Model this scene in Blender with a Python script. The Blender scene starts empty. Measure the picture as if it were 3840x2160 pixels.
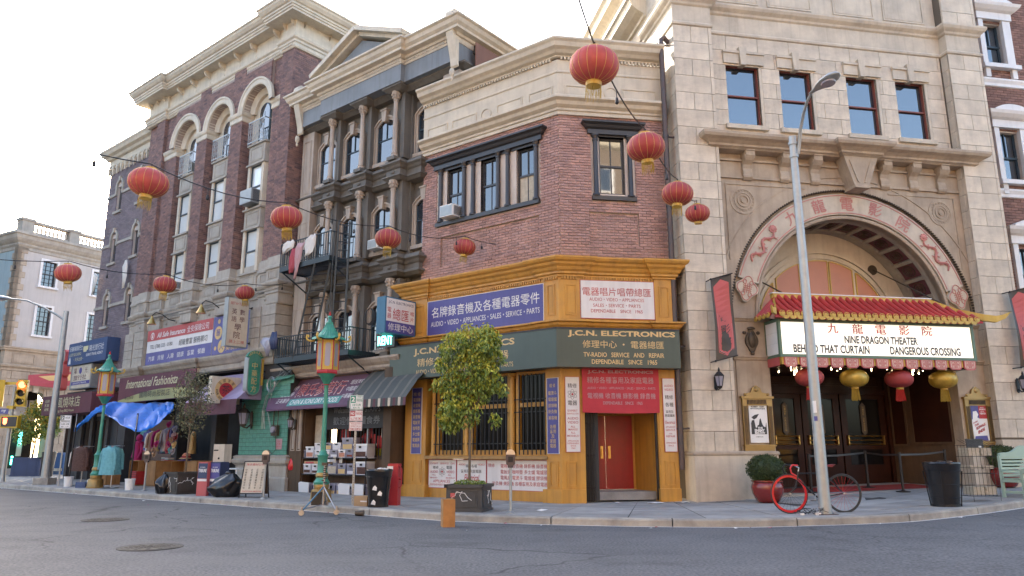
import bpy, math, random
from mathutils import Vector, Matrix
random.seed(7)
R=math.radians
sc=bpy.context.scene
COL=sc.collection
# ---------------------------------------------------------------- camera
CAMZ=1.42
cam=bpy.data.cameras.new('camera'); camo=bpy.data.objects.new('camera',cam); COL.objects.link(camo)
cam.sensor_width=36; cam.lens=2795/3840*36; cam.clip_end=3000; cam.clip_start=.05
_p=R(12.35); _r=R(-.15)
_f=Vector((0,math.cos(_p),math.sin(_p))); _u=Vector((0,-math.sin(_p),math.cos(_p))); _x=Vector((1,0,0))
_rt=_x*math.cos(_r)+_u*math.sin(_r); _up=_u*math.cos(_r)-_x*math.sin(_r)
camo.matrix_world=Matrix(((_rt.x,_up.x,-_f.x,0),(_rt.y,_up.y,-_f.y,0),(_rt.z,_up.z,-_f.z,CAMZ),(0,0,0,1)))
sc.camera=camo
# ---------------------------------------------------------------- sky, sun, exposure
SUN_AZ=R(335.5); SUN_EL=R(24)     # compass angle of the sun from +Y clockwise: low behind the left-hand buildings
w=bpy.data.worlds.new('World'); sc.world=w; w.use_nodes=True
nt=w.node_tree; nt.nodes.clear()
sky=nt.nodes.new('ShaderNodeTexSky'); sky.sky_type='NISHITA'; sky.sun_disc=False
sky.sun_elevation=SUN_EL; sky.sun_rotation=SUN_AZ; sky.dust_density=3.5; sky.air_density=1.0; sky.ozone_density=1.0
bg=nt.nodes.new('ShaderNodeBackground'); bg.inputs[1].default_value=.15
wo=nt.nodes.new('ShaderNodeOutputWorld'); nt.links.new(sky.outputs[0],bg.inputs[0]); nt.links.new(bg.outputs[0],wo.inputs[0])
sd=bpy.data.lights.new('sun','SUN'); sd.energy=4.0; sd.angle=R(.6); sd.color=(1,.93,.82)
so=bpy.data.objects.new('sun',sd); COL.objects.link(so)
sv=Vector((math.sin(SUN_AZ)*math.cos(SUN_EL),math.cos(SUN_AZ)*math.cos(SUN_EL),math.sin(SUN_EL)))
so.rotation_euler=sv.to_track_quat('Z','Y').to_euler(); so.location=(0,-5,40)
sc.view_settings.view_transform='Standard'; sc.view_settings.look='None'; sc.view_settings.gamma=1
sc.view_settings.exposure=2.5
sc.view_settings.use_curve_mapping=False
try:
    sc.cycles.use_denoising=True; sc.cycles.max_bounces=6; sc.cycles.diffuse_bounces=3; sc.cycles.glossy_bounces=3
    sc.cycles.transmission_bounces=4; sc.cycles.transparent_max_bounces=8; sc.cycles.caustics_reflective=False; sc.cycles.caustics_refractive=False
    sc.cycles.sample_clamp_indirect=6
except Exception: pass
# ---------------------------------------------------------------- ground height
def ss(x,a,b):
    t=min(1,max(0,(x-a)/(b-a))); return t*t*(3-2*t)
def rise(x,y): return .02*min(16,max(0,x-4.5))+.045*max(0,min(y,24)-19.2)*ss(x,2.5,4.5)
def gz(x,y): return .15+rise(x,y)
# ---------------------------------------------------------------- materials
MATS={}
def mat(name,col,rough=.7,var=.18,scale=1.2,streak=0.,bump=.15,bs=60,metal=0,island=0,dark=None,ior=1.5,emit=0,trans=0,coat=0,hue=None,grain=0,alpha=1):
    if name in MATS: return MATS[name]
    m=bpy.data.materials.new(name); MATS[name]=m; m.use_nodes=True; n=m.node_tree.nodes; l=m.node_tree.links; b=n['Principled BSDF']
    b.inputs['Roughness'].default_value=rough; b.inputs['Metallic'].default_value=metal; b.inputs['IOR'].default_value=ior
    if coat: b.inputs['Coat Weight'].default_value=coat; b.inputs['Coat Roughness'].default_value=.15
    if trans: b.inputs['Transmission Weight'].default_value=trans
    if alpha<1: b.inputs['Alpha'].default_value=alpha
    c=tuple(col)+(1,)
    m.diffuse_color=c
    if emit: b.inputs['Emission Color'].default_value=c; b.inputs['Emission Strength'].default_value=emit
    tc=n.new('ShaderNodeTexCoord'); src=None
    def mixc(a,bcol,fac,mode='MIX'):
        x=n.new('ShaderNodeMix'); x.data_type='RGBA'; x.blend_type=mode
        if isinstance(a,tuple): x.inputs[6].default_value=a
        else: l.new(a,x.inputs[6])
        if isinstance(bcol,tuple): x.inputs[7].default_value=bcol
        else: l.new(bcol,x.inputs[7])
        if isinstance(fac,float): x.inputs[0].default_value=fac
        else: l.new(fac,x.inputs[0])
        return x.outputs[2]
    cur=c
    if island:
        g=n.new('ShaderNodeNewGeometry'); oi=n.new('ShaderNodeObjectInfo')
        ad=n.new('ShaderNodeMath'); ad.operation='ADD'; l.new(g.outputs['Random Per Island'],ad.inputs[0]); l.new(oi.outputs['Random'],ad.inputs[1])
        fr=n.new('ShaderNodeMath'); fr.operation='FRACT'; l.new(ad.outputs[0],fr.inputs[0])
        cr=n.new('ShaderNodeValToRGB'); l.new(fr.outputs[0],cr.inputs[0])
        e=cr.color_ramp.elements
        cols=hue or [tuple(k*(1-island) for k in col),tuple(col),tuple(min(1,k*(1+island)) for k in col)]
        e[0].position=0; e[0].color=tuple(cols[0])+(1,); e[1].position=1; e[1].color=tuple(cols[-1])+(1,)
        for i,cc in enumerate(cols[1:-1]):
            q=e.new((i+1)/(len(cols)-1)); q.color=tuple(cc)+(1,)
        cur=cr.outputs[0]
    if var:
        no=n.new('ShaderNodeTexNoise'); no.inputs['Scale'].default_value=scale; no.inputs['Detail'].default_value=6; no.inputs['Roughness'].default_value=.65
        l.new(tc.outputs['Object'],no.inputs['Vector'])
        mr=n.new('ShaderNodeMapRange'); mr.inputs[1].default_value=.35; mr.inputs[2].default_value=.7; l.new(no.outputs[0],mr.inputs[0])
        ml=n.new('ShaderNodeMath'); ml.operation='MULTIPLY'; l.new(mr.outputs[0],ml.inputs[0]); ml.inputs[1].default_value=1.0
        dk=tuple(k*(1-var) for k in (dark or col))+(1,) if dark is None else tuple(dark)+(1,)
        if dark is None:
            cur=mixc(cur,(1-var,1-var,1-var*.95,1),ml.outputs[0],'MULTIPLY')
        else: 
            ml.inputs[1].default_value=var; cur=mixc(cur,dk,ml.outputs[0])
    if streak:
        mp=n.new('ShaderNodeMapping'); mp.inputs['Scale'].default_value=(5,5,.35); l.new(tc.outputs['Object'],mp.inputs[0])
        n2=n.new('ShaderNodeTexNoise'); n2.inputs['Scale'].default_value=1.6; n2.inputs['Detail'].default_value=5; l.new(mp.outputs[0],n2.inputs['Vector'])
        m2=n.new('ShaderNodeMapRange'); m2.inputs[1].default_value=.48; m2.inputs[2].default_value=.72; m2.inputs[4].default_value=streak; l.new(n2.outputs[0],m2.inputs[0])
        cur=mixc(cur,(.28,.24,.2,1),m2.outputs[0],'MULTIPLY')
    if grain:
        n4=n.new('ShaderNodeTexNoise'); n4.inputs['Scale'].default_value=bs*1.7; n4.inputs['Detail'].default_value=2; l.new(tc.outputs['Object'],n4.inputs['Vector'])
        m4=n.new('ShaderNodeMapRange'); m4.inputs[1].default_value=.3; m4.inputs[2].default_value=.7; m4.inputs[3].default_value=1-grain; m4.inputs[4].default_value=1+grain; l.new(n4.outputs[0],m4.inputs[0])
        vm=n.new('ShaderNodeVectorMath'); vm.operation='SCALE'
        if isinstance(cur,tuple): vm.inputs[0].default_value=cur[:3]
        else: l.new(cur,vm.inputs[0])
        l.new(m4.outputs[0],vm.inputs['Scale']); cur=vm.outputs[0]
    if isinstance(cur,tuple): b.inputs['Base Color'].default_value=cur
    else: l.new(cur,b.inputs['Base Color'])
    if bump:
        n3=n.new('ShaderNodeTexNoise'); n3.inputs['Scale'].default_value=bs; n3.inputs['Detail'].default_value=3; l.new(tc.outputs['Object'],n3.inputs['Vector'])
        bp=n.new('ShaderNodeBump'); bp.inputs['Strength'].default_value=bump; bp.inputs['Distance'].default_value=.01
        l.new(n3.outputs[0],bp.inputs['Height']); l.new(bp.outputs[0],b.inputs['Normal'])
    return m
M={}
def dm(k,*a,**q): M[k]=mat(k,*a,**q)
dm('asphalt',(.145,.143,.143),rough=.85,var=.3,scale=.5,bump=.9,bs=15,grain=.4)
dm('olive',(.36,.37,.16),rough=.5,var=.2)
dm('awning_dark',(.06,.065,.06),rough=.6,var=.2)
dm('lilac_canvas',(.36,.29,.42),rough=.6,var=.25,scale=3)
dm('opp_stone',(.17,.13,.095),rough=.85,var=.3,scale=.3,bump=0)
dm('opp_brick',(.13,.065,.045),rough=.85,var=.3,scale=.3,bump=0)
dm('peach',(.62,.42,.33),rough=.5,var=.1)
dm('window_red',(.22,.06,.04),rough=.5,var=.2)
dm('stone_joint',(.15,.12,.09),rough=.95,var=.2)
dm('concrete',(.36,.345,.32),rough=.85,var=.4,scale=1.3,bump=.25,bs=50,island=.14,grain=.08)
dm('curb_stone',(.42,.39,.33),rough=.85,var=.5,scale=1.7,bump=.3,bs=40,island=.08)
dm('joint_dark',(.05,.048,.045),rough=.9)
dm('limestone',(.66,.575,.455),rough=.8,var=.32,scale=1.5,streak=.12,bump=.25,bs=45,island=.09,grain=.05)
dm('limestone_plain',(.60,.525,.415),rough=.8,var=.3,scale=1.3,streak=.18,bump=.2,bs=45)
dm('limestone_warm',(.46,.375,.28),rough=.8,var=.3,scale=1.5,streak=.22,bump=.2,bs=45)
dm('stone_grey',(.42,.385,.325),rough=.8,var=.3,scale=1.4,streak=.2,bump=.2,bs=45,island=.05)
dm('cream_trim',(.62,.55,.43),rough=.65,var=.22,scale=1.9,streak=.16,bump=.12,bs=50)
dm('tan_trim',(.43,.36,.29),rough=.6,var=.2,scale=1.6,streak=.35,bump=.1)
dm('grey_stucco',(.15,.14,.122),rough=.7,var=.25,scale=1.1,streak=.3,bump=.12)
dm('grey_fascia',(.20,.22,.235),rough=.6,var=.2,scale=1,streak=.25,bump=.08)
dm('brick',(.30,.125,.095),rough=.85,var=.35,scale=2.2,bump=.5,bs=45,island=.3,hue=[(.17,.075,.06),(.27,.105,.08),(.33,.135,.1),(.36,.16,.125),(.24,.10,.085),(.42,.20,.16)],grain=.12)
dm('brick_pale',(.32,.17,.15),rough=.85,var=.35,scale=2.2,bump=.5,bs=45,island=.3,hue=[(.34,.21,.185),(.46,.27,.225),(.54,.32,.265),(.43,.27,.24),(.50,.31,.27)],grain=.12)
dm('brick_dark',(.13,.06,.055),rough=.85,var=.3,scale=2,bump=.5,bs=45,island=.3,hue=[(.145,.10,.10),(.24,.145,.125),(.30,.175,.145),(.20,.13,.125),(.35,.2,.16)],grain=.1)
dm('brick_lilac',(.21,.17,.18),rough=.85,var=.25,scale=1.3,bump=.4,bs=45,island=.15,grain=.08)
dm('brick_tan',(.24,.13,.10),rough=.85,var=.25,scale=1.3,bump=.4,bs=45,island=.25)
dm('mortar',(.62,.54,.47),rough=.9,var=.2)
dm('mortar_dark',(.36,.29,.25),rough=.9,var=.2)
dm('ochre',(.57,.29,.045),rough=.5,var=.5,scale=2.6,dark=(.36,.19,.06),streak=.3,bump=.15,bs=30)
dm('ochre_wear',(.40,.23,.07),rough=.6,var=.5,scale=3,dark=(.2,.13,.07),streak=.3)
dm('black_trim',(.035,.033,.035),rough=.4,var=.2,streak=.1,coat=.1)
dm('black_metal',(.018,.018,.02),rough=.45,var=.2,metal=.3)
dm('iron_blue',(.02,.035,.045),rough=.5,var=.2)
dm('blue_metal',(.03,.055,.075),rough=.5,var=.3,streak=.1)
dm('glass',(.012,.02,.03),rough=.03,var=0,bump=.06,bs=2.2,ior=2.35)
dm('glass_dark',(.008,.008,.01),rough=.06,var=0,bump=0,ior=1.38)
dm('pale_pane',(.62,.66,.66),rough=.15,var=.12,bump=0,coat=.6,ior=1.7)  # opaque pale pane with gloss
dm('curtain',(.55,.48,.36),rough=.8,var=.3,scale=8)
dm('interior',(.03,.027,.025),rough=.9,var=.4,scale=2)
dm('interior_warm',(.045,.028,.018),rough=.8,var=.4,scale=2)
dm('purple',(.075,.07,.27),rough=.45,var=.15,scale=1.2,streak=.12,bump=.03)
dm('purple_pale',(.13,.13,.33),rough=.5,var=.2,streak=.2,bump=.03)
dm('white',(.74,.72,.70),rough=.5,var=.12,streak=.12,bump=.04)
dm('white_clean',(.78,.78,.76),rough=.45,var=.06,bump=.02)
dm('sign_green',(.05,.075,.06),rough=.42,var=.2,streak=.12,bump=.03,coat=.1)
dm('gold_paint',(.66,.46,.2),rough=.45,var=.15,bump=.02)
dm('pale_gold',(.62,.58,.35),rough=.5,var=.15,bump=.02)
dm('red_paint',(.45,.03,.035),rough=.5,var=.15,bump=.03)
dm('red_letter',(.50,.10,.10),rough=.5,var=.2,bump=.02)
dm('red_cloth',(.50,.035,.05),rough=.7,var=.2,scale=1.5,bump=.05)
dm('red_door',(.36,.008,.012),rough=.45,var=.5,scale=1.8,dark=(.16,.008,.01),streak=.2,coat=.1)
dm('black_letter',(.03,.03,.032),rough=.5,var=.1,bump=0)
dm('navy',(.035,.05,.12),rough=.5,var=.2,streak=.15)
dm('blue_sign',(.05,.09,.20),rough=.5,var=.2,streak=.15)
dm('blue_box',(.04,.15,.25),rough=.5,var=.2,streak=.15)
dm('maroon',(.14,.055,.07),rough=.6,var=.2,streak=.15)
dm('plum',(.155,.085,.135),rough=.65,var=.2,scale=1.1,streak=.2)
dm('teal',(.10,.36,.32),rough=.5,var=.2)
dm('green_wall',(.10,.33,.24),rough=.45,var=.3,scale=1.2,streak=.25,island=.05)
dm('grey_shop',(.06,.062,.065),rough=.6,var=.3,streak=.2)
dm('wood_brown',(.11,.07,.042),rough=.5,var=.3,streak=.3)
dm('mahogany',(.035,.011,.007),rough=.4,var=.4,streak=.1,coat=.08)
dm('brass',(.55,.36,.12),rough=.3,metal=.9,var=.2)
dm('gold_frame',(.36,.24,.085),rough=.4,metal=.4,var=.25)
dm('bronze',(.09,.07,.05),rough=.5,metal=.4,var=.3)
dm('pink_paint',(.50,.20,.17),rough=.55,var=.15)
dm('tile_red',(.50,.05,.045),rough=.4,var=.35,scale=3,coat=.2,bump=.1)
dm('yellow_paint',(.58,.38,.07),rough=.5,var=.2,scale=3)
dm('marquee_green',(.10,.17,.11),rough=.45,var=.2)
dm('lit_panel',(1,.92,.76),rough=.5,var=0,bump=0,emit=.16)
dm('bulb_glow',(1,.75,.42),rough=.5,var=0,bump=0,emit=7)
dm('salmon',(.55,.24,.15),rough=.5,var=.15)
dm('lantern_red',(.38,.045,.04),rough=.6,var=.2,scale=6,bump=.05,island=.2,hue=[(.30,.04,.045),(.40,.055,.05),(.46,.08,.075)])
dm('lantern_gold',(.50,.33,.05),rough=.35,var=.25,scale=9,bump=.2,metal=.2)
dm('tassel_gold',(.45,.30,.03),rough=.6,var=.3,scale=20)
dm('tassel_red',(.55,.03,.02),rough=.6,var=.3,scale=20)
dm('gold_line',(.62,.42,.12),rough=.4,var=0,metal=.3)
dm('galvanised',(.36,.38,.38),rough=.42,metal=.5,var=.35,scale=6,dark=(.2,.22,.23),bump=.1,bs=20)
dm('steel',(.45,.45,.46),rough=.3,metal=.9,var=.2)
dm('pipe',(.06,.055,.06),rough=.5,var=.4,scale=3,dark=(.16,.07,.04))
dm('copper_green',(.05,.30,.20),rough=.45,var=.35,scale=5,coat=.2)
dm('lamp_panel',(.30,.29,.35),rough=.3,var=.1,coat=.4)
dm('plastic_black',(.012,.012,.014),rough=.28,var=.3,scale=7,bump=.5,bs=9,coat=.3)
dm('terracotta_red',(.22,.02,.018),rough=.22,var=.25,coat=.5)
dm('soil',(.04,.03,.02),rough=.95)
dm('bark',(.17,.13,.085),rough=.9,var=.4,scale=8,bump=.5,bs=30)
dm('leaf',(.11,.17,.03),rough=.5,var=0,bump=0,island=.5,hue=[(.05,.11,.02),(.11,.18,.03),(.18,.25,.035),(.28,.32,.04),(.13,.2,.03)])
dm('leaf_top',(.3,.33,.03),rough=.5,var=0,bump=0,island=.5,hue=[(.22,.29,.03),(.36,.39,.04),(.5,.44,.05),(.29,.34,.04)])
dm('leaf_box',(.03,.055,.012),rough=.6,var=0,bump=0,island=.5,hue=[(.015,.03,.008),(.035,.06,.012),(.06,.09,.02)])
dm('leaf_olive',(.12,.13,.06),rough=.6,var=0,bump=0,island=.4,hue=[(.06,.08,.03),(.13,.14,.07),(.2,.19,.11)])
dm('leaf_yellow',(.35,.25,.03),rough=.6,var=0,bump=0,island=.4,hue=[(.2,.2,.03),(.4,.28,.03),(.5,.33,.04)])
dm('planter',(.055,.057,.06),rough=.55,var=.25,scale=3,streak=.1)
dm('planter_brown',(.06,.052,.045),rough=.6,var=.3,scale=3)
dm('ply',(.42,.23,.09),rough=.6,var=.35,scale=3,streak=.3,bump=.1)
dm('apple_box',(.45,.20,.055),rough=.5,var=.3,scale=4,streak=.2)
dm('cardboard',(.42,.28,.15),rough=.8,var=.15)
dm('bin_plastic',(.70,.70,.74),rough=.25,var=.15,coat=.3)
dm('bin_plastic_dark',(.28,.28,.36),rough=.25,var=.3,scale=5,coat=.3)
dm('mustard',(.30,.27,.02),rough=.5,var=.15)
dm('tarp_blue',(.015,.20,.72),rough=.62,var=.25,scale=4,bump=.3,bs=14,coat=.2)
dm('bench_green',(.36,.48,.38),rough=.5,var=.1)
dm('rubber',(.025,.025,.025),rough=.6,var=.1)
dm('bike_red',(.65,.01,.02),rough=.3,var=.05,coat=.4)
dm('news',(.55,.48,.36),rough=.8,var=.3,scale=20)
dm('traffic_yellow',(.65,.42,.03),rough=.4,var=.1,coat=.2)
dm('red_lamp',(1,.05,.02),emit=5,var=0,bump=0)
dm('red_glow',(1,.12,.04),emit=2.5,var=0,bump=0)
dm('neon_teal',(.1,1,.75),emit=3,var=0,bump=0)
dm('neon_yellow',(1,.75,.1),emit=3,var=0,bump=0)
dm('mailbox_blue',(.03,.10,.25),rough=.4,var=.15)
dm('teal_cloth',(.16,.42,.45),rough=.8,var=.3,scale=9)
dm('brown_fur',(.12,.06,.045),rough=.95,var=.5,scale=20,bump=.8,bs=40)
dm('tan_cloth',(.42,.27,.18),rough=.85,var=.25,scale=9)
dm('magenta',(.38,.02,.14),rough=.8,var=.2)
dm('white_cloth',(.68,.64,.58),rough=.85,var=.15,scale=5)
dm('pink_cloth',(.5,.32,.33),rough=.85,var=.15,scale=5)
dm('rose_cloth',(.42,.08,.1),rough=.85,var=.15,scale=5)
dm('iron_cover',(.035,.034,.034),rough=.7,metal=0,var=.3,scale=8,bump=.6,bs=25)
dm('carpet',(.28,.025,.02),rough=.95,var=.2)
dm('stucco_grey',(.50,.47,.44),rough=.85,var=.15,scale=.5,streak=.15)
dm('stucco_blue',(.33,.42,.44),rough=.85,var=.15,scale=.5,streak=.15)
def asphalt():
    m=M['asphalt']; n=m.node_tree.nodes; l=m.node_tree.links; b=n['Principled BSDF']; src=b.inputs['Base Color'].links[0].from_socket
    tc=n.new('ShaderNodeTexCoord')
    def mul(cur,val,fac,a,bb):
        mr=n.new('ShaderNodeMapRange'); mr.inputs[1].default_value=a; mr.inputs[2].default_value=bb; mr.inputs[3].default_value=0; mr.inputs[4].default_value=fac; l.new(val,mr.inputs[0])
        x=n.new('ShaderNodeMix'); x.data_type='RGBA'; x.blend_type='MIX'; l.new(mr.outputs[0],x.inputs[0]); l.new(cur,x.inputs[6]); return x
    # cracks: warped cell borders kept only where a slow noise allows them
    nz=n.new('ShaderNodeTexNoise'); nz.inputs['Scale'].default_value=1.1; nz.inputs['Detail'].default_value=4; l.new(tc.outputs['Object'],nz.inputs['Vector'])
    va=n.new('ShaderNodeVectorMath'); va.operation='MULTIPLY_ADD'; l.new(nz.outputs['Color'],va.inputs[0]); va.inputs[1].default_value=(1.2,1.2,0); l.new(tc.outputs['Object'],va.inputs[2])
    vo=n.new('ShaderNodeTexVoronoi'); vo.feature='DISTANCE_TO_EDGE'; vo.inputs['Scale'].default_value=.32; l.new(va.outputs[0],vo.inputs['Vector'])
    n2=n.new('ShaderNodeTexNoise'); n2.inputs['Scale'].default_value=.16; l.new(tc.outputs['Object'],n2.inputs['Vector'])
    inv=n.new('ShaderNodeMapRange'); inv.inputs[1].default_value=.0; inv.inputs[2].default_value=.012; inv.inputs[3].default_value=1; inv.inputs[4].default_value=0; l.new(vo.outputs['Distance'],inv.inputs[0])
    gate=n.new('ShaderNodeMapRange'); gate.inputs[1].default_value=.46; gate.inputs[2].default_value=.56; l.new(n2.outputs[0],gate.inputs[0])
    mm=n.new('ShaderNodeMath'); mm.operation='MULTIPLY'; l.new(inv.outputs[0],mm.inputs[0]); l.new(gate.outputs[0],mm.inputs[1])
    x=mul(src,mm.outputs[0],.75,0,1); x.inputs[7].default_value=(.02,.02,.02,1); cur=x.outputs[2]
    # oil and tyre stains
    n3=n.new('ShaderNodeTexNoise'); n3.inputs['Scale'].default_value=.55; n3.inputs['Detail'].default_value=7; n3.inputs['Roughness'].default_value=.7; l.new(tc.outputs['Object'],n3.inputs['Vector'])
    x=mul(cur,n3.outputs[0],.6,.55,.72); x.inputs[7].default_value=(.05,.048,.045,1); cur=x.outputs[2]
    mp=n.new('ShaderNodeMapping'); mp.inputs['Rotation'].default_value=(0,0,R(14)); mp.inputs['Scale'].default_value=(.12,1.3,1); l.new(tc.outputs['Object'],mp.inputs[0])
    n5=n.new('ShaderNodeTexNoise'); n5.inputs['Scale'].default_value=1; n5.inputs['Detail'].default_value=5; l.new(mp.outputs[0],n5.inputs['Vector'])
    x=mul(cur,n5.outputs[0],.55,.52,.7); x.inputs[7].default_value=(.15,.147,.14,1); cur=x.outputs[2]
    l.new(cur,b.inputs['Base Color'])
asphalt()
for k_,v_ in (('mahogany',.12),('glass_dark',.25),('wood_brown',.25),('interior',.05),('interior_warm',.05),('asphalt',.3),('grey_shop',.25),('maroon',.3),('plum',.3)): M[k_].node_tree.nodes['Principled BSDF'].inputs['Specular IOR Level'].default_value=v_
# ---------------------------------------------------------------- frames and mesh builder
def FR(x,y,deg): return Matrix.Translation((x,y,0))@Matrix.Rotation(R(deg),4,'Z')
FL=FR(-8.9308,26.5677,-39); FJ1=FR(1.2363,19.2057,-37); FJ2=FR(1.2363,19.2057,8.7); FT=FR(4.5041,19.3731,10.7)
ID=Matrix.Identity(4)
class MB:
    def __init__(s): s.v=[];s.f=[];s.m=[]
    def add(s,vs,fs,m=0):
        o=len(s.v); s.v+=vs; s.f+=[tuple(i+o for i in f) for f in fs]; s.m+=[m]*len(fs); return s
    def box(s,x0,x1,y0,y1,z0,z1,m=0):
        if x0>x1:x0,x1=x1,x0
        if y0>y1:y0,y1=y1,y0
        if z0>z1:z0,z1=z1,z0
        return s.add([(x0,y0,z0),(x1,y0,z0),(x1,y1,z0),(x0,y1,z0),(x0,y0,z1),(x1,y0,z1),(x1,y1,z1),(x0,y1,z1)],
          [(0,3,2,1),(4,5,6,7),(0,1,5,4),(1,2,6,5),(2,3,7,6),(3,0,4,7)],m)
    def prism(s,pts,y0,y1,m=0):            # polygon in xz, extruded along y
        n=len(pts); a=sum(pts[i][0]*pts[(i+1)%n][1]-pts[(i+1)%n][0]*pts[i][1] for i in range(n))
        if a<0: pts=pts[::-1]
        vs=[(p[0],y0,p[1]) for p in pts]+[(p[0],y1,p[1]) for p in pts]
        return s.add(vs,[tuple(range(n)),tuple(range(2*n-1,n-1,-1))]+[(i,i+n,(i+1)%n+n,(i+1)%n) for i in range(n)],m)
    def prism_xy(s,pts,z0,z1,m=0):
        n=len(pts); a=sum(pts[i][0]*pts[(i+1)%n][1]-pts[(i+1)%n][0]*pts[i][1] for i in range(n))
        if a<0: pts=pts[::-1]
        vs=[(p[0],p[1],z0) for p in pts]+[(p[0],p[1],z1) for p in pts]
        return s.add(vs,[tuple(range(n-1,-1,-1)),tuple(range(n,2*n))]+[(i,(i+1)%n,(i+1)%n+n,i+n) for i in range(n)],m)
    def sweep(s,path,prof,m=0,closed=False,caps=True):   # plan path walked left to right, prof (out,z); out is towards the viewer
        P=[Vector(p) for p in path]; n=len(P); rows=[]
        for i in range(n):
            d0=(P[i]-P[i-1]).normalized() if (i>0 or closed) else None
            d1=(P[(i+1)%n]-P[i]).normalized() if (i<n-1 or closed) else None
            if d0 is None: d0=d1
            if d1 is None: d1=d0
            n0=Vector((d0.y,-d0.x)); n1=Vector((d1.y,-d1.x)); b=(n0+n1)
            if b.length<1e-6: b=n0.copy()
            b.normalize(); k=1/max(.3,b.dot(n0))
            rows.append([(P[i].x+b.x*k*o,P[i].y+b.y*k*o,z) for o,z in prof])
        k=len(prof); vs=[v for r in rows for v in r]; fs=[]
        for i in range(n if closed else n-1):
            j=(i+1)%n
            for q in range(k-1): fs.append((i*k+q,j*k+q,j*k+q+1,i*k+q+1))
        if caps and not closed: fs+= [tuple(range(k-1,-1,-1)),tuple((n-1)*k+q for q in range(k))]
        return s.add(vs,fs,m)
    def lathe(s,c,prof,n=16,m=0,ax='z',cap=True,a0=0):
        vs=[];fs=[]
        for r,z in prof:
            for i in range(n):
                a=2*math.pi*i/n+a0; p=(r*math.cos(a),r*math.sin(a),z)
                if ax=='y': p=(p[0],p[2],p[1])
                if ax=='x': p=(p[2],p[0],p[1])
                vs.append((c[0]+p[0],c[1]+p[1],c[2]+p[2]))
        k=len(prof)
        for j in range(k-1):
            for i in range(n):
                q=(j*n+i,j*n+(i+1)%n,(j+1)*n+(i+1)%n,(j+1)*n+i); fs.append(q)
        if cap: fs+=[tuple(range(n-1,-1,-1)),tuple((k-1)*n+i for i in range(n))]
        return s.add(vs,fs,m)
    def tube(s,pts,r,n=6,m=0,cap=True):
        P=[Vector(p) for p in pts]; vs=[];fs=[]; k=len(P); last=None
        for i in range(k):
            t=((P[min(i+1,k-1)]-P[max(i-1,0)])).normalized()
            if last is None:
                a=Vector((0,0,1)) if abs(t.z)<.9 else Vector((1,0,0)); u=t.cross(a).normalized()
            else: u=(last-t*last.dot(t)).normalized()
            last=u; b=t.cross(u); rr=r[i] if isinstance(r,(list,tuple)) else r
            for q in range(n):
                an=2*math.pi*q/n; v=P[i]+u*math.cos(an)*rr+b*math.sin(an)*rr; vs.append(tuple(v))
        for i in range(k-1):
            for q in range(n): fs.append((i*n+q,i*n+(q+1)%n,(i+1)*n+(q+1)%n,(i+1)*n+q))
        if cap: fs+=[tuple(range(n-1,-1,-1)),tuple((k-1)*n+q for q in range(n))]
        return s.add(vs,fs,m)
    def ball(s,c,rx,ry=None,rz=None,n=12,k=8,m=0):
        ry=ry or rx; rz=rz or rx; vs=[];fs=[]
        for j in range(k+1):
            a=-math.pi/2+math.pi*j/k
            for i in range(n):
                b=2*math.pi*i/n; vs.append((c[0]+rx*math.cos(a)*math.cos(b),c[1]+ry*math.cos(a)*math.sin(b),c[2]+rz*math.sin(a)))
        for j in range(k):
            for i in range(n): fs.append((j*n+i,j*n+(i+1)%n,(j+1)*n+(i+1)%n,(j+1)*n+i))
        return s.add(vs,fs,m)
    def arc_ring(s,cx,cz,r0,r1,y0,y1,a0=0,a1=180,n=32,m=0,caps=True):   # flat ring slab in xz
        vs=[];fs=[]
        for i in range(n+1):
            a=R(a0+(a1-a0)*i/n); c,q=math.cos(a),math.sin(a)
            vs+=[(cx+r0*c,y0,cz+r0*q),(cx+r1*c,y0,cz+r1*q),(cx+r1*c,y1,cz+r1*q),(cx+r0*c,y1,cz+r0*q)]
        for i in range(n):
            o=i*4;p=o+4
            for e in range(4):
                f=(e+1)%4; fs.append((o+e,o+f,p+f,p+e))
        if caps: fs+=[(0,3,2,1),(n*4,n*4+1,n*4+2,n*4+3)]
        return s.add(vs,fs,m)
    def arc_sweep(s,cx,cz,prof,a0=0,a1=180,n=40,m=0):   # prof (r,y)
        vs=[];fs=[];k=len(prof)
        for i in range(n+1):
            a=R(a0+(a1-a0)*i/n)
            vs+=[(cx+r*math.cos(a),y,cz+r*math.sin(a)) for r,y in prof]
        for i in range(n):
            for q in range(k-1): fs.append((i*k+q,i*k+q+1,(i+1)*k+q+1,(i+1)*k+q))
        return s.add(vs,fs,m)
    def skin(s,x0,x1,z0,z1,y0,y1,holes,m=0):   # wall with rectangular openings
        xs=sorted(set([x0,x1]+[min(max(v,x0),x1) for h in holes for v in h[:2]]))
        for a,b in zip(xs,xs[1:]):
            if b-a<1e-6: continue
            c=(a+b)/2; hs=sorted([(h[2],h[3]) for h in holes if h[0]<c<h[1]]); z=z0
            for h0,h1 in hs:
                if h0>z: s.box(a,b,y0,y1,z,min(h0,z1),m)
                z=max(z,h1)
            if z<z1: s.box(a,b,y0,y1,z,z1,m)
        return s
    def mesh(s,name,mats,smooth=False):
        me=bpy.data.meshes.new(name); me.from_pydata([tuple(v) for v in s.v],[],s.f)
        for mm in (mats if isinstance(mats,(list,tuple)) else [mats]): me.materials.append(M[mm] if isinstance(mm,str) else mm)
        if any(s.m): me.polygons.foreach_set('material_index',s.m)
        if smooth: me.polygons.foreach_set('use_smooth',[True]*len(me.polygons))
        me.update(); return me
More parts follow.
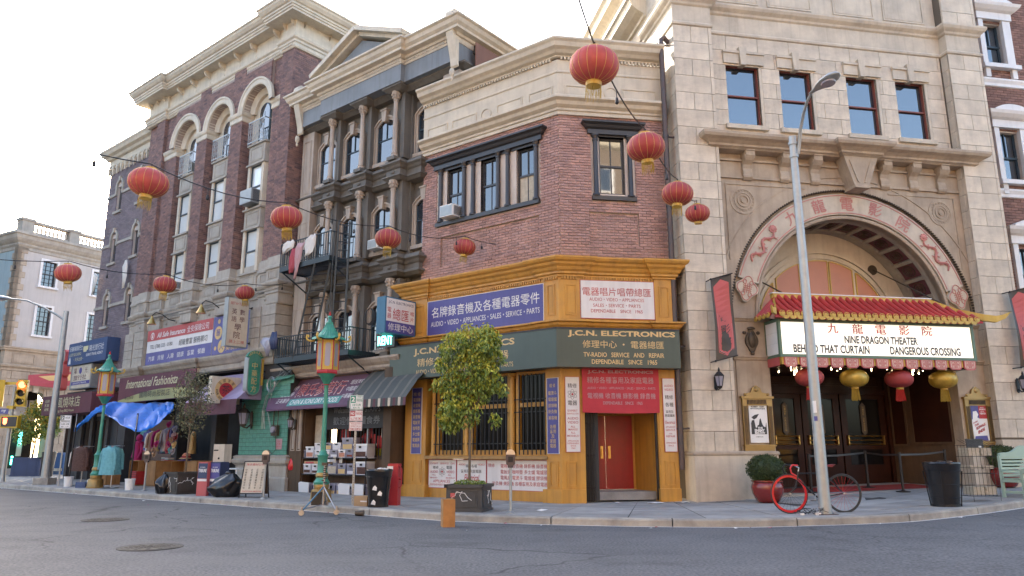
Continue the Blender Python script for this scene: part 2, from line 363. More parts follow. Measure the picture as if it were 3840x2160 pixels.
    def build(s,name,mats,parent=None,frame=None,smooth=False,**k):
        if not s.v: return None
        me=s.mesh(name,mats,smooth)
        if smooth:
            try: me.set_sharp_from_angle(angle=R(40))
            except Exception: pass
        o=bpy.data.objects.new(name,me); COL.objects.link(o)
        put(o,parent,frame)
        for kk,vv in k.items(): o[kk]=vv
        return o
INV={}
def put(o,parent,frame):
    mw=frame if frame is not None else (WORLD[parent.name] if parent else ID)
    WORLD[o.name]=mw
    if parent: o.parent=parent; o.matrix_local=WORLD[parent.name].inverted()@mw
    else: o.matrix_world=mw
WORLD={}
def thing(name,label,cat,frame=ID,group=None):
    o=bpy.data.objects.new(name,None); COL.objects.link(o); o.empty_display_size=.2
    WORLD[o.name]=frame.copy(); o.matrix_world=frame; o['label']=label; o['category']=cat
    if group:o['group']=group
    return o
def tag(o,label,cat,group=None,kind=None):
    if kind: o['kind']=kind
    else: o['label']=label; o['category']=cat
    if group:o['group']=group
    return o
def copy_tree(o,frame,label=None):
    c=o.copy(); COL.objects.link(c); c.parent=None; c.matrix_world=frame; WORLD[c.name]=frame
    if label: c['label']=label
    def rec(a,b,wb):
        for ch in a.children:
            d=ch.copy(); COL.objects.link(d); d.parent=b; ml=WORLD[a.name].inverted()@WORLD[ch.name]
            d.matrix_parent_inverse=Matrix.Identity(4); d.matrix_local=ml; WORLD[d.name]=wb@ml; rec(ch,d,WORLD[d.name])
    rec(o,c,frame); return c
def at(x,y,deg=0,z=None): return Matrix.Translation((x,y,gz(x,y) if z is None else z))@Matrix.Rotation(R(deg),4,'Z')
# ---------------------------------------------------------------- lettering (flat print)
_fc=bpy.data.curves.new('letter_source','FONT'); _fc.resolution_u=3; _fo=bpy.data.objects.new('letter_source',_fc); COL.objects.link(_fo)
TC={}
def glyphs(t,bold=0.,shear=0.):
    if any(ord(c)>0x2e80 for c in t): bold=min(bold,.003)
    k=(t,bold,shear)
    if k not in TC:
        _fc.body=t; _fc.offset=bold; _fc.shear=shear; _fc.fill_mode='FRONT'
        bpy.context.view_layer.update(); dg=bpy.context.evaluated_depsgraph_get()
        me=_fo.evaluated_get(dg).to_mesh(); vs=[(v.co.x,v.co.y) for v in me.vertices]; fs=[tuple(p.vertices) for p in me.polygons]
        _fo.evaluated_get(dg).to_mesh_clear()
        if vs:
            x0=min(v[0] for v in vs);x1=max(v[0] for v in vs);y0=min(v[1] for v in vs);y1=max(v[1] for v in vs)
        else: x0=y0=0;x1=y1=1
        TC[k]=(vs,fs,x0,x1,y0,y1)
    return TC[k]
def txt(mb,t,x0,x1,z0,z1,y,m=0,bold=.012,shear=0.,fn=None):   # fits the text into a rectangle of the frame's xz plane at depth y
    vs,fs,a,b,c,d=glyphs(t,bold,shear)
    if not vs: return
    sx=(x1-x0)/max(1e-6,b-a); sz=(z1-z0)/max(1e-6,d-c)
    P=[(x0+(v[0]-a)*sx,y,z0+(v[1]-c)*sz) for v in vs]
    if fn: P=[fn(*p) for p in P]
    mb.add(P,fs,m)
def txtv(mb,t,xc,z1,z0,w,y,m=0,bold=.012):   # characters stacked downwards
    n=len(t); h=(z1-z0)/n
    for i,ch in enumerate(t):
        if ch!=' ': txt(mb,ch,xc-w/2,xc+w/2,z1-(i+1)*h+h*.08,z1-i*h-h*.08,y,m,bold)
# ---------------------------------------------------------------- masonry
_cube=None
def unit(matname):
    k='block_'+matname
    if k in bpy.data.meshes: return bpy.data.meshes[k]
    return MB().box(-.5,.5,-.5,.5,-.5,.5).mesh(k,matname)
def courses(x0,x1,z0,z1,bw,bh,j,holes=(),arches=(),bond=.5,jit=0,row0=0):
    out=[]; nr=max(1,round((z1-z0)/bh)); h=(z1-z0)/nr
    for r in range(nr):
        za=z0+r*h; zb=za+h; off=(bw*bond if (r+row0)%2 else 0); x=x0-off
        while x<x1-1e-4:
            a=max(x,x0); b=min(x+bw,x1); x+=bw
            segs=[(a,b)]
            for hx0,hx1,hz0,hz1 in holes:
                if zb>hz0+h*.45 and za<hz1-h*.45:
                    ns=[]
                    for p,q in segs:
                        if q<=hx0 or p>=hx1: ns.append((p,q)); continue
                        if p<hx0: ns.append((p,hx0))
                        if q>hx1: ns.append((hx1,q))
                    segs=ns
            for cx,cz,rr in arches:
                zc=(za+zb)/2
                if zc>=cz-.01 and zc<cz+rr:
                    hw=math.sqrt(max(0,rr*rr-(zc-cz)**2)); ns=[]
                    for p,q in segs:
                        if q<=cx-hw or p>=cx+hw: ns.append((p,q)); continue
                        if p<cx-hw: ns.append((p,cx-hw))
                        if q>cx+hw: ns.append((cx+hw,q))
                    segs=ns
            for p,q in segs:
                if q-p>j*2.2: out.append((p+j/2,q-j/2,za+j/2,zb-j/2))
    return out
def lay(rects,parent,name,matname,quota,stuffname='brickwork'):
    """rects: (frame,x0,x1,y0,y1,z0,z1). The nearest `quota` are parts, the others one joined part."""
    C0=Vector((0,0,CAMZ)); rr=[]
    for r in rects:
        p=r[0]@Vector(((r[1]+r[2])/2,r[3],(r[5]+r[6])/2)); rr.append(((p-C0).length/max(.01,min(1,(r[2]-r[1])*4)),r))
    rr.sort(key=lambda t:t[0]); me=unit(matname); inv=WORLD[parent.name].inverted()
    for d,(F,x0,x1,y0,y1,z0,z1) in rr[:quota]:
        o=bpy.data.objects.new(name,me); COL.objects.link(o); o.parent=parent
        mw=F@Matrix.Translation(((x0+x1)/2,(y0+y1)/2,(z0+z1)/2))@Matrix.Diagonal((x1-x0,y1-y0,z1-z0,1)); o.matrix_local=inv@mw; WORLD[o.name]=mw
    mb=MB()
    for d,(F,x0,x1,y0,y1,z0,z1) in rr[quota:]:
        vs=[F@Vector(c) for c in ((x0,y0,z0),(x1,y0,z0),(x1,y1,z0),(x0,y1,z0),(x0,y0,z1),(x1,y0,z1),(x1,y1,z1),(x0,y1,z1))]
        mb.add([tuple(inv@v) for v in vs],[(0,3,2,1),(4,5,6,7),(0,1,5,4),(1,2,6,5),(3,0,4,7)])
    if mb.v: mb.build(stuffname,matname,parent,WORLD[parent.name],kind='stuff')
# ================================================================ ground
CP=[(-60,63),(-45,51),(-32,40.6),(-21.2,31.8),(-16.6,28.1),(-10.8,23.45),(-8.2,21.45),(-5.8,19.6),(-3.6,17.95),(-1.6,16.4),(0,15.6),(1.5,15.15),(2.8,14.88),(4.2,14.75),(6.2,14.8),(7.6,15.05),(9.5,16.1),(11.3,17.35),(14,19.4),(18,22.6),(26,29),(40,40)]
def curb_y(x):
    for i in range(len(CP)-1):
        if CP[i][0]<=x<=CP[i+1][0]:
            p0=CP[max(0,i-1)];p1=CP[i];p2=CP[i+1];p3=CP[min(len(CP)-1,i+2)]
            t=(x-p1[0])/(p2[0]-p1[0]); m1=(p2[1]-p0[1])/(p2[0]-p0[0])*(p2[0]-p1[0]); m2=(p3[1]-p1[1])/(p3[0]-p1[0])*(p2[0]-p1[0])
            return (2*t**3-3*t*t+1)*p1[1]+(t**3-2*t*t+t)*m1+(-2*t**3+3*t*t)*p2[1]+(t**3-t*t)*m2
    return CP[-1][1]
mb=MB()
for xx in (-900,):
    mb.add([(-900,-900,-.06),(900,-900,-.06),(900,900,-.06),(-900,900,-.06)],[(0,1,2,3)])
tag(mb.build('ground','asphalt'),'','',kind='structure')
xs=[-62+i*1.0 for i in range(105)]
mb=MB(); ys=[-40,-20,-8,0,6,10,13,15,17,19,21,24,28,34,42,52,64]
for x in xs:
    for y in ys: mb.v.append((x,y,rise(x,min(y,19.2))-.0))
k=len(ys)
for i in range(len(xs)-1):
    for j in range(k-1):
        if ys[j]>max(curb_y(xs[i]),curb_y(xs[i+1]))+1.5: continue
        mb.f.append((i*k+j,(i+1)*k+j,(i+1)*k+j+1,i*k+j+1)); mb.m.append(0)
tag(mb.build('road','asphalt'),'','',kind='structure')
# sidewalk bed: joints show between the slabs
mb=MB(); ts=[.1,1,2,3,4,5,6,8,10,13,18,26,40]; xs=[-60+i*.5 for i in range(201)]; k=len(ts)
for x in xs:
    c=curb_y(x)
    for t in ts: mb.v.append((x,c+t,gz(x,c+t)-.006))
for i in range(len(xs)-1):
    for j in range(k-1): mb.f.append((i*k+j,(i+1)*k+j,(i+1)*k+j+1,i*k+j+1)); mb.m.append(0)
side=mb.build('sidewalk','joint_dark'); side['kind']='structure'
# arc-length samples of the kerb line
AL=[];s=0;px_,py_=-40,curb_y(-40);x=-40
while x<24:
    AL.append((s,x,curb_y(x))); x2=x+.05; y2=curb_y(x2); s+=math.hypot(.05,y2-curb_y(x)); x=x2
def cpt(s,t):
    import bisect
    i=min(len(AL)-2,max(0,bisect.bisect_left(AL,(s,))-1)); a=AL[max(0,i-4)];b=AL[min(len(AL)-1,i+5)]; c=AL[i]; d=AL[i+1]
    f=(s-c[0])/max(1e-9,d[0]-c[0]); x=c[1]+(d[1]-c[1])*f; y=c[2]+(d[2]-c[2])*f
    tx,ty=b[1]-a[1],b[2]-a[2]; l=math.hypot(tx,ty); return (x-ty/l*t,y+tx/l*t)
SLEN=AL[-1][0]
rows=[(.20,.94),(.965,1.84),(1.865,2.74),(2.765,3.64),(3.665,4.59),(4.615,5.6)]
s=0; n=0; rest=MB()
cells=[]
while s<SLEN-1.5:
    L_=1.52
    for ri,(t0,t1) in enumerate(rows):
        q=[cpt(s+.014,t0),cpt(s+L_-.014,t0),cpt(s+L_-.014,t1),cpt(s+.014,t1)]
        if math.hypot(q[2][0]-q[3][0],q[2][1]-q[3][1])<.45: continue
        cells.append(q)
    s+=L_
cells.sort(key=lambda q:math.hypot(q[0][0],q[0][1]))
for i,q in enumerate(cells):
    dz=random.uniform(-.001,.002)
    vs=[(p[0],p[1],gz(*p)-.03) for p in q]+[(p[0],p[1],gz(*p)+dz) for p in q]
    fs=[(4,5,6,7),(0,1,5,4),(1,2,6,5),(2,3,7,6),(3,0,4,7)]
    if i<220: MB().add(vs,fs).build('slab','concrete',side)
    else: rest.add(vs,fs)
rest.build('slab_field','concrete',side,kind='stuff')
far=MB()
far.v=[(x,curb_y(x)+t,gz(x,curb_y(x)+t)) for x in [-58+i*1. for i in range(60)] for t in (5.62,9,14,22,38)]
for i in range(59):
    for j in range(4): far.f.append((i*5+j,(i+1)*5+j,(i+1)*5+j+1,i*5+j+1)); far.m.append(0)
tag(far.build('pavement','concrete'),'','',kind='structure')
curb=MB().box(0,.01,40,40.01,-.04,-.03).build('curb','curb_stone'); curb['kind']='structure'
s=0
while s<SLEN-2.4:
    prof=[(-.0,-.05),(.0,.11),(.012,.135),(.035,.148),(.17,.151),(.17,.0)]; L_=2.35; vs=[];k=len(prof);fs=[]
    for i in range(6):
        for t,z in prof:
            x,y=cpt(s+.012+(L_-.024)*i/5,t); vs.append((x,y,z+rise(x,y)))
    for i in range(5):
        for q in range(k-1): fs.append((i*k+q,(i+1)*k+q,(i+1)*k+q+1,i*k+q+1))
    fs+=[tuple(range(k)),tuple(5*k+q for q in range(k-1,-1,-1))]
    MB().add(vs,fs).build('curb_stone','curb_stone',curb); s+=L_
mb=MB()
i=0; ss_=[SLEN*i/240 for i in range(241)]
for q in ss_:
    for t in (-.07,-.0): x,y=cpt(q,t); mb.v.append((x,y,rise(x,min(y,19.2))+.004))
mb.f=[(2*i,2*i+2,2*i+3,2*i+1) for i in range(240)]; mb.m=[0]*240
tag(mb.build('gutter_line','white'),'','',kind='structure')
def manhole(x,y,r,label):
    t=thing('manhole_cover',label,'manhole cover',at(x,y,20,.0),'manhole covers in the road')
    MB().lathe((0,0,0),[(r,.0),(r,.012),(r*.88,.012),(r*.88,.006)],40,cap=False).build('rim','iron_cover',t)
    m_=MB().lathe((0,0,0),[(r*.86,.004),(r*.86,.014),(0.001,.014)],40,cap=False)
    for a in range(6):
        c,q=math.cos(a*math.pi/6),math.sin(a*math.pi/6)
        for e in range(-5,6):
            if e: m_.box(e*r*.14*c-.025,e*r*.14*c+.025,e*r*.14*q-.025,e*r*.14*q+.025,.014,.019)
    m_.build('cover','iron_cover',t)
manhole(-5.53,11.95,.47,'nearer round iron manhole cover in the road beside the sunlit streak')
manhole(-8.75,16.7,.47,'farther round iron manhole cover in the road toward the kerb')
# ================================================================ corner electronics shop
JN=thing('corner_shop_building','two storey red brick corner building with ochre shopfront and cream parapet','building',FR(1.2363,19.2057,0))
I0=WORLD['corner_shop_building']
def j1(x,w): return FJ1@Vector((x,-w,0))
def j2(x,w): return FJ2@Vector((x,-w,0))
TH=math.tan(R(22.85))
def jl(v): q=I0.inverted()@v; return (q.x,q.y)
def jpath(w,xl=-5.33,xr=3.2):   # path offset by w from the pier plane, in building coordinates
    return [jl(j1(xl,w)),jl(j1(w*TH,w)),jl(j2(xr,w))]
# core and upper walls
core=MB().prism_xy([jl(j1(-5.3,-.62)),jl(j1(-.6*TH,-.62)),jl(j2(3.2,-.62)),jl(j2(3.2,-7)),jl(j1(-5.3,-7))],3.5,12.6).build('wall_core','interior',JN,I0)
W1=[(-4.33,-3.65,8.37,10.02),(-2.97,-2.29,8.37,10.02),(-1.63,-.95,8.37,10.02)]
W2=[(1.29,2.03,8.42,10.12)]
mb=MB().skin(-5.33,-.33*TH,6.3,10.75,.335,.6,W1+[(-4.55,-.81,6.9,7.88)]).box(-4.55,-.81,.395,.6,6.9,7.88); mb.build('brick_backing','mortar',JN,FJ1)
mb=MB().skin(.33*TH,3.2,6.3,10.75,.335,.6,W2+[(.95,2.39,6.9,7.88)]).box(.95,2.39,.395,.6,6.9,7.88); mb.build('brick_backing','mortar',JN,FJ2)
SUR1=(-4.72,-.78,8.22,10.5); SUR2=(1.05,2.32,8.22,10.55)
REC1=(-4.53,-.83,6.92,7.86); REC2=(.97,2.37,6.92,7.86)
rects=[]
for F,x0,x1,sur,rec in ((FJ1,-5.33,-.3*TH,SUR1,REC1),(FJ2,.3*TH,3.2,SUR2,REC2)):
    for a in courses(x0,x1,6.38,10.72,.235,.0785,.016,[sur,rec]): rects.append((F,a[0],a[1],.3+random.uniform(-.004,.005),.36,a[2],a[3]))
    for a in courses(rec[0],rec[1],rec[2],rec[3],.235,.0785,.016): rects.append((F,a[0],a[1],.365+random.uniform(-.002,.003),.4,a[2],a[3]))
lay(rects,JN,'brick','brick_pale',290)
# brick return wall towards the grey building
mb=MB().box(-5.33,-5.30,.345,7,3.5,12.9); mb.build('side_wall','mortar',JN,FJ1)
mb=MB().box(-5.0,-.1,.5,7,12.6,12.75); mb.build('roof','joint_dark',JN,FJ1)
def mould(prof,xl,xr,name,m,w=0,**k):
    return MB().sweep(jpath(w,xl,xr),prof).build(name,m,JN,I0,**k)
B=-.3
mould([(B,10.70),(B+.06,10.70),(B+.06,10.80),(B+.10,10.82),(B+.10,10.88),(B+.2,10.95),(B+.24,11.04),(B+.34,11.10),(B+.34,11.16),(B+.3,11.19),(B,11.24)],-5.33,3.2,'lower_cornice','cream_trim')
mould([(B,11.2),(B+.03,11.22),(B+.03,11.98),(B+.06,12.0),(B+.06,12.04),(B+.03,12.07),(B+.03,12.4),(B-.3,12.4)],-5.33,3.2,'parapet','cream_trim')
mould([(B,12.44),(B+.1,12.46),(B+.1,12.5),(B+.2,12.53),(B+.26,12.6),(B+.36,12.66),(B+.40,12.78),(B+.46,12.84),(B+.46,12.9),(B-.35,12.96)],-5.33,3.2,'top_cornice','cream_trim')
def dentils(F,x0,x1,z0,z1,y0,y1,step,wd,m,parent,name='dentil_row'):
    mb=MB();x=x0
    while x<x1: mb.box(x,x+wd,y0,y1,z0,z1); x+=step
    return mb.build(name,m,parent,F)
dentils(FJ1,-5.3,-.3,12.385,12.46,.2,.28,.105,.06,'cream_trim',JN); dentils(FJ2,.2,3.15,12.385,12.46,.2,.28,.105,.06,'cream_trim',JN)
def panel(F,x0,x1,z0,z1,y,m,parent,t=.03,d=.02,name='panel'):
    mb=MB().box(x0,x1,y-d,y,z0,z0+t).box(x0,x1,y-d,y,z1-t,z1).box(x0,x0+t,y-d,y,z0+t,z1-t).box(x1-t,x1,y-d,y,z0+t,z1-t)
    mb.box(x0+t+.03,x1-t-.03,y-d*.4,y,z0+t+.03,z1-t-.03)
    return mb.build(name,m,parent,F)
for a,b in ((-5.15,-4.3),(-4.1,-3.1),(-2.3,-1.35),(-1.12,-.28)): panel(FJ1,a,b,11.24,11.62,.27,'cream_trim',JN,.035,.025)
for a,b in ((.33,1.36),(1.98,3.04)): panel(FJ2,a,b,11.25,11.62,.27,'cream_trim',JN,.035,.025)
for F,cx in ((FJ1,-2.72),(FJ2,1.67)): MB().arc_ring(cx,11.44,.17,.205,.24,.27,0,360,28,caps=False).arc_ring(cx,11.44,0.0,.15,.262,.27,0,360,20,caps=False).build('roundel','cream_trim',JN,F)
# sash windows
def sash(parent,F,x0,x1,z0,z1,y,m='black_trim',glass='glass',mull=True,fr=.055,pale_pane=None,split=.5,arch=0):
    w=MB().box(x0,x0+fr,y-.03,y+.04,z0,z1).box(x1-fr,x1,y-.03,y+.04,z0,z1).box(x0,x1,y-.028,y+.04,z0,z0+fr).box(x0,x1,y-.028,y+.04,z1-fr,z1)
    zm=z0+(z1-z0)*split; w.box(x0+fr,x1-fr,y-.045,y+.03,zm-.03,zm+.03)
    o=w.build('window',m,parent,F)
    g=MB().box(x0+fr*.5,x1-fr*.5,y+.012,y+.018,zm,z1-fr*.5); g.build('pane',glass,o,F)
    g=MB().box(x0+fr*.5,x1-fr*.5,y-.006,y+.0,z0+fr*.5,zm); g.build('pane',pale_pane or glass,o,F)
    if mull:
        xm=(x0+x1)/2; MB().box(xm-.013,xm+.013,y-.02,y+.012,z0+fr,zm-.03).box(xm-.013,xm+.013,y-.02,y+.012,zm+.03,z1-fr).build('glazing_bar',m,o,F)
    return o
for i,(a,b,c,d) in enumerate(W1): sash(JN,FJ1,a,b,c,d,.46,pale_pane='curtain' if i==2 else None)
for a,b,c,d in W2: sash(JN,FJ2,a,b,c,d,.46)
def colonette(F,x,z0,z1,y,r,m,parent,name='colonette',caph=.14):
    p=[(r*1.5,z0),(r*1.5,z0+.04),(r*1.15,z0+.07),(r*1.0,z0+.1),(r*.9,z1-caph-.05),(r*1.15,z1-caph-.04),(r*1.15,z1-caph),(r*.95,z1-caph+.02),(r*1.3,z1-.05),(r*1.55,z1-.04),(r*1.55,z1)]
    return MB().lathe((x,y,0),p,14).build(name,m,parent,F,smooth=True)
for x in (-4.54,-3.58,-3.22,-2.26,-1.90,-.89): colonette(FJ1,x,8.34,10.1,.27,.07,'black_trim',JN)
for x in (1.17,2.17): colonette(FJ2,x,8.34,10.15,.27,.07,'black_trim',JN)
MB().box(-4.72,-.78,.22,.6,8.22,8.34).box(-3.65,-2.97,.34,.6,8.34,10.1).box(-2.29,-1.63,.34,.6,8.34,10.1).box(-4.7,-4.33,.34,.6,8.34,10.1).box(-.95,-.8,.34,.6,8.34,10.1).box(-4.7,-.8,.3,.6,10.02,10.12).build('window_surround','black_trim',JN,FJ1)
MB().box(1.05,2.32,.22,.6,8.22,8.34).box(1.05,1.29,.34,.6,8.34,10.2).box(2.03,2.3,.34,.6,8.34,10.2).box(1.07,2.3,.3,.6,10.12,10.2).build('window_surround','black_trim',JN,FJ2)
hp=[(0,0),(.1,0),(.1,.13),(.16,.17),(.2,.24),(.28,.29),(.28,.34),(0,.37)]
for F,a,b,z in ((FJ1,-4.72,-.78,10.1),(FJ2,1.05,2.32,10.17)):
    MB().sweep([(a,.52),(a,.32),(b,.32),(b,.52)],[(o,z+h) for o,h in hp]).build('window_cornice','black_trim',JN,F)
# ---- ochre shopfront
def oc(mb,n,F,m='ochre',**k): return mb.build(n,m,JN,F,**k)
oc(MB().box(-4.7,-.4,-.02,.3,4.5,5.95),'upper_fascia',FJ1); oc(MB().box(.5,2.62,-.02,.3,4.5,5.95),'upper_fascia',FJ2)
# corner piers, stepped base, shaft, upper block
def pier_prof(w): return w
def cpier(z0,z1,w,xa=-.45,xb=.52,name='pier'): 
    pts=[jl(j1(xa-w,w)),jl(j1(w*TH,w)),jl(j2(xb+w,w)),jl(j2(xb+w,-.3)),jl(j1(xa-w,-.3))]
    return MB().prism_xy(pts,z0,z1).build(name,'ochre',JN,I0)
cpier(.12,.48,.08,name='pier_base'); cpier(.48,3.5,0); cpier(4.5,5.95,.06)
for (x0,x1,F,z) in ((-5.55,-4.7,FJ1,.1),(2.6,3.08,FJ2,.15)):
    oc(MB().box(x0-.07,x1+(.07 if F is FJ1 else 0),-.08,.3,z,.48),'pier_base',F); oc(MB().box(x0,x1,0,.3,.48,3.5),'pier',F); oc(MB().box(x0,x1,-.06,.3,4.5,5.95),'pier',F)
for F,a,b in ((FJ1,-.36,-.1),(FJ2,.13,.41),(FJ2,2.7,3.0)):
    panel(F,a,b,.55,1.17,0,'ochre',JN,.035,.022,'pier_panel')
for F,a,b in ((FJ1,-.34,-.09),(FJ2,.15,.46),(FJ2,2.72,3.0),(FJ1,-5.4,-4.85)): panel(F,a,b,4.9,5.73,-.06,'ochre',JN,.035,.022,'pier_panel')
panel(FJ1,-5.2,-4.84,.55,1.17,0,'ochre',JN,.035,.022,'pier_panel')
# cornices of the shopfront with projecting ends
def ressaut(w0,w1,ends):   # path with jogs over the piers
    P=[jl(j1(-5.6,-.25)),jl(j1(-5.6,w1)),jl(j1(-4.68,w1)),jl(j1(-4.68,w0)),jl(j1(-.55,w0)),jl(j1(-.55,w1)),jl(j1(w1*TH,w1)),jl(j2(.62,w1)),jl(j2(.62,w0)),jl(j2(2.58,w0)),jl(j2(2.58,w1)),jl(j2(3.16,w1)),jl(j2(3.16,-.25))]
    return P
def dedup(P): return P
MB().sweep(ressaut(0,.07,1),[(-.25,5.92),(.04,5.93),(.04,5.97),(.09,6.0),(.09,6.05),(.14,6.10),(.17,6.17),(.23,6.22),(.25,6.28),(.31,6.32),(.34,6.38),(.34,6.42),(-.3,6.47)]).build('shop_cornice','ochre',JN,I0)
MB().sweep(ressaut(0,.07,1),[(-.25,4.5),(.06,4.5),(.06,4.56),(.12,4.62),(.14,4.68),(.2,4.71),(.2,4.75),(-.2,4.77)]).build('lower_shop_cornice','ochre',JN,I0)
dentils(FJ1,-4.66,-.5,5.855,5.93,-.06,.0,.075,.045,'ochre',JN); dentils(FJ2,.56,2.56,5.855,5.93,-.06,.0,.075,.045,'ochre',JN)
dentils(FJ1,-.42,-.02,5.855,5.93,-.11,-.05,.075,.045,'ochre',JN); dentils(FJ2,.05,.5,5.855,5.93,-.11,-.05,.075,.045,'ochre',JN)
# window wall of the left facet
oc(MB().box(-4.7,-.42,.1,.34,.1,.42).box(-4.7,-.42,.13,.34,.42,1.2),'stall_riser',FJ1)
oc(MB().box(-4.72,-.42,-.03,.36,1.21,1.30),'window_sill',FJ1,'ochre_wear')
for x in (-4.44,-3.18,-1.6): colonette(FJ1,x,1.3,3.48,.07,.075,'ochre',JN,'engaged_column',.1)
for a,b in ((-4.36,-3.27),(-3.09,-1.7),(-1.5,-.46)):
    oc(MB().box(a,a+.09,.1,.34,1.3,3.5).box(b-.09,b,.1,.34,1.3,3.5).box(a+.09,b-.09,.1,.34,1.3,1.45).box(a+.09,b-.09,.12,.34,2.57,2.68).box(a+.09,b-.09,.12,.34,3.42,3.5),'window_frame',FJ1)
    MB().box(a+.09,b-.09,.24,.25,1.45,2.57).build('pane','glass_dark',JN,FJ1); MB().box(a+.09,b-.09,.24,.25,2.68,3.42).build('pane','glass_dark',JN,FJ1)
g=thing('window_grille','black iron security bars over the shop windows behind the planter tree','window bars',FJ1)
for a,b in ((-4.3,-3.3),(-3.05,-1.76),(-1.32,-.5)):
    n=round((b-a)/.137)
    for i in range(n+1): MB().box(a+(b-a)*i/n-.012,a+(b-a)*i/n+.012,-.012,.012,1.33,3.42).build('bar','black_metal',g,FJ1)
    for z in (1.62,2.43,2.76): MB().box(a-.18,b+.05,.012,.035,z-.014,z+.014).build('rail','black_metal',g,FJ1)
# things dimly seen behind the glass
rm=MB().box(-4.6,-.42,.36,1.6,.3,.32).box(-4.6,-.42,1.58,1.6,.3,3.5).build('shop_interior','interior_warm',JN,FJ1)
# entrance facet
oc(MB().box(.52,.62,.0,.3,.15,3.5).box(2.56,2.62,.02,.3,.15,3.5).box(.52,2.62,.0,.3,3.3,3.5),'door_frame',FJ2)
MB().box(.6,2.58,.25,2.0,.2,.40).build('door_step','concrete',JN,FJ2)
ang=MB(); ang.prism_xy([(.6,.3),(.62,.3),(.8,1.35),(.78,1.35)],.35,3.3); ang.build('reveal_panel','red_door',JN,FJ2)
oc(MB().prism_xy([(2.58,.25),(2.6,.25),(2.36,1.35),(2.34,1.35)],.35,3.3),'reveal_panel',FJ2)
oc(MB().box(.8,2.4,1.36,1.5,2.36,3.3).box(2.28,2.4,1.34,1.5,.4,3.3),'door_wall',FJ2)
MB().box(.6,2.6,.25,1.6,3.3,3.34).build('porch_ceiling','interior_warm',JN,FJ2)
dr=MB().box(.8,1.5,1.3,1.36,.42,2.36); d1=dr.build('door','red_door',JN,FJ2); d2=MB().box(1.51,2.27,1.3,1.36,.42,2.36).build('door','red_door',JN,FJ2)
for d,x in ((d1,1.4),(d2,1.61)): MB().box(x-.035,x+.035,1.285,1.3,1.22,1.55).box(x-.012,x+.012,1.24,1.285,1.3,1.48).build('door_handle','brass',d,FJ2)
# folding gate
gt=thing('folding_gate','dark folding metal gate pushed back at the left of the red door','gate',FJ2)
for i in range(9):
    x=.6+i*.034; MB().box(x,x+.012,.06+(i%2)*.05,.09+(i%2)*.05,.18,2.4).build('bar','black_metal',gt,FJ2)
MB().box(.6,1.0,.14,.16,.18,2.4).build('folded_leaf','joint_dark',gt,FJ2); MB().box(.6,.9,.08,.1,.5,.53).box(.6,.9,.08,.1,1.3,1.33).box(.6,.9,.08,.1,2.1,2.13).build('rail','black_metal',gt,FJ2)
MB().box(2.5,2.55,.06,.12,.2,2.4).build('gate_post','black_metal',gt,FJ2)
# ---- signs
GRP='signs of the electronics shop'
def board(name,label,F,x0,x1,z0,z1,y,th,m,cat='sign',edge=None,group=GRP,ed=.02):
    t=thing(name,label,cat,F,group); MB().box(x0,x1,y,y+th,z0,z1).build('board',m,t,F)
    if edge: MB().box(x0-ed,x1+ed,y-.006,y+th*.8,z0-ed,z0).box(x0-ed,x1+ed,y-.006,y+th*.8,z1,z1+ed).box(x0-ed,x0,y-.006,y+th*.8,z0,z1).box(x1,x1+ed,y-.006,y+th*.8,z0,z1).build('border',edge,t,F)
    return t
def letters(t,F,m,items,y,name='lettering',bold=.012,shear=0,fn=None):
    mb=MB()
    for it in items: txt(mb,it[0],it[1],it[2],it[3],it[4],y,0,it[5] if len(it)>5 else bold,shear,fn)
    mb.build(name,m,t,F)
# dark green box fascia round the corner
gs=thing('fascia_sign','long dark green box sign of the electronics shop wrapped round the corner','sign',I0,GRP)
gw=.42
MB().prism_xy([jl(j1(-5.85,gw)),jl(j1(gw*TH,gw)),jl(j2(3.1,gw)),jl(j2(3.1,.0)),jl(j1(0,.0)),jl(j1(-5.85,.0))],3.5,4.5).build('sign_box','sign_green',gs,I0)
MB().sweep([jl(j1(-5.85,.0)),jl(j1(-5.85,gw)),jl(j1(gw*TH,gw)),jl(j2(3.1,gw))],[(0,4.47),(.012,4.47),(.012,4.5),(0,4.512),(-.4,4.515)]).build('edge_trim','grey_shop',gs,I0)
y=-gw-.004
letters(gs,FJ1,'gold_paint',[('J.C.N. ELECTRONICS',-4.85,-1.15,4.13,4.36,.03),('精修各種商用家庭電器',-4.7,-1.35,3.82,4.06,.03),('AUDIO・VIDEO・APPLIANCES・SALES・SERVICE・PARTS',-4.75,-1.2,3.6,3.73)],y)
letters(gs,FJ2,'gold_paint',[('J.C.N. ELECTRONICS',.12,2.98,4.26,4.44,.035),('修理中心 ・ 電器總匯',.5,2.66,3.99,4.19,.03),('TV-RADIO   SERVICE   AND   REPAIR',.52,2.66,3.76,3.88,.014),('DEPENDABLE   SINCE   1965',.73,2.46,3.58,3.70,.014)],y)
t=board('wall_sign','purple painted sign board with white Chinese and English lettering above the green box sign',FJ1,-4.66,-.46,4.78,5.79,-.06,.04,'purple',edge='white',ed=.015)
letters(t,FJ1,'white',[('名牌錄音機及各種電器零件',-4.5,-.58,5.28,5.6,.01),('AUDIO・VIDEO・APPLIANCES・SALES・SERVICE・PARTS',-4.52,-.58,5.02,5.17,.012)],-.064)
t=board('wall_sign','white sign board with red lettering above the shop entrance',FJ2,.56,2.58,4.83,5.84,-.06,.04,'white',edge='red_letter',ed=.012)
letters(t,FJ2,'red_letter',[('電器唱片唱帶總匯',.62,2.5,5.43,5.66,.006),('AUDIO・VIDEO・APPLIANCES',.8,2.3,5.29,5.38,.006),('SALES・SERVICE・PARTS',.9,2.2,5.13,5.22,.006),('DEPENDABLE    SINCE   1965',.84,2.25,4.98,5.07,.006)],-.064)
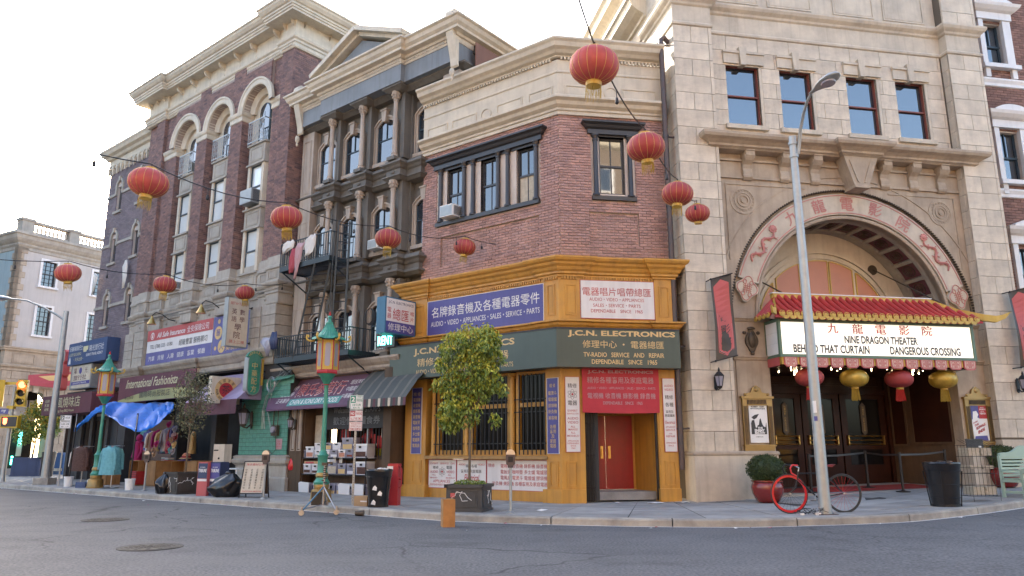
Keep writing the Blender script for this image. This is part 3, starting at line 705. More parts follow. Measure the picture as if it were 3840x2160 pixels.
t=board('vertical_sign','narrow purple vertical sign on the left end pier of the shopfront',FJ1,-5.24,-4.86,1.36,3.25,-.03,.03,'purple',edge='white',ed=.01)
mb=MB()
for i,s_ in enumerate(['精 修','電視機','收音機','錄影機','錄音機','電飯煲','咖啡壺','多士爐','電爐頭','電風扇']): txt(mb,s_,-5.19,-4.91,3.02-i*.165,3.13-i*.165,-.034,0,.006)
mb.build('lettering','gold_paint',t,FJ1)
t=board('vertical_sign','narrow purple vertical sign on the corner pier beside the window bars',FJ1,-.4,-.06,1.36,3.26,-.03,.03,'purple',edge='white',ed=.01)
mb=MB()
for s_,z in zip(['精 修','電燙斗','電煖爐','膠袋機','針灸機','美容機','各種','商用','及','家庭','電器'],[3.02,2.83,2.67,2.51,2.36,2.2,1.98,1.86,1.74,1.62,1.5]):
    wd=.12*len(s_.replace(' ',''))/1.5+.02; wd=min(.29,wd); txt(mb,s_,-.23-wd/2,-.23+wd/2,z,z+.1,-.034,0,.006)
mb.build('lettering','gold_paint',t,FJ1)
def vwhite(label,F,x0,x1,z0,z1,rows,atom=None):
    t=board('vertical_sign',label,F,x0,x1,z0,z1,-.03,.03,'white',edge='red_letter',ed=.01); a=MB();b=MB()
    for s_,z,h,wd,bl in rows: 
        c=(x0+x1)/2; txt(a if bl else b,s_,c-wd/2,c+wd/2,z,z+h,-.034,0,.008)
    a.build('lettering','black_letter',t,F); b.build('lettering','red_letter',t,F)
    if atom:
        m2=MB(); cx,cz,r=atom
        for k in range(3):
            pts=[]
            for i in range(25):
                q=2*math.pi*i/24; ex,ez=r*math.cos(q),r*.38*math.sin(q); an=R(60*k+90); pts.append((cx+ex*math.cos(an)-ez*math.sin(an),-.034,cz+ex*math.sin(an)+ez*math.cos(an)))
            m2.tube(pts,.0035,4,cap=False)
        m2.build('atom_emblem','black_letter',t,F); MB().arc_ring(cx,cz,0,r*.22,-.036,-.033,0,360,16,caps=False).build('atom_core','red_paint',t,F)
    return t
vwhite('narrow white vertical sign with atom drawing on the corner pier beside the red banner',FJ2,.12,.48,1.4,3.28,[('精修',3.0,.12,.24,1),('電器',2.56,.12,.24,1),('EXPERT',2.4,.05,.26,0),('SERVICE ON',2.33,.04,.3,0),('AUDIO',2.2,.065,.28,0),('VIDEO',2.1,.065,.28,0),('ALL',2.0,.05,.12,0),('MAKES!',1.93,.05,.24,0),('ALL',1.85,.05,.12,0),('MODELS!',1.77,.05,.3,0),('APPLIANCES',1.65,.04,.29,0),('DEPENDABLE',1.59,.04,.3,0),('SINCE',1.53,.04,.13,0),('1965',1.47,.04,.1,0)],(.3,2.84,.13))
vwhite('narrow white vertical sign on the right end pier by the rusty drainpipe',FJ2,2.72,3.04,1.4,3.27,[('AUDIO',3.05,.06,.24,0),('VIDEO',2.95,.06,.24,0),('精修',2.73,.11,.22,1),('各種',2.54,.11,.22,1),('商用及',2.38,.07,.2,1),('家庭電器',2.28,.07,.26,1),('Electrical',2.1,.08,.26,0),('APPLIANCES',2.0,.04,.26,0),('SERVICE',1.92,.05,.25,0),('AND',1.84,.03,.08,0),('REPAIR',1.76,.05,.24,0),('DEPENDABLE',1.6,.04,.26,0),('SINCE',1.53,.04,.14,0)])
t=board('panel_sign','square white panel with atom and red appliance lettering, leftmost below the shop windows',FJ1,-4.64,-3.6,.42,1.18,.1,.03,'white',edge='red_letter',ed=.012)
letters(t,FJ1,'red_letter',[('EXPERT   SERVICE   ON',-4.58,-3.66,1.06,1.11),('AUDIO',-4.58,-4.28,.82,.89),('VIDEO',-3.96,-3.66,.82,.89),('ALL',-4.5,-4.36,.75,.79),('MAKES!',-4.57,-4.3,.67,.71),('ALL',-3.9,-3.78,.75,.79),('MODELS!',-3.97,-3.64,.67,.71),('APPLIANCES',-4.46,-3.82,.56,.64),('DEPENDABLE SINCE 1965',-4.58,-3.66,.48,.53)],.096)
letters(t,FJ1,'black_letter',[('精修',-4.48,-4.26,.93,1.02),('電器',-3.96,-3.74,.93,1.02)],.096)
m2=MB()
for k in range(3):
    m2.tube([(-4.12+.13*math.cos(q*.2618)*math.cos(R(60*k+90))-.05*math.sin(q*.2618)*math.sin(R(60*k+90)),.096,.86+.13*math.cos(q*.2618)*math.sin(R(60*k+90))+.05*math.sin(q*.2618)*math.cos(R(60*k+90))) for q in range(25)],.003,4,cap=False)
m2.build('atom_emblem','black_letter',t,FJ1); MB().arc_ring(-4.12,.86,0,.03,.092,.097,0,360,14,caps=False).build('atom_core','red_paint',t,FJ1)
t=board('panel_sign','white panel with red Electrical script, middle one behind the planter tree',FJ1,-3.56,-2.52,.42,1.18,.1,.03,'white',edge='red_letter',ed=.012)
letters(t,FJ1,'red_letter',[('AUDIO',-3.5,-3.25,1.04,1.09),('VIDEO',-2.82,-2.57,1.04,1.09)],.096); letters(t,FJ1,'black_letter',[('精修各種',-3.24,-2.84,.98,1.07),('商用及家庭電器',-3.42,-2.68,.84,.93)],.096)
letters(t,FJ1,'red_paint',[('Electrical',-3.3,-2.75,.62,.8)],.096,shear=.35)
t=board('panel_sign','long white panel with rows of red Chinese characters right of the planter tree',FJ1,-2.48,-.46,.42,1.18,.1,.03,'white',edge='red_letter',ed=.012)
letters(t,FJ1,'red_letter',[('精修',-2.44,-2.22,1.0,1.1),('電視機 收音機 錄影機 錄音機',-2.02,-.5,.98,1.09),('電飯煲 咖啡壺 多士爐 電爐頭',-2.02,-.5,.83,.94),('電風扇 電燙斗 電煖爐 膠袋機',-2.02,-.5,.68,.79),('針灸機 美容機 各種商用及家庭電器',-2.3,-.5,.53,.64)],.096)
# red cloth banner
bn=thing('banner','red cloth banner with pale lettering hung over the red door','banner',FJ2)
mb=MB(); nx,nz=16,10
for j in range(nz+1):
    for i in range(nx+1):
        u=i/nx; v=j/nz; mb.v.append((.55+2.06*u,-.07-.03*math.sin(u*5+v*3)*(1-v)-.05*math.sin(math.pi*u)*(.3+.7*math.sin(math.pi*v)),2.38+1.13*v-.02*math.sin(math.pi*u)*(1-v)))
for j in range(nz):
    for i in range(nx): mb.f.append((j*(nx+1)+i,j*(nx+1)+i+1,(j+1)*(nx+1)+i+1,(j+1)*(nx+1)+i)); mb.m.append(0)
mb.build('cloth','red_cloth',bn,FJ2,smooth=True)
def bnf(x,y_,z):
    u=(x-.55)/2.06; v=(z-2.38)/1.13; return (x,-.074-.03*math.sin(u*5+v*3)*(1-v)-.05*math.sin(math.pi*u)*(.3+.7*math.sin(math.pi*v))-.006,z)
letters(bn,FJ2,'pink_cloth',[('J.C.N. ELECTRONICS',.7,2.46,3.36,3.46,.03),('精修各種商用及家庭電器',.68,2.46,3.12,3.29,.01),('AUDIO・VIDEO・APPLIANCES・SALES・SERVICE・PARTS',.68,2.5,2.97,3.03,.01),('電視機 收音機 錄影機 錄音機',.68,2.5,2.73,2.88,.012),('DEPENDABLE   SINCE   1965',1.08,2.14,2.58,2.66,.01)],0,fn=bnf)
# blue projecting box sign
ps=thing('projecting_sign','blue projecting box sign with red and white Chinese lettering left of the shop','sign',FL,GRP)
PSB=True
def perp(F,x,w): return F@Matrix.Translation((x,-w,0))@Matrix.Rotation(R(90),4,'Z')   # local x runs from the tip of the sign towards the wall
FP=perp(FJ1,-5.1,1.38); WORLD[ps.name]=FP; ps.matrix_world=FP
MB().box(0,1.26,0,.35,4.76,5.84).build('sign_box','blue_box',ps,FP)
MB().box(.05,1.21,-.008,0,5.12,5.8).build('white_face','white',ps,FP); MB().box(.05,1.21,-.008,0,4.8,5.12).build('navy_face','purple',ps,FP)
letters(ps,FP,'navy',[('J.C.N. ELECTRONICS',.12,1.14,5.63,5.73,.01)],-.011); letters(ps,FP,'red_paint',[('總匯',.3,.95,5.18,5.52,.04),('電',.08,.24,5.38,5.53),('器',.08,.24,5.2,5.35),('唱',1.02,1.16,5.38,5.5),('片',1.02,1.16,5.2,5.34)],-.011)
letters(ps,FP,'white',[('修理中心',.12,1.14,4.85,5.07,.03)],-.011)
for z in (4.95,5.55): MB().tube([(1.26,.1,z),(1.5,.1,z)],.02).lathe((1.44,.1,z),[(.05,0),(.05,.03)],8,ax='x').build('bracket','black_metal',ps,FP)
# window air conditioner
def ac(F,x0,x1,z0,z1,y0,y1,label,m='white_clean'):
    t=thing('air_conditioner',label,'air conditioner',F); MB().box(x0,x1,y0,y1,z0,z1).build('case',m,t,F)
    mb=MB(); n=8
    for i in range(n): mb.box(x0+.03,x1-.03,y0-.01,y0,z0+.03+(z1-z0-.06)*i/n,z0+.03+(z1-z0-.06)*(i+.5)/n)
    mb.box(x0+.02,x1-.02,y0-.004,y0+.001,z0+.02,z1-.02); mb.build('grille','galvanised',t,F)
    mb=MB()
    for i in range(9): mb.box(x1,x1+.005,y0+.08+i*.035,y0+.1+i*.035,z0+.04,z1-.04)
    mb.build('side_vent','grey_shop',t,F); return t
ac(FJ1,-4.27,-3.75,8.38,8.74,-.05,.42,'white window air conditioner with peeling grille in the corner building window')
def rail(F,x0,x1,y,z,h,m,parent=None):
    for i in range(int((x1-x0)/.3)+1): MB().box(x0+i*.3-.012,x0+i*.3+.012,y,y+.02,z,z+h).build('post',m,parent,F)
    MB().box(x0,x1,y-.005,y+.025,z+h-.02,z+h+.02).build('rail',m,parent,F)
for cx_,cz_ in ((-.9,0),):
    pass
rt_=thing('roof_railing','blue metal railing on the flat roof behind the cream parapet','railing',FJ1)
rail(FJ1,-5.0,-2.4,2.6,12.75,1.25,'blue_sign',rt_)
# ================================================================ theater
TT=thing('theater_building','pale stone theater with a huge arched entrance and carved arch lettering','theater',FT)
def tb(mb,n,m='limestone_plain',p=None,**k): return mb.build(n,m,p or TT,FT,**k)
# backing mass
tb(MB().box(.16,10.35,3.2,12,0,16.5),'wall_core','limestone_plain')
tb(MB().box(.18,.4,.04,12,0,16.5).box(10.15,10.38,.04,12,0,16.5),'side_wall','stone_joint')
WIN=[(1.88,2.93,10.62,12.56),(3.6,4.63,10.62,12.56),(5.8,6.83,10.62,12.56),(7.48,8.5,10.62,12.56)]
tb(MB().skin(1.35,9.25,10.05,13.5,.33,.7,WIN),'upper_wall','stone_joint')
tb(MB().box(.19,1.32,.03,.6,.1,16.6).box(9.24,10.38,.03,.6,.1,16.6),'pilaster_core','stone_joint')
blocks=[]
def ashlar(x0,x1,z0,z1,bw,bh,y,d=.035,holes=(),row0=0,F=FT):
    for a in courses(x0,x1,z0,z1,bw,bh,.014,holes,(),.5,0,row0): blocks.append((F,a[0],a[1],y,y+d+.02,a[2],a[3]))
# pilasters: alternate one long block with two short
def pil(x0,x1,z0,z1,bh=.52):
    n=round((z1-z0)/bh); h=(z1-z0)/n
    for i in range(n):
        za,zb=z0+i*h+.007,z0+(i+1)*h-.007; e=.1
        cuts=[x0,x1-e,x1] if i%2 else [x0,(x0+x1-e)/2,x1-e,x1]
        for a,b in zip(cuts,cuts[1:]): blocks.append((FT,a+(.007 if a!=x0 else 0),b-(.007 if b!=x1 else 0),0,.06,za,zb))
pil(.15,1.34,1.38,13.46); pil(9.22,10.4,1.75,9.95); pil(9.22,10.4,9.95,13.46)
pil(.15,1.34,14.42,16.5); pil(9.22,10.4,14.42,16.5)
# return faces of the pilasters seen from the left side
FTS=FT@Matrix.Translation((.15,0,0))@Matrix.Rotation(R(-90),4,'Z')   # x' goes from the wall to the front edge
def side_ashlar(F,x0,x1,z0,z1,y): 
    for a in courses(x0,x1,z0,z1,.85,.52,.014,(),(),.5): blocks.append((F,a[0],a[1],y,y+.05,a[2],a[3]))
side_ashlar(FTS,-9,0,1.38,13.46,0.0); side_ashlar(FTS,-9,0,14.42,16.5,0.0)
F9=FT@Matrix.Translation((9.22,0,0))@Matrix.Rotation(R(-90),4,'Z')
for a in courses(-.32,0,1.75,13.46,.4,.52,.014): blocks.append((F9,a[0],a[1],0,.05,a[2],a[3]))
# upper wall blocks round the windows
H=[(a-.0,b+.08,c-.14,13.0 if False else d+.45) for a,b,c,d in WIN]
ashlar(1.42,9.16,10.12,13.46,1.02,.478,.3,holes=[(a,b+.09,c-.13,d) for a,b,c,d in WIN],row0=1)
lay(blocks,TT,'stone_block','limestone',300,'stone_blocks')
# base
tb(MB().box(.1,1.42,-.04,.6,.0,1.33).box(1.42,2.5,.1,.6,.0,1.33),'base_course'); tb(MB().sweep([(.1,.5),(.1,-.04),(1.42,-.04),(1.42,.1),(2.5,.1),(2.5,.6)],[(0,1.3),(.03,1.32),(.03,1.37),(0,1.4),(-.1,1.41)]),'base_ledge','limestone_warm')
tb(MB().box(8.3,9.2,.1,.6,.0,1.4).box(9.2,10.45,-.04,.6,.0,1.7),'base_course'); tb(MB().sweep([(8.3,.1),(9.2,.1)],[(0,1.38),(.03,1.4),(.03,1.44),(0,1.46)]),'base_ledge','limestone_warm')
# pilaster caps and the band between
cap=[(0,13.46),(.04,13.48),(.05,13.54),(.02,13.57),(0,13.6),(0,14.1),(.05,14.14),(.07,14.2),(.16,14.28),(.2,14.36),(.2,14.42),(0,14.46)]
tb(MB().sweep([(.15,2.2),(.15,0),(1.34,0),(1.34,.3),(9.22,.3),(9.22,0),(10.4,0),(10.4,2)],cap),'band_cornice','limestone_plain')
tb(MB().box(1.34,9.22,.34,.7,13.45,16.6),'attic_wall')
for a,b in ((1.75,3.1),(3.4,4.88),(5.62,7.04),(7.36,8.82)): panel(FT,a,b,14.6,16.2,.34,'limestone_plain',TT,.05,.03,'attic_panel')
tb(MB().sweep([(.15,9),(.15,0),(1.34,0)],[(0,16.4),(.1,16.45),(.2,16.6),(.45,16.75),(.5,16.95),(.6,17.05),(.6,17.2),(0,17.25)]),'main_cornice','cream_trim')
tb(MB().sweep([(.15,12),(.15,1.9)],[(0,14.9),(.08,14.92),(.1,15.0),(.3,15.1),(.5,15.25),(.55,15.45),(.62,15.5),(.62,15.6),(0,15.65)]),'side_cornice','cream_trim')
# windows
for i,(a,b,c,d) in enumerate(WIN):
    o=MB().box(a,a+.035,.4,.5,c,d).box(b-.035,b,.4,.5,c,d).box(a+.03,b-.03,.4,.5,d-.05,d).box(a+.03,b-.03,.4,.5,c,c+.035).box(a+.03,b-.03,.39,.5,(c+d)/2-.03,(c+d)/2+.01)
    o=tb(o,'window','window_red'); MB().box(a+.03,b-.03,.46,.465,c+.03,(c+d)/2).build('pane','glass',o,FT); MB().box(a+.03,b-.03,.48,.485,(c+d)/2,d-.03).build('pane','glass',o,FT)
    tb(MB().box(a-.13,b+.14,.2,.42,c-.13,c),'sill','limestone_plain')
    tb(MB().prism([(a-.08,d),((a+b)/2-.12,d),((a+b)/2-.12,d+.42),(a-.08,d+.42)],.24,.4).prism([((a+b)/2+.1,d),(b+.15,d),(b+.15,d+.42),((a+b)/2+.1,d+.42)],.24,.4).box(a-.1,b+.17,.2,.4,d+.32,d+.38),'lintel','limestone_plain')
    tb(MB().prism([((a+b)/2-.09,d-.06),((a+b)/2+.07,d-.06),((a+b)/2+.11,d+.5),((a+b)/2-.13,d+.5)],.17,.4),'keystone','limestone_plain')
    tb(MB().box(b,b+.09,.3,.5,c,d).box(a-.0,b,.42,.6,d,d+.02),'reveal','limestone_plain')
# bracketed cornice
tb(MB().sweep([(1.12,.3),(1.12,.02),(5.12,.02),(5.12,-.14),(6.28,-.14),(6.28,.02),(9.6,.02),(9.6,.3)],[(-.3,9.72),(0,9.74),(.05,9.78),(.1,9.8),(.1,9.86),(.2,9.93),(.32,9.98),(.36,10.05),(.36,10.12),(-.3,10.16)]),'bracket_cornice','limestone_warm')
tb(MB().box(1.36,9.2,.27,.34,8.98,9.06).box(1.36,9.2,.27,.34,9.5,9.56),'string_course','limestone_warm')
def bracket(F,x,z0,z1,y,wd,out,m,parent,name='bracket'):
    h=z1-z0; pr=[(0,0),(.25,.02),(.42,.1),(.38,.3),(.3,.42),(.42,.55),(.75,.66),(1,.8),(1,.95),(1.08,.96),(1.08,1),(0,1)]
    mb=MB(); pts=[(o*out,z0+q*h) for o,q in pr]; n=len(pts)
    vs=[(x-wd/2,y-o,z) for o,z in pts]+[(x+wd/2,y-o,z) for o,z in pts]
    mb.add(vs,[tuple(range(n)),tuple(range(2*n-1,n-1,-1))]+[(i,i+n,(i+1)%n+n,(i+1)%n) for i in range(n)])
    mb.lathe((x-wd*.6,y-out*.72,z0+h*.78),[(out*.2,0),(out*.2,wd*1.2)],12,ax='x'); mb.lathe((x-wd*.55,y-out*.3,z0+h*.15),[(out*.13,0),(out*.13,wd*1.1)],10,ax='x')
    return mb.build(name,m,parent,F)
for x in (2.3,3.45,4.42,6.68,7.65,8.6): bracket(FT,x,8.93,9.76,.36,.27,.36,'limestone_warm',TT)
tb(MB().prism([(5.15,9.75),(6.25,9.75),(5.86,8.82),(5.42,8.82)],-.12,.4).prism([(5.3,9.62),(5.42,9.62),(5.58,8.95),(5.52,8.95)],-.15,-.12).prism([(6.1,9.62),(5.98,9.62),(5.72,8.95),(5.78,8.95)],-.15,-.12).box(5.4,5.88,-.16,.4,8.78,8.86),'arch_keystone','limestone_warm')
# spandrel wall with the great arch
AX,AZ=5.42,5.0
def spandrel(y0,y1,r,x0,x1,z0,z1,m,name,n=48):
    mb=MB(); pts=[(AX+r*math.cos(math.pi*i/n),AZ+r*math.sin(math.pi*i/n)) for i in range(n+1)]
    for i in range(n):
        (xa,za),(xb,zb)=pts[i],pts[i+1]; mb.prism([(xa,za),(xa,z1),(xb,z1),(xb,zb)],y0,y1)
    mb.box(x0,AX-r,y0,y1,z0,z1).box(AX+r,x1,y0,y1,z0,z1)
    return tb(mb,name,m)
spandrel(.33,.46,3.84,1.35,9.24,4.9,10.05,'limestone_warm','spandrel')
tb(MB().box(1.35,1.58,.33,.46,1.3,4.9).box(9.26,9.3,.33,.46,1.3,4.9),'spandrel','limestone_warm')
spandrel(.46,.62,3.0,1.4,9.2,4.95,9.0,'limestone_warm','arch_face')
# moulding lines of the spandrel
mb=MB(); mb.arc_ring(AX,AZ,4.22,4.26,.305,.33,22,158,40); mb.box(1.62,4.1,.305,.33,8.8,8.84).box(6.8,9.0,.305,.33,8.8,8.84).box(1.62,1.66,.305,.33,6.6,8.8).box(8.98,9.02,.305,.33,6.6,8.8); tb(mb,'spandrel_moulding','limestone_warm')
for x in (2.14,8.5):
    mb=MB()
    for r0,r1,d in ((.33,.4,.02),(.22,.27,.02),(.14,.18,.03),(0,.07,.04)): mb.arc_ring(x,8.33,r0,r1,.33-d,.335,0,360,28,caps=False)
    for i in range(20): a=R(i*18); mb.box(x+.3*math.cos(a)-.022,x+.3*math.cos(a)+.022,.312,.33,8.33+.3*math.sin(a)-.022,8.33+.3*math.sin(a)+.022)
    tb(mb,'rosette','limestone_warm')
# rope moulding
mb=MB(); n=150
for i in range(n+1):
    a=math.pi*i/n; mb.ball((AX+3.84*math.cos(a),.36,AZ+3.84*math.sin(a)),.055,.05,.034,6,4)
tb(mb,'rope_moulding','bronze',smooth=True)
# inner archivolt and stilted legs
prof=[(3.0,.46),(3.0,.40),(3.05,.38),(3.09,.40),(3.09,.46)]
tb(MB().arc_sweep(AX,AZ,prof,0,180,48),'archivolt','limestone_warm')
# arch sign ring
ring=thing('arch_sign','curved stone band over the arch with raised pink Chinese title and dragons','sign',FT)
A0=17.5
MB().arc_ring(AX,AZ,3.12,3.74,.36,.46,A0,180-A0,56).build('band','limestone_plain',ring,FT)
MB().arc_ring(AX,AZ,3.155,3.18,.345,.37,A0+1,179-A0,56).arc_ring(AX,AZ,3.68,3.705,.345,.37,A0+1,179-A0,56).build('border_line','pink_paint',ring,FT)
def onarc(deg,rm):
    th=R(90-deg)   # deg clockwise from the top
    def f(x,y,z): 
        rr=rm+z; a=th; cx=AX+rm*math.cos(a); cz=AZ+rm*math.sin(a)
        ca,sa=math.cos(a-math.pi/2),math.sin(a-math.pi/2)
        return (cx+x*ca-z*sa,y,cz+x*sa+z*ca)
    return f
mb=MB()
for ch,dg in zip('九龍電影院',(-31.5,-15.5,0,15.5,31.5)):
    txt(mb,ch,-.21,.21,-.2,.2,.35,0,.008,0,onarc(dg,3.43)); txt(mb,ch,-.2,.22,-.19,.21,.345,0,.008,0,onarc(dg,3.43)); mb.build('raised_character','pink_paint',ring,FT); mb=MB()
# serpentine dragons at both ends
for s in (-1,1):
    f=onarc(s*53,3.43); mb=MB(); pts=[]
    for i in range(28):
        u=i/27; x=-.62+1.2*u; z=.13*math.sin(u*13)*(1-.3*u); pts.append(Vector(f(x*-s if s<0 else -x,.34,z)))
    mb.tube(pts,[.032*(1-.6*abs(2*(i/27)-.9)) +.01 for i in range(28)],6)
    for i in range(3,26,2):
        p=pts[i]; mb.ball(tuple(p+Vector((.05*(1 if i%4 else -1),0,.05*(1 if i%4<2 else -1)))),.035,.015,.02,6,4)
    hd=pts[-1]
    for i in (6,13,19,23):
        for dx in (-1,1):
            p=pts[i]; mb.tube([tuple(p),(p.x+dx*.08,.335,p.z-.06),(p.x+dx*.15,.335,p.z-.02)],[.02,.015,.008],5); mb.tube([(p.x+dx*.08,.335,p.z-.06),(p.x+dx*.13,.335,p.z-.1)],.008,4)
    for k in range(9):
        a=k*.7; mb.ball((hd.x+.09*math.cos(a),.335,hd.z+.09*math.sin(a)),.05,.02,.03,6,4)
    mb.ball((hd.x,.33,hd.z),.09,.03,.08,8,5)
    mb.build('dragon','pink_paint',ring,FT,smooth=True)
    # knot at the end of the band
    g=onarc(s*76.5,3.43); mb=MB()
    pts=[]
    for i in range(32):
        a=2*math.pi*i/32; r=.30+.045*math.cos(4*a); pts.append((r*1.15*math.cos(a),r*math.sin(a)))
    P=[g(x,0,z) for x,z in pts]; mb.prism([(p[0],p[2]) for p in P],.34,.46); mb.build('knot_plate','limestone_plain',ring,FT)
    mb=MB()
    Q=[g(1.0*x*.88,.335,z*.88) for x,z in pts]; mb.tube(Q+[Q[0]],.014,5,cap=False)
    for k in (-1,0,1):
        mb.tube([g(-.13,.33,k*.06),g(.13,.33,k*.06)],.012,5); mb.tube([g(k*.06,.33,-.13),g(k*.06,.33,.13)],.012,5)
    for cx,cz in ((.17,.1),(-.17,.1),(.17,-.1),(-.17,-.1)):
        mb.tube([g(cx+.06*math.cos(q*.5236),.33,cz+.05*math.sin(q*.5236)) for q in range(13)],.012,5,cap=False)
    mb.build('knot','pink_paint',ring,FT)
# barrel vault: soffit with coffers
tb(MB().arc_sweep(AX,AZ,[(3.0,.46),(3.0,.8),(3.08,.8),(3.08,1.6),(3.0,1.6),(3.0,2.0)],0,180,48),'vault','stone_grey')
for i in range(15):
    a0=6+i*11.4; 
    mb=MB(); 
    for r0,r1,y0,y1,aa,ab in ((2.985,3.08,.8,1.6,a0-1.0,a0+1.0),): mb.arc_ring(AX,AZ,r0,r1,y0,y1,aa,ab,2)
    tb(mb,'vault_rib','stone_grey')
    if i<14:
        am=a0+5.7; tb(MB().arc_ring(AX,AZ,3.04,3.07,.86,1.54,am-4.3,am+4.3,4),'coffer','maroon')
        c=Vector((AX+3.03*math.cos(R(am)),1.2,AZ+3.03*math.sin(R(am)))); mb=MB(); nrm=Vector((math.cos(R(am)),0,math.sin(R(am)))); tg=Vector((-nrm.z,0,nrm.x)); yv=Vector((0,1,0))
        for r in (.18,.1,.04): mb.tube([tuple(c+tg*r*math.cos(q*.5236)+yv*r*1.2*math.sin(q*.5236)) for q in range(13)],.018,5,cap=False)
        tb(mb,'coffer_rosette','bronze')
# lunette wall with fan window
tb(MB().arc_ring(AX,AZ,0,2.99,1.9,2.0,0,180,40).box(2.5,8.35,1.9,2.0,4.6,5.0),'lunette_wall','cream_trim')
fw=tb(MB().arc_ring(AX,4.92,2.42,2.5,1.84,1.9,0,180,40).arc_ring(AX,4.92,2.26,2.34,1.86,1.9,0,180,40),'fan_window','cream_trim')
for xa,xb in ((3.35,3.75),(3.9,4.65),(4.95,5.62),(5.72,6.45),(6.6,7.35)):
    def tp(x,r): return 4.92+math.sqrt(max(0.0,r*r-(x-AX)**2))
    xs_=[xa+(xb-xa)*i/6 for i in range(7)]
    MB().prism([(xa,4.95),(xb,4.95)]+[(x,tp(x,2.18)) for x in xs_[::-1]],1.88,1.9).build('pane','salmon',fw,FT)
    bd=MB().box(xa-.03,xa,1.86,1.9,4.95,tp(xa,2.2)).box(xb,xb+.03,1.86,1.9,4.95,tp(xb,2.2))
    for p,q in zip(xs_,xs_[1:]): bd.prism([(p,tp(p,2.18)),(q,tp(q,2.18)),(q,tp(q,2.21)),(p,tp(p,2.21))],1.86,1.9)
    bd.build('gold_bead','yellow_paint',fw,FT)
# arch piers with two ledges and bronze cartouches
for x0,x1,s in ((1.58,2.55,1),(8.3,9.24,-1)):
    tb(MB().box(x0,x1,.3,.62,1.4,4.95).box(x0 if s>0 else x0,x1,.62,3.2,.1,4.95) if True else None,'arch_pier','limestone_warm')
    for z in (3.83,4.88): tb(MB().sweep([(x0-.03,.5),(x0-.03,.3),(x1+.02,.3),(x1+.02,.6)],[(0,z-.04),(.03,z-.02),(.06,z+.03),(.09,z+.05),(.09,z+.09),(0,z+.1)]),'pier_ledge','limestone_warm')
    c=MB(); cx=(x0+x1)/2; cz=4.34
    pts=[]
    for i in range(28):
        a=2*math.pi*i/28; r=1+.1*math.cos(4*a); pts.append((cx+.17*r*math.cos(a),cz+.3*r*math.sin(a)-.02))
    c.prism(pts,.24,.31); c.ball((cx,.25,cz),.12,.07,.22,12,8); c.ball((cx-.2,.26,cz+.2),.06,.04,.05,8,5); c.ball((cx+.2,.26,cz+.2),.06,.04,.05,8,5); c.ball((cx,.26,cz+.32),.13,.05,.05,8,5); c.ball((cx,.26,cz-.36),.06,.05,.07,8,5)
    tb(c,'cartouche','bronze',smooth=True)
# right inner wall of the entrance with tall panels
FRS=FT@Matrix.Translation((7.75,3.1,0))@Matrix.Rotation(R(-72),4,'Z')
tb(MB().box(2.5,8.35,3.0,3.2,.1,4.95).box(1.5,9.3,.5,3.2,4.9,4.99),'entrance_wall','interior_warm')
iw=MB().prism_xy([(7.62,2.55),(8.32,.62),(8.4,.62),(8.4,3.2),(7.62,3.2)],.1,4.9); tb(iw,'inner_wall','wood_brown')
FW=FT@Matrix.Translation((7.62,2.54,0))@Matrix.Rotation(math.atan2(-1.93,.70),4,'Z')
for a,b,z0,z1 in ((.22,.6,1.6,4.3),(.85,1.95,1.65,4.4)):
    MB().box(a,b,-.03,0,z0,z1).build('wall_panel','mahogany',TT,FW); MB().box(a-.05,b+.05,-.05,0,z0-.06,z0).box(a-.05,a,-.05,0,z0,z1).box(b,b+.05,-.05,0,z0,z1).build('panel_frame','wood_brown',TT,FW)
# doors
tb(MB().box(2.5,7.65,2.5,2.6,3.18,4.9).box(2.5,7.65,2.42,2.6,3.1,3.22),'transom','mahogany')
for a,b in ((2.65,3.5),(3.75,5.0),(5.15,7.4)): panel(FT,a,b,3.35,4.2,2.5,'mahogany',TT,.04,.03,'transom_panel')
DX=[2.62,3.62,4.75,5.82,6.42,7.5]
for i,(a,b) in enumerate(((2.55,3.5),(3.66,4.72),(4.76,6.0),(6.05,7.55))):
    d=MB().box(a,a+.2,2.5,2.56,.33,3.1).box(b-.2,b,2.5,2.56,.33,3.1).box(a+.2,b-.2,2.5,2.56,.33,1.0).box(a+.2,b-.2,2.5,2.56,2.95,3.1).box(a+.2,b-.2,2.5,2.56,1.45,1.62)
    d=tb(d,'door','mahogany'); MB().box(a+.2,b-.2,2.53,2.54,1.0,1.45).build('pane','glass_dark',d,FT); MB().box(a+.2,b-.2,2.53,2.54,1.62,2.95).build('pane','glass_dark',d,FT)
    h=MB()
    for z in (1.6,1.72,1.84): h.tube([(a+.14,2.43,z),(b-.14,2.43,z)],.016,6)
    h.box(a+.14,a+.17,2.43,2.5,1.58,1.86).box(b-.17,b-.14,2.43,2.5,1.58,1.86); h.build('push_bar','brass',d,FT)
    c=(a+b)/2; pl=MB().prism([(c-.09,1.95),(c,1.85),(c+.09,1.95),(c+.09,2.75),(c,2.85),(c-.09,2.75)],2.49,2.52).build('door_plate','bronze',d,FT)
    mb=MB(); txtv(mb,'九龍電影院' if i%2==0 else 'NINE DRAGON',c,2.74,1.98,.09 if i%2==0 else .05,2.485,0,.02); mb.build('lettering','brass' if i==2 else 'gold_frame',d,FT)
tb(MB().box(3.5,3.66,2.42,2.6,.3,3.1).box(7.55,7.66,2.4,2.6,.3,4.9).box(2.5,2.56,2.4,2.6,.3,4.9),'door_post','mahogany')
tb(MB().prism_xy([(2.4,.2),(8.4,.2),(8.3,2.5),(2.5,2.5)],.2,.3),'threshold','stone_grey')
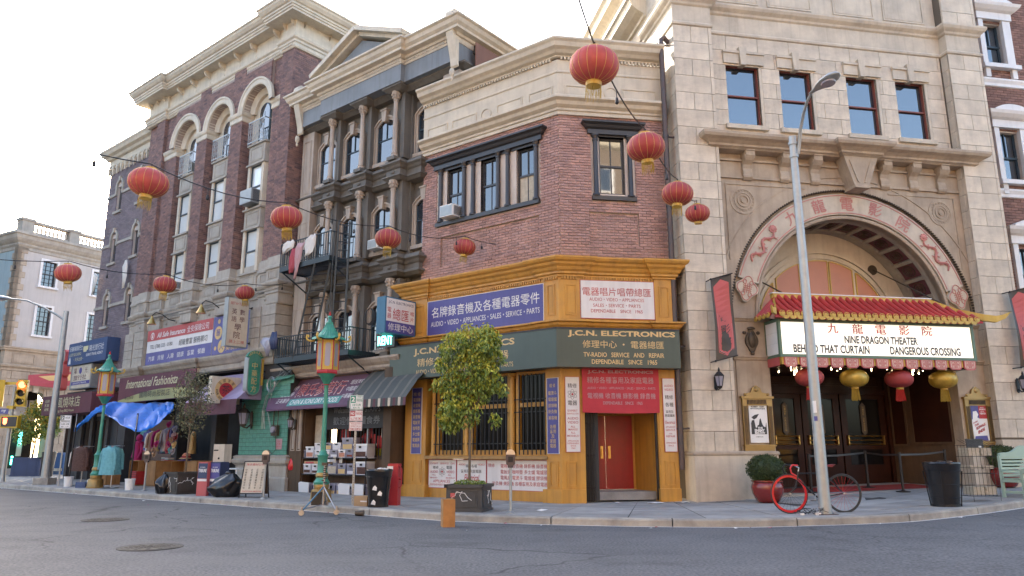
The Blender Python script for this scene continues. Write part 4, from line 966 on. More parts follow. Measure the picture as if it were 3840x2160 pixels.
# ---------------- marquee
mq=thing('marquee','theater marquee with red tiled canopy roof, lit white title board and fretwork skirt','marquee',FT)
x0,x1=2.5,8.38; yf=-.38; yb=.32
def mbx(mb,n,m,**k): return mb.build(n,m,mq,FT,**k)
mbx(MB().box(x0,x1,yf,yb,3.86,4.8),'sign_box','marquee_green')
mbx(MB().box(x0-.02,x1+.02,yf-.04,yb,3.82,3.89).box(x0-.02,x1+.02,yf-.04,yb,4.76,4.84).box(x0-.02,x0+.05,yf-.04,yf+.05,3.89,4.76).box(x1-.05,x1+.02,yf-.04,yf+.05,3.89,4.76).box(x0-.02,x0+.03,yb-.06,yb,3.89,4.76),'frame','marquee_green')
nc=6
for i in range(nc):
    for j,(z0,z1) in enumerate(((3.9,4.19),(4.195,4.475),(4.48,4.755))):
        a=x0+.06+(x1-x0-.12)*i/nc; b=x0+.06+(x1-x0-.12)*(i+1)/nc; mbx(MB().box(a+.004,b-.004,yf-.012,yf,z0,z1),'light_panel','lit_panel')
for z0,z1 in ((3.9,4.19),(4.195,4.475),(4.48,4.755)): mbx(MB().box(x0-.012,x0,yf+.06,yb-.07,z0,z1),'light_panel','white_clean')
a=MB(); y=yf-.016
txt(a,'NINE DRAGON THEATER',4.4,6.62,4.215,4.43,y,0,.035); txt(a,'BEHIND THAT CURTAIN',2.88,5.12,3.94,4.165,y,0,.035); txt(a,'DANGEROUS CROSSING',5.74,7.92,3.94,4.165,y,0,.035); a.build('lettering','black_letter',mq,FT)
a=MB()
for ch,x in zip('九龍電影院',(4.08,4.82,5.52,6.24,6.94)):
    a=MB(); txt(a,ch,x-.155,x+.155,4.485,4.75,y,0,.02); txt(a,ch,x-.145,x+.165,4.485,4.75,y-.001,0,.02); a.build('title_character','red_paint',mq,FT)
# tile roof: leans back from eaves (z 4.9) to ridge (z 5.62)
ez,rz_=4.92,5.55; ye,yr=yf-.22,.25
mbx(MB().prism_xy([(x0-.2,ye),(x1+.2,ye),(x1-.75,yr),(x0+.3,yr)],4.84,4.87).add([(x0-.2,ye,ez-.03),(x1+.2,ye,ez-.03),(x1-.75,yr,rz_-.03),(x0+.3,yr,rz_-.03)],[(0,1,2,3)]).add([(x0-.2,ye,4.86),(x0-.2,ye,ez-.03),(x1+.2,ye,ez-.03),(x1+.2,ye,4.86)],[(0,3,2,1)]),'roof_deck','red_paint')
nt_=29; tile=None
for i in range(nt_):
    f=(i+.5)/nt_; xe=x0-.1+(x1-x0+.2)*f; 
    # tiles run straight back; the ones near the ends stop at the hips
    k=1.0
    if xe<x0+.3: k=max(.15,(xe-(x0-.2))/.5)
    if xe>x1-.75: k=max(.12,((x1+.2)-xe)/.95)
    pts=[(xe,ye-.02+(yr-ye)*k*t,ez+.02+(rz_-ez)*k*(t*.75+t*t*.25)) for t in (0,.35,.7,1)]
    mbx(MB().tube(pts,.07,10),'roof_tile','tile_red',smooth=True)
    mbx(MB().lathe((xe,ye-.035,ez+.02),[(.085,0),(.085,.03)],12,ax='y').lathe((xe,ye-.045,ez+.02),[(.045,0),(.045,.02)],10,ax='y'),'tile_end','yellow_paint')
    if i<nt_-1:
        xc=xe+(x1-x0+.2)/nt_/2; mbx(MB().prism([(xc-.1,ez-.03),(xc-.085,ez-.09),(xc-.04,ez-.12),(xc+.04,ez-.12),(xc+.085,ez-.09),(xc+.1,ez-.03)],ye-.03,ye),'drip_tile','yellow_paint')
# side tiles on the left hip
for i in range(4):
    f=(i+.5)/4; yy=ye+(yr-ye)*f; mbx(MB().tube([(x0-.32,yy,ez-.02),(x0-.32+.62*f,yy,ez+(rz_-ez)*f*.95)],.065,8),'roof_tile','tile_red',smooth=True); mbx(MB().lathe((x0-.35,yy,ez-.02),[(.075,0),(.075,.03)],10,ax='x'),'tile_end','yellow_paint')
mbx(MB().box(x0+.25,x1-.7,yr-.06,yr+.08,rz_-.04,rz_+.1),'ridge','yellow_paint')
mbx(MB().box(x0+.22,x1-.67,yr-.08,yr+.1,rz_+.1,rz_+.125),'ridge_cap','white_clean')
def hip(pts,r): 
    mb=MB(); n=len(pts)
    for i in range(n-1):
        (xa,ya,za,wa),(xb,yb_,zb,wb)=pts[i],pts[i+1]
        mb.add([(xa,ya-.05,za-wa),(xb,yb_-.05,zb-wb),(xb,yb_-.05,zb+wb),(xa,ya-.05,za+wa),(xa,ya+.05,za-wa),(xb,yb_+.05,zb-wb),(xb,yb_+.05,zb+wb),(xa,ya+.05,za+wa)],[(0,1,2,3),(7,6,5,4),(3,2,6,7),(0,4,5,1),(0,3,7,4),(1,5,6,2)])
    return mb
mbx(hip([(x1-.72,yr,rz_+.03,.07),(x1-.2,yr-.35,5.25,.08),(x1+.2,ye,5.0,.09),(x1+.5,ye-.1,4.95,.09),(x1+.75,ye-.14,5.02,.06),(x1+.92,ye-.16,5.14,.01)],.1),'hip_ridge','yellow_paint')
mbx(hip([(x0+.28,yr,rz_+.03,.07),(x0+.08,yr-.4,5.25,.08),(x0-.18,ye-.02,4.98,.09),(x0-.32,ye-.1,5.0,.07),(x0-.36,ye-.14,5.1,.02)],.1),'hip_ridge','yellow_paint')
# fretwork skirt
mbx(MB().box(x0+.02,x1-.1,yf+.0,yf+.02,3.63,3.83).box(x0+.02,x0+.04,yf,yb,3.63,3.83),'skirt_back','yellow_paint')
n=13
for i in range(n):
    c=x0+.27+(x1-x0-.5)*i/(n-1); h=.185
    p=mbx(MB().prism([(c-h,3.83),(c-h,3.62),(c-h+.06,3.56),(c+h-.06,3.56),(c+h,3.62),(c+h,3.83)],yf-.03,yf-.005),'skirt_panel','red_letter')
    MB().prism([(c-h+.03,3.80),(c-h+.03,3.635),(c-h+.075,3.59),(c+h-.075,3.59),(c+h-.03,3.635),(c+h-.03,3.80)],yf-.034,yf-.03).build('pale_field','peach',p,FT)
    fr=MB(); y=yf-.037
    for sx in (-1,1):
        for q in ((.01,.105,.008),(.0,0,0)):
            pass
        X=lambda v:c+sx*v
        for xa,xb,za,zb in ((.008,.02,3.6,3.79),(.03,.115,3.705,3.72),(.03,.12,3.775,3.79),(.11,.122,3.72,3.775),(.03,.042,3.735,3.79),(.042,.08,3.735,3.747),(.03,.12,3.605,3.618),(.11,.122,3.618,3.69),(.03,.042,3.618,3.67),(.042,.08,3.66,3.672),(.03,.115,3.685,3.7)):
            fr.box(X(xa),X(xb),y,y+.004,za,zb)
    fr.build('fretwork','red_letter',p,FT)
mbx(MB().prism([(x0-.0,3.83),(x0,3.62),(x0+.3,3.56),(x0+.64,3.62),(x0+.64,3.83)],0,.02) if False else MB().box(x0-.01,x0,yf+.06,yb-.05,3.6,3.83),'skirt_panel','red_letter')
random.seed(4)
for i in range(22):
    xx=x0+.25+i*(x1-x0-.6)/21+random.uniform(-.08,.08); zz=3.52+random.choice([0,0,.06,.09]); yy=random.uniform(-.1,1.3)
    mbx(MB().ball((xx,yy,zz),.017,.017,.02,8,6).lathe((xx,yy,zz+.03),[(.012,0),(.012,.05)],6),'light_bulb','bulb_glow')
mbx(MB().box(x0+.05,x1-.1,yf+.1,2.2,3.6,3.64),'soffit','mahogany')
# tie rods
for p,q in (((7.2,1.85,6.9),(8.0,.1,5.5)),((3.1,1.85,6.5),(3.2,.2,5.6))): mbx(MB().tube([p,q],.02),'tie_rod','bronze')
mbx(MB().lathe((7.2,1.88,6.9),[(.16,0),(.16,.05),(.05,.09)],16,ax='y'),'rod_rosette','bronze')
# ---------------- banners, lanterns, posters on the front
def vbanner(label,x0,x1,zt,zb):
    t=thing('street_banner',label,'banner',FT,'dragon theater banners'); mb=MB(); nx,nz=6,16; wv=lambda u,v:-.25-.06*math.sin(u*3+v*4)-.05*u
    def P(u,v): return (x0+(x1-x0)*u+.03*math.sin(v*5)*u,wv(u,v)-.14*u, zb+(zt-zb)*v+.14*u)
    for j in range(nz+1):
        for i in range(nx+1): mb.v.append(P(i/nx,j/nz))
    for j in range(nz):
        for i in range(nx): mb.f.append((j*(nx+1)+i,j*(nx+1)+i+1,(j+1)*(nx+1)+i+1,(j+1)*(nx+1)+i)); mb.m.append(0)
    mb.build('cloth','black_trim',t,FT,smooth=True)
    def oct(k,d): 
        U=[(.5-.38*k,.1),(.5,.03),(.5+.38*k,.1),(.5+.38*k,.9),(.5,.97),(.5-.38*k,.9)]; U=[(u,.5+(v-.5)*(1-(1-k)*.25)) for u,v in U]
        m_=MB(); N=14; rows=[]
        for j in range(N+1):
            v=.5+(j/N-.5)*(.94*(1-(1-k)*.25)); hw=.38*k*min(1,(.47*(1-(1-k)*.25)-abs(v-.5))/.07+.02); rows.append([P(.5-hw,v),P(.5+hw,v)])
        for r in rows: m_.v+=[(p[0],p[1]-d,p[2]) for p in r]
        for j in range(N): m_.f.append((2*j,2*j+1,2*j+3,2*j+2)); m_.m.append(0)
        return m_
    oct(1.0,.006).build('red_field','red_letter',t,FT); oct(.9,.008).build('field_line','pink_cloth',t,FT); oct(.87,.010).build('red_field','red_letter',t,FT)
    mb=MB()
    for i,ch in enumerate('九龍電影院'):
        zc=.8-i*.15
        def fn(x,y,z,zc=zc): p=P(.5+x,zc+z); return (p[0],p[1]-.015,p[2])
        txt(mb,ch,-.24,.24,-.055,.055,0,0,.03,0,fn)
    mb.build('lettering','black_letter',t,FT)
    MB().tube([(x0-.03,-.02,zt),(x0-.03,-.3,zt),(x1,-.5,zt+.14)],.015).tube([(x0-.03,-.02,zb),(x0-.03,-.3,zb),(x1,-.5,zb+.14)],.015).ball((x0-.03,-.3,zt),.03).ball((x0-.03,-.3,zb),.03).build('banner_rod','black_metal',t,FT)
vbanner('black and red dragon theater banner on the left stone pilaster',.74,1.24,5.85,3.68)
vbanner('black and red dragon theater banner cut by the right edge of the view',9.92,10.44,5.85,3.68)
def wall_lantern(F,x,z,y,label,m='black_metal',s=1.0,group=None):
    t=thing('wall_lantern',label,'wall lantern',F,group)
    MB().prism([(x-.05*s,z-.2*s),(x-.05*s,z+.1*s),(x,z+.16*s),(x+.05*s,z+.1*s),(x+.05*s,z-.2*s),(x,z-.26*s)],y-.03,y).tube([(x,y-.02,z-.15*s),(x,y-.12*s,z-.24*s),(x,y-.22*s,z-.22*s)],.018*s).build('bracket',m,t,F)
    c=(x,y-.22*s,z)
    MB().lathe(c,[(.03*s,-.22*s),(.06*s,-.2*s),(.075*s,-.17*s),(.075*s,-.15*s)],6).lathe(c,[(.135*s,.1*s),(.14*s,.12*s),(.07*s,.2*s),(.03*s,.23*s),(.035*s,.26*s),(.01*s,.33*s)],6).build('lantern_cap',m,t,F)
    MB().lathe(c,[(.075*s,-.15*s),(.12*s,.1*s)],6,cap=False).build('lantern_glass','lamp_panel',t,F)
    mb=MB()
    for i in range(6):
        a=i*math.pi/3; mb.tube([(c[0]+.077*s*math.cos(a),c[1]+.077*s*math.sin(a),c[2]-.15*s),(c[0]+.122*s*math.cos(a),c[1]+.122*s*math.sin(a),c[2]+.1*s)],.008*s,4)
    mb.build('lantern_bars',m,t,F); return t
wall_lantern(FT,.82,3.2,0,'black wall lantern on the left stone pilaster below its banner',group='theater wall lanterns')
wall_lantern(FT,9.98,3.25,0,'black wall lantern on the right stone pilaster below its banner',group='theater wall lanterns')
def poster_case(label,x0,x1,px,pz0,pz1,z0,z1,kind):
    t=thing('poster_case',label,'poster case',FT,'poster cases beside the entrance'); y=.3
    MB().box(x0,x0+.12,y-.08,y,z0,z1-.18).box(x1-.12,x1,y-.08,y,z0,z1-.18).box(x0+.12,x1-.12,y-.08,y,z0,z0+.1).box(x0+.12,x1-.12,y-.08,y,z1-.36,z1-.18).box(x0-.04,x1+.04,y-.12,y,z1-.18,z1-.12).box(x0-.03,x1+.03,y-.11,y,z0+.06,z0+.1).box(x0,x1,y-.05,y,z0-.06,z0).build('case_frame','gold_frame',t,FT)
    c=(x0+x1)/2; m_=MB().prism([(x0+.08,z1-.12),(x0+.14,z1-.04),(c-.16,z1-.02),(c-.12,z1+.1),(c,z1+.17),(c+.12,z1+.1),(c+.16,z1-.02),(x1-.14,z1-.04),(x1-.08,z1-.12)],y-.07,y-.02); m_.ball((c,y-.07,z1+.06),.07,.03,.07,10,6).ball((x0+.1,y-.07,z1-.07),.05,.03,.04,8,5).ball((x1-.1,y-.07,z1-.07),.05,.03,.04,8,5)
    m_.build('crest','gold_frame',t,FT,smooth=True)
    mm=MB()
    for i in range(14): mm.box(x0+.13+i*(x1-x0-.28)/14,x0+.145+i*(x1-x0-.28)/14,y-.1,y-.08,z1-.33,z1-.21)
    for i in range(5):
        for xx in (x0+.02+i*.02,x1-.11+i*.02): mm.box(xx,xx+.008,y-.088,y-.08,z0+.1,z1-.38)
    mm.build('fluting','bronze',t,FT)
    MB().box(px[0],px[1],y-.045,y-.04,pz0,pz1).build('poster_sheet','white_clean',t,FT); Y=y-.049
    W=px[1]-px[0]; Hh=pz1-pz0; X=lambda u:px[0]+W*u; Z=lambda v:pz0+Hh*v
    if kind==0:
        random.seed(9); b=MB()
        top=[(i/14,.5+.12*math.sin(i*.9)+random.uniform(-.05,.06)) for i in range(15)]
        b.prism([(X(.08+.84*u),Z(v)) for u,v in top]+[(X(.92),Z(.22)),(X(.08),Z(.22))],Y,Y+.002)
        b.prism([(X(.12),Z(.66)),(X(.3),Z(.72)),(X(.55),Z(.75)),(X(.4),Z(.64)),(X(.25),Z(.6))],Y,Y+.002); b.build('poster_art','black_letter',t,FT)
        letters(t,FT,'black_letter',[('ROBERT   CURT',X(.14),X(.86),Z(.915),Z(.955),.03),('MITCHUM JURGENS',X(.1),X(.9),Z(.86),Z(.90),.03),('CINEMASCOPE',X(.3),X(.7),Z(.14),Z(.165)),('THE',X(.1),X(.12),Z(.1),Z(.11))],Y)
        letters(t,FT,'white_clean',[('THE',X(.42),X(.7),Z(.36),Z(.41),.05),('ENEMY',X(.25),X(.8),Z(.28),Z(.355),.05),('BELOW',X(.25),X(.82),Z(.225),Z(.28),.05)],Y-.004)
    else:
        MB().prism([(X(0),Z(.58)),(X(0),Z(1)),(X(.5),Z(1)),(X(.5),Z(.62)),(X(.2),Z(.7))],Y,Y+.002).prism([(X(.02),Z(0)),(X(.9),Z(0)),(X(.86),Z(.14)),(X(.1),Z(.12))],Y,Y+.002).build('poster_blue','purple',t,FT)
        MB().box(X(.5),X(1),Y,Y+.002,Z(.62),Z(1)).build('poster_red','red_paint',t,FT)
        MB().prism([(X(.06),Z(.62)),(X(.12),Z(.82)),(X(.34),Z(.84)),(X(.45),Z(.74)),(X(.3),Z(.6))],Y-.002,Y).build('poster_figure','white_clean',t,FT)
        letters(t,FT,'white_clean',[('DANA',X(.6),X(.85),Z(.92),Z(.95)),('ANDREWS',X(.54),X(.96),Z(.86),Z(.905),.03),('GENE',X(.6),X(.85),Z(.8),Z(.83)),('TIERNEY',X(.54),X(.96),Z(.74),Z(.785),.03)],Y-.004)
        sh=lambda x,y_,z:(x,y_,z+(x-X(.3))*.45)
        letters(t,FT,'red_paint',[('WHERE',X(.04),X(.35),Z(.52),Z(.56),.03),('THE',X(.12),X(.4),Z(.42),Z(.48),.04),('SIDEWALK',X(.2),X(.85),Z(.31),Z(.39),.04),('ENDS',X(.3),X(.75),Z(.18),Z(.27),.05)],Y-.002,fn=sh)
    return t
poster_case('gilded poster case with a black and white film poster, left of the theater doors',1.65,2.5,(1.83,2.35),1.62,2.62,1.47,2.95,0)
poster_case('gilded poster case with a red, white and blue film poster, right of the theater doors',8.4,9.22,(8.58,9.08),1.68,2.65,1.55,3.0,1)
# drainpipe between the shop and the theater
dp=thing('drainpipe','rusty black drainpipe running down between the shop and the theater','drainpipe',FT)
MB().tube([(.16,.35,13.05),(.0,.32,13.2),(-.1,.3,13.1),(-.1,.3,12.9),(-.1,.3,.95)],.075,12).build('pipe','pipe',dp,FT,smooth=True)
for z in (1.95,4.1,6.0,8.0,10.05,12.9): MB().lathe((-.1,.3,z),[(.09,0),(.09,.06)],12).box(-.1,.15,.27,.32,z+.01,z+.05).build('clamp','pipe',dp,FT)
# ================================================================ tall brick building
BK=thing('tall_brick_building','tall dark brick building with three arched bays and a heavy bracketed cornice','building',FL)
def kb(mb,n,m,**k): return mb.build(n,m,BK,FL,**k)
kb(MB().box(-11.1,.66,.8,8.5,4.5,17.8),'wall_core','mortar_dark'); kb(MB().box(-11,.5,.6,8,17.8,18.3),'roof','joint_dark')
PIERS=[(0.0,.72,0),(-.75,0,.15),(-3.51,-2.64,0),(-6.23,-5.39,0),(-9.4,-8.3,.15),(-10.16,-9.4,0),(-11.12,-10.16,.15)]
BAYS=[(-2.64,-.75),(-5.39,-3.51),(-8.3,-6.23)]
bw,bh,bj=.225,.08,.012; rects=[]
mort=MB()
for a,b,y in PIERS:
    mort.box(a+.02,b-.02,y+.03,.85,8.4,17.1)
    for q in courses(a,b,8.42,17.1,bw,bh,bj): rects.append((FL,q[0],q[1],y+random.uniform(-.003,.003),y+.05,q[2],q[3]))
def sidecourses(x,y0,y1,z0,z1):
    F=FL@Matrix.Translation((x,0,0))@Matrix.Rotation(R(90),4,'Z')     # outward normal towards +x
    for q in courses(y0,y1,z0,z1,bw,bh,bj,bond=.5): rects.append((F,q[0],q[1],random.uniform(-.003,.003),.05,q[2],q[3]))
for x,y0,y1,zt in ((.0,0,.15,17.1),(-2.64,0,.8,14.95),(-5.39,0,.8,14.95),(-8.3,.15,.8,14.95),(-9.4,0,.15,17.1)): sidecourses(x,y0,y1,8.42,zt)
sidecourses(.72,0,7.0,8.42,17.1)
mort.box(.3,.69,.03,8.4,8.4,17.1)
# wall over the arches
for a,b in BAYS:
    c=(a+b)/2; r=(b-a)/2-.02
    for q in courses(a,b,14.95,16.66,bw,bh,bj,arches=[(c,14.95,r+.25)]): rects.append((FL,q[0],q[1],.0,.05,q[2],q[3]))
    n=24
    for i in range(n):
        xa,xb=c+r*math.cos(math.pi*i/n),c+r*math.cos(math.pi*(i+1)/n); za,zb=14.95+r*math.sin(math.pi*i/n),14.95+r*math.sin(math.pi*(i+1)/n)
        mort.prism([(xa,za),(xa,16.8),(xb,16.8),(xb,zb)],.03,.5)
kb(mort,'mortar_backing','mortar_dark')
lay(rects,BK,'brick','brick_dark',290)
for a,b in BAYS:
    c=(a+b)/2; r=(b-a)/2-.02
    kb(MB().arc_sweep(c,14.95,[(r,.5),(r,-.04),(r+.05,-.06),(r+.2,-.06),(r+.22,-.09),(r+.3,-.09),(r+.3,.03)],0,180,30),'archivolt','cream_trim')
    kb(MB().box(c-r,c+r,.5,.55,13.3,14.95).arc_ring(c,14.95,0,r,.5,.55,0,180,20),'recess_wall','cream_trim')
    kb(MB().arc_sweep(c,14.95,[(r-.25,.5),(r-.25,.38),(r-.05,.3),(r,.3)],0,180,24),'inner_arch','cream_trim')
    w_=MB().box(c-.38,c+.38,.44,.5,13.5,14.9).arc_ring(c,14.9,0,.38,.44,.5,0,180,14); w_=kb(w_,'window','blue_metal'); MB().box(c-.33,c-.02,.425,.435,13.6,14.9).box(c+.02,c+.33,.425,.435,13.6,14.9).arc_ring(c,14.9,0,.33,.425,.435,0,180,14).build('pane','glass',w_,FL)
    # oriel of stone panels and sash windows
    def oriel(z0,z1,out=0,nm='spandrel_panel',m='stone_grey'):
        return kb(MB().prism_xy([(c-.72,.8),(c-.56,.2-out),(c+.56,.2-out),(c+.72,.8)],z0,z1),nm,m)
    for z0,z1 in ((7.5,8.06),(9.92,10.66),(12.6,13.38)):
        oriel(z0,z1); panel(FL,c-.42,c+.42,z0+.1,z1-.1,.2,'stone_grey',BK,.04,.02,'panel_moulding')
        kb(MB().prism_xy([(c-.76,.8),(c-.62,.13),(c+.62,.13),(c+.76,.8)],z1,z1+.07).prism_xy([(c-.76,.8),(c-.62,.13),(c+.62,.13),(c+.76,.8)],z0-.07,z0),'sill_band','stone_grey')
    for z0,z1 in ((8.13,9.85),(10.73,12.53)):
        kb(MB().prism_xy([(c-.72,.8),(c-.56,.2),(c-.4,.2),(c-.4,.5),(c-.5,.8)],z0,z1).prism_xy([(c+.72,.8),(c+.56,.2),(c+.4,.2),(c+.4,.5),(c+.5,.8)],z0,z1).box(c-.5,c+.5,.6,.8,z0,z1),'window_jamb','cream_trim')
        sash(BK,FL,c-.4,c+.4,z0,z1,.3,'blue_metal','pale_pane',mull=False,fr=.045)
    # iron balconet
    bl=MB(); 
    for i in range(9): x=c-.55+i*.1375; bl.tube([(x,.1,13.45),(x,.1,14.4)],.012,4)
    bl.box(c-.57,c+.57,.085,.115,14.38,14.42).box(c-.57,c+.57,.085,.115,13.5,13.53).box(c-.57,c-.55,.1,.5,13.5,13.52).box(c+.55,c+.57,.1,.5,14.38,14.42)
    for i in range(4):
        for zc in (13.75,14.0,14.22): bl.tube([(c-.41+i*.275+.08*math.cos(q*.785),.1,zc+.09*math.sin(q*.785)) for q in range(9)],.009,4,cap=False)
    kb(bl,'balconet','galvanised')
for a,b,y in ((-3.51,-2.64,0),(-6.23,-5.39,0),(-9.4,-8.3,.15),(-.75,0,.15)):
    kb(MB().sweep([(a,.7),(a,y),(b,y),(b,.7)],[(0,14.6),(.03,14.62),(.03,14.8),(.08,14.86),(.1,14.95),(.1,15.0),(0,15.02)]),'pier_capital','cream_trim')
# stone blocks at the foot of the brick piers
path=[(-11.12,.15),(-10.16,.15),(-10.16,0),(-9.4,0),(-9.4,.15),(-8.3,.15),(-8.3,.3),(-6.23,.3),(-6.23,0),(-5.39,0),(-5.39,.3),(-3.51,.3),(-3.51,0),(-2.64,0),(-2.64,.3),(-.75,.3),(-.75,.15),(0,.15),(0,0),(.72,0),(.72,1.2)]
path=[p for i,p in enumerate(path)]
kb(MB().sweep(path,[(-.2,7.1),(0,7.12),(.04,7.2),(.04,7.24),(.12,7.3),(.16,7.38),(.16,7.44),(.05,7.5),(.05,7.9),(.1,7.93),(.1,8.02),(.05,8.06),(.04,8.4),(-.2,8.46)]),'stone_course','stone_grey')
for a,b,y in PIERS: 
    if b-a>.6: panel(FL,a+.08,b-.08,7.56,7.86,y-.05,'stone_grey',BK,.03,.02,'panel_moulding')
kb(MB().sweep(path,[(-.2,6.62),(0,6.62),(.02,6.66),(.02,7.0),(.06,7.02),(.06,7.1),(-.2,7.12)]),'frieze','stone_grey')
dentils(FL,-11.1,.72,7.13,7.2,-.05,.05,.09,.05,'stone_grey',BK)
for i in range(13): kb(MB().lathe((-10.6+i*.88,.27 if not i in(0,1,2,12) else -.03,6.83),[(.07,0),(.05,-.03),(.01,-.05)],8,ax='y'),'rosette','stone_grey')
bl=[]
for a,b in ((-11.1,-10.3),(-10.1,-9.3),(-1.0,-.28),(-.16,.66)):
    for q in courses(a,b,5.08,6.62,2,.385,.02): bl.append((FL,q[0],q[1],-.02,.3,q[2],q[3]))
FS=FL@Matrix.Translation((.66,0,0))@Matrix.Rotation(R(90),4,'Z')
for q in courses(0,1.0,5.08,6.62,2,.385,.02): bl.append((FS,q[0],q[1],.0,.3,q[2],q[3]))
lay(bl,BK,'stone_block','stone_grey',60)
kb(MB().box(-11.1,.6,.32,.9,4.4,7.2).box(-11.08,-9.3,.02,.4,5.05,6.62).box(-1.0,.6,.02,1,5.05,6.62),'stone_wall','stone_grey')
kb(MB().sweep([(-11.15,.9),(-11.15,0),(-9.2,0),(-9.2,.2),(-5.9,.2),(-5.9,.08),(-4.6,.08),(-4.6,.2),(-1.1,.2),(-1.1,0),(.7,0),(.7,1)],[(-.2,4.42),(.06,4.44),(.1,4.5),(.1,4.66),(.16,4.7),(.22,4.8),(.3,4.88),(.34,4.97),(.34,5.03),(-.2,5.07)]),'storey_cornice','stone_grey')
# bracketed main cornice with breaks over the corner piers
cp_=[(-11.15,3),(-11.15,-.1),(-9.3,-.1),(-9.3,.12),(-.15,.12),(-.15,-.1),(.8,-.1),(.8,8)]
kb(MB().sweep([(-11.15,2),(-11.15,0),(-9.35,0),(-9.35,.12),(-.1,.12),(-.1,0),(.75,0),(.75,8)],[(-.1,16.66),(.03,16.68),(.06,16.74),(.06,16.86),(.1,16.9),(.1,16.98),(.16,17.04),(.18,17.12),(0,17.16),(0,17.9),(-.1,17.92)]),'frieze','cream_trim')
kb(MB().sweep(cp_,[(-.3,17.86),(.44,17.88),(.44,17.96),(.48,17.98),(.48,18.06),(.52,18.08),(.52,18.16),(.58,18.2),(.66,18.32),(.68,18.4),(.72,18.42),(.72,18.5),(-.4,18.54)]),'main_cornice','cream_trim')
n=0
for x in (-10.9,-10.25,-9.55,-8.2,-7.0,-5.8,-4.6,-3.4,-2.2,-.55,.1,.62):
    y=0 if (x<-9.4 or x>-.1) else .12
    bracket(FL,x,17.2,17.87,.26,y-.02,.42,'cream_trim',BK)
for y in (.35,1.55,3.2,4.9,6.6): bracket(FL@Matrix.Translation((.75,0,0))@Matrix.Rotation(R(90),4,'Z'),y,17.2,17.87,.26,0,.42,'cream_trim',BK)
dentils(FL,-11.8,1.4,18.44,18.53,-.82,-.76,.11,.06,'cream_trim',BK) if False else None
dentils(FL,-11.2,-9.4,16.76,16.84,-.1,-.04,.12,.07,'cream_trim',BK); dentils(FL,-9.2,-.2,16.76,16.84,.02,.08,.12,.07,'cream_trim',BK); dentils(FL,0,.7,16.76,16.84,-.1,-.04,.12,.07,'cream_trim',BK)
# ground storey openings
kb(MB().box(-11.1,-10.4,.1,.8,.1,4.5).box(-1.1,1.8,.02,.8,.1,4.45).box(-11.1,-.5,2.6,2.8,.1,4.5).box(-6.3,-5.9,.2,.8,.1,3.4).box(-3.4,-3.1,.2,.7,.1,3.4),'ground_wall','grey_shop')
kb(MB().box(-11.0,.6,.1,2.6,4.35,4.42),'shop_ceiling','interior')
gl=[]
for q in courses(-1.1,1.8,1.32,3.92,.42,.145,.012): gl.append((FL,q[0],q[1],-.01,.03,q[2],q[3]))
lay(gl,BK,'glazed_tile','green_wall',150,'glazed_tiles')
kb(MB().sweep([(-1.2,.5),(-1.2,-.02),(1.85,-.02),(1.85,.6)],[(0,.1),(.06,.12),(.06,.55),(.0,.6),(.0,.95),(.03,.98),(.1,1.05),(.12,1.15),(.06,1.2),(.08,1.27),(0,1.31)]),'stone_base','stone_grey')
# ---------------------------------------------------------------- lavender brick wing
LV=thing('side_wing','pale lavender brick building with small arched windows left of the tall brick one','building',FL)
def lv(mb,n,m,**k): return mb.build(n,m,LV,FL,**k)
WN=[]
for x in (-15.0,-12.6):
    for z0,z1 in ((13.5,15.15),(10.75,12.35),(7.5,9.15)): WN.append((x-.3,x+.3,z0,z1-.3))
lv(MB().skin(-16.35,-11.1,3.1,16.2,.64,.8,WN),'wall','mortar'); lv(MB().box(-16.3,-11.1,.95,8,3.1,16.3),'wall_core','interior'); lv(MB().box(-16.34,-16.2,.64,8,.1,16.3),'side_wall','brick_lilac')
rr=[]
for q in courses(-16.35,-11.1,3.2,15.95,.3,.1,.012,[(a,b,c,d+.25) for a,b,c,d in WN]): rr.append((FL,q[0],q[1],.6,.65,q[2],q[3]))
lay(rr,LV,'brick','brick_lilac',280)
for a,b,z0,z1 in WN:
    c=(a+b)/2
    lv(MB().arc_ring(c,z1,.3,.44,.54,.64,0,180,14).box(a-.14,a,.54,.64,z1-.45,z1).box(b,b+.14,.54,.64,z1-.45,z1).prism([(c-.07,z1+.28),(c+.07,z1+.28),(c+.1,z1+.52),(c-.1,z1+.52)],.5,.64),'window_hood','stone_grey')
    w_=lv(MB().box(a,b,.74,.78,z0,z1).arc_ring(c,z1,0,.3,.74,.78,0,180,12),'window','blue_metal'); MB().box(a+.04,c-.015,.73,.738,z0+.05,z1+.1).box(c+.015,b-.04,.73,.738,z0+.05,z1+.1).build('pane','glass',w_,FL)
    lv(MB().box(a-.12,b+.12,.52,.75,z0-.13,z0),'sill','stone_grey')
for z in (14.45,11.72,8.5):
    m_=MB()
    for a,b in ((-16.38,-15.44),(-14.56,-13.04),(-12.16,-11.1)): m_.box(a,b,.55,.64,z-.07,z+.07)
    lv(m_,'belt_course','stone_grey')
lv(MB().sweep([(-16.35,8),(-16.35,.6),(-11.12,.6)],[(0,15.95),(.08,16.0),(.08,16.45),(.2,16.5),(.26,16.62),(.4,16.7),(.46,16.85),(.5,16.9),(.5,17.0),(0,17.05)]),'cornice','cream_trim')
for i in range(11): 
    x=-16.1+i*.47; lv(MB().arc_ring(x,16.0,.14,.22,.48,.56,0,180,8).box(x-.27,x-.18,.46,.6,15.72,16.05).ball((x-.225,.5,15.68),.05,.05,.08,6,4),'corbel_arch','cream_trim')
lv(MB().box(-17.7,-12.4,.3,.9,4.2,4.36).box(-17.5,-12.4,.65,.8,.1,4.2),'shop_front','grey_shop'); lv(MB().box(-17.5,-11.2,.82,.9,.1,4.3),'shop_wall','interior')
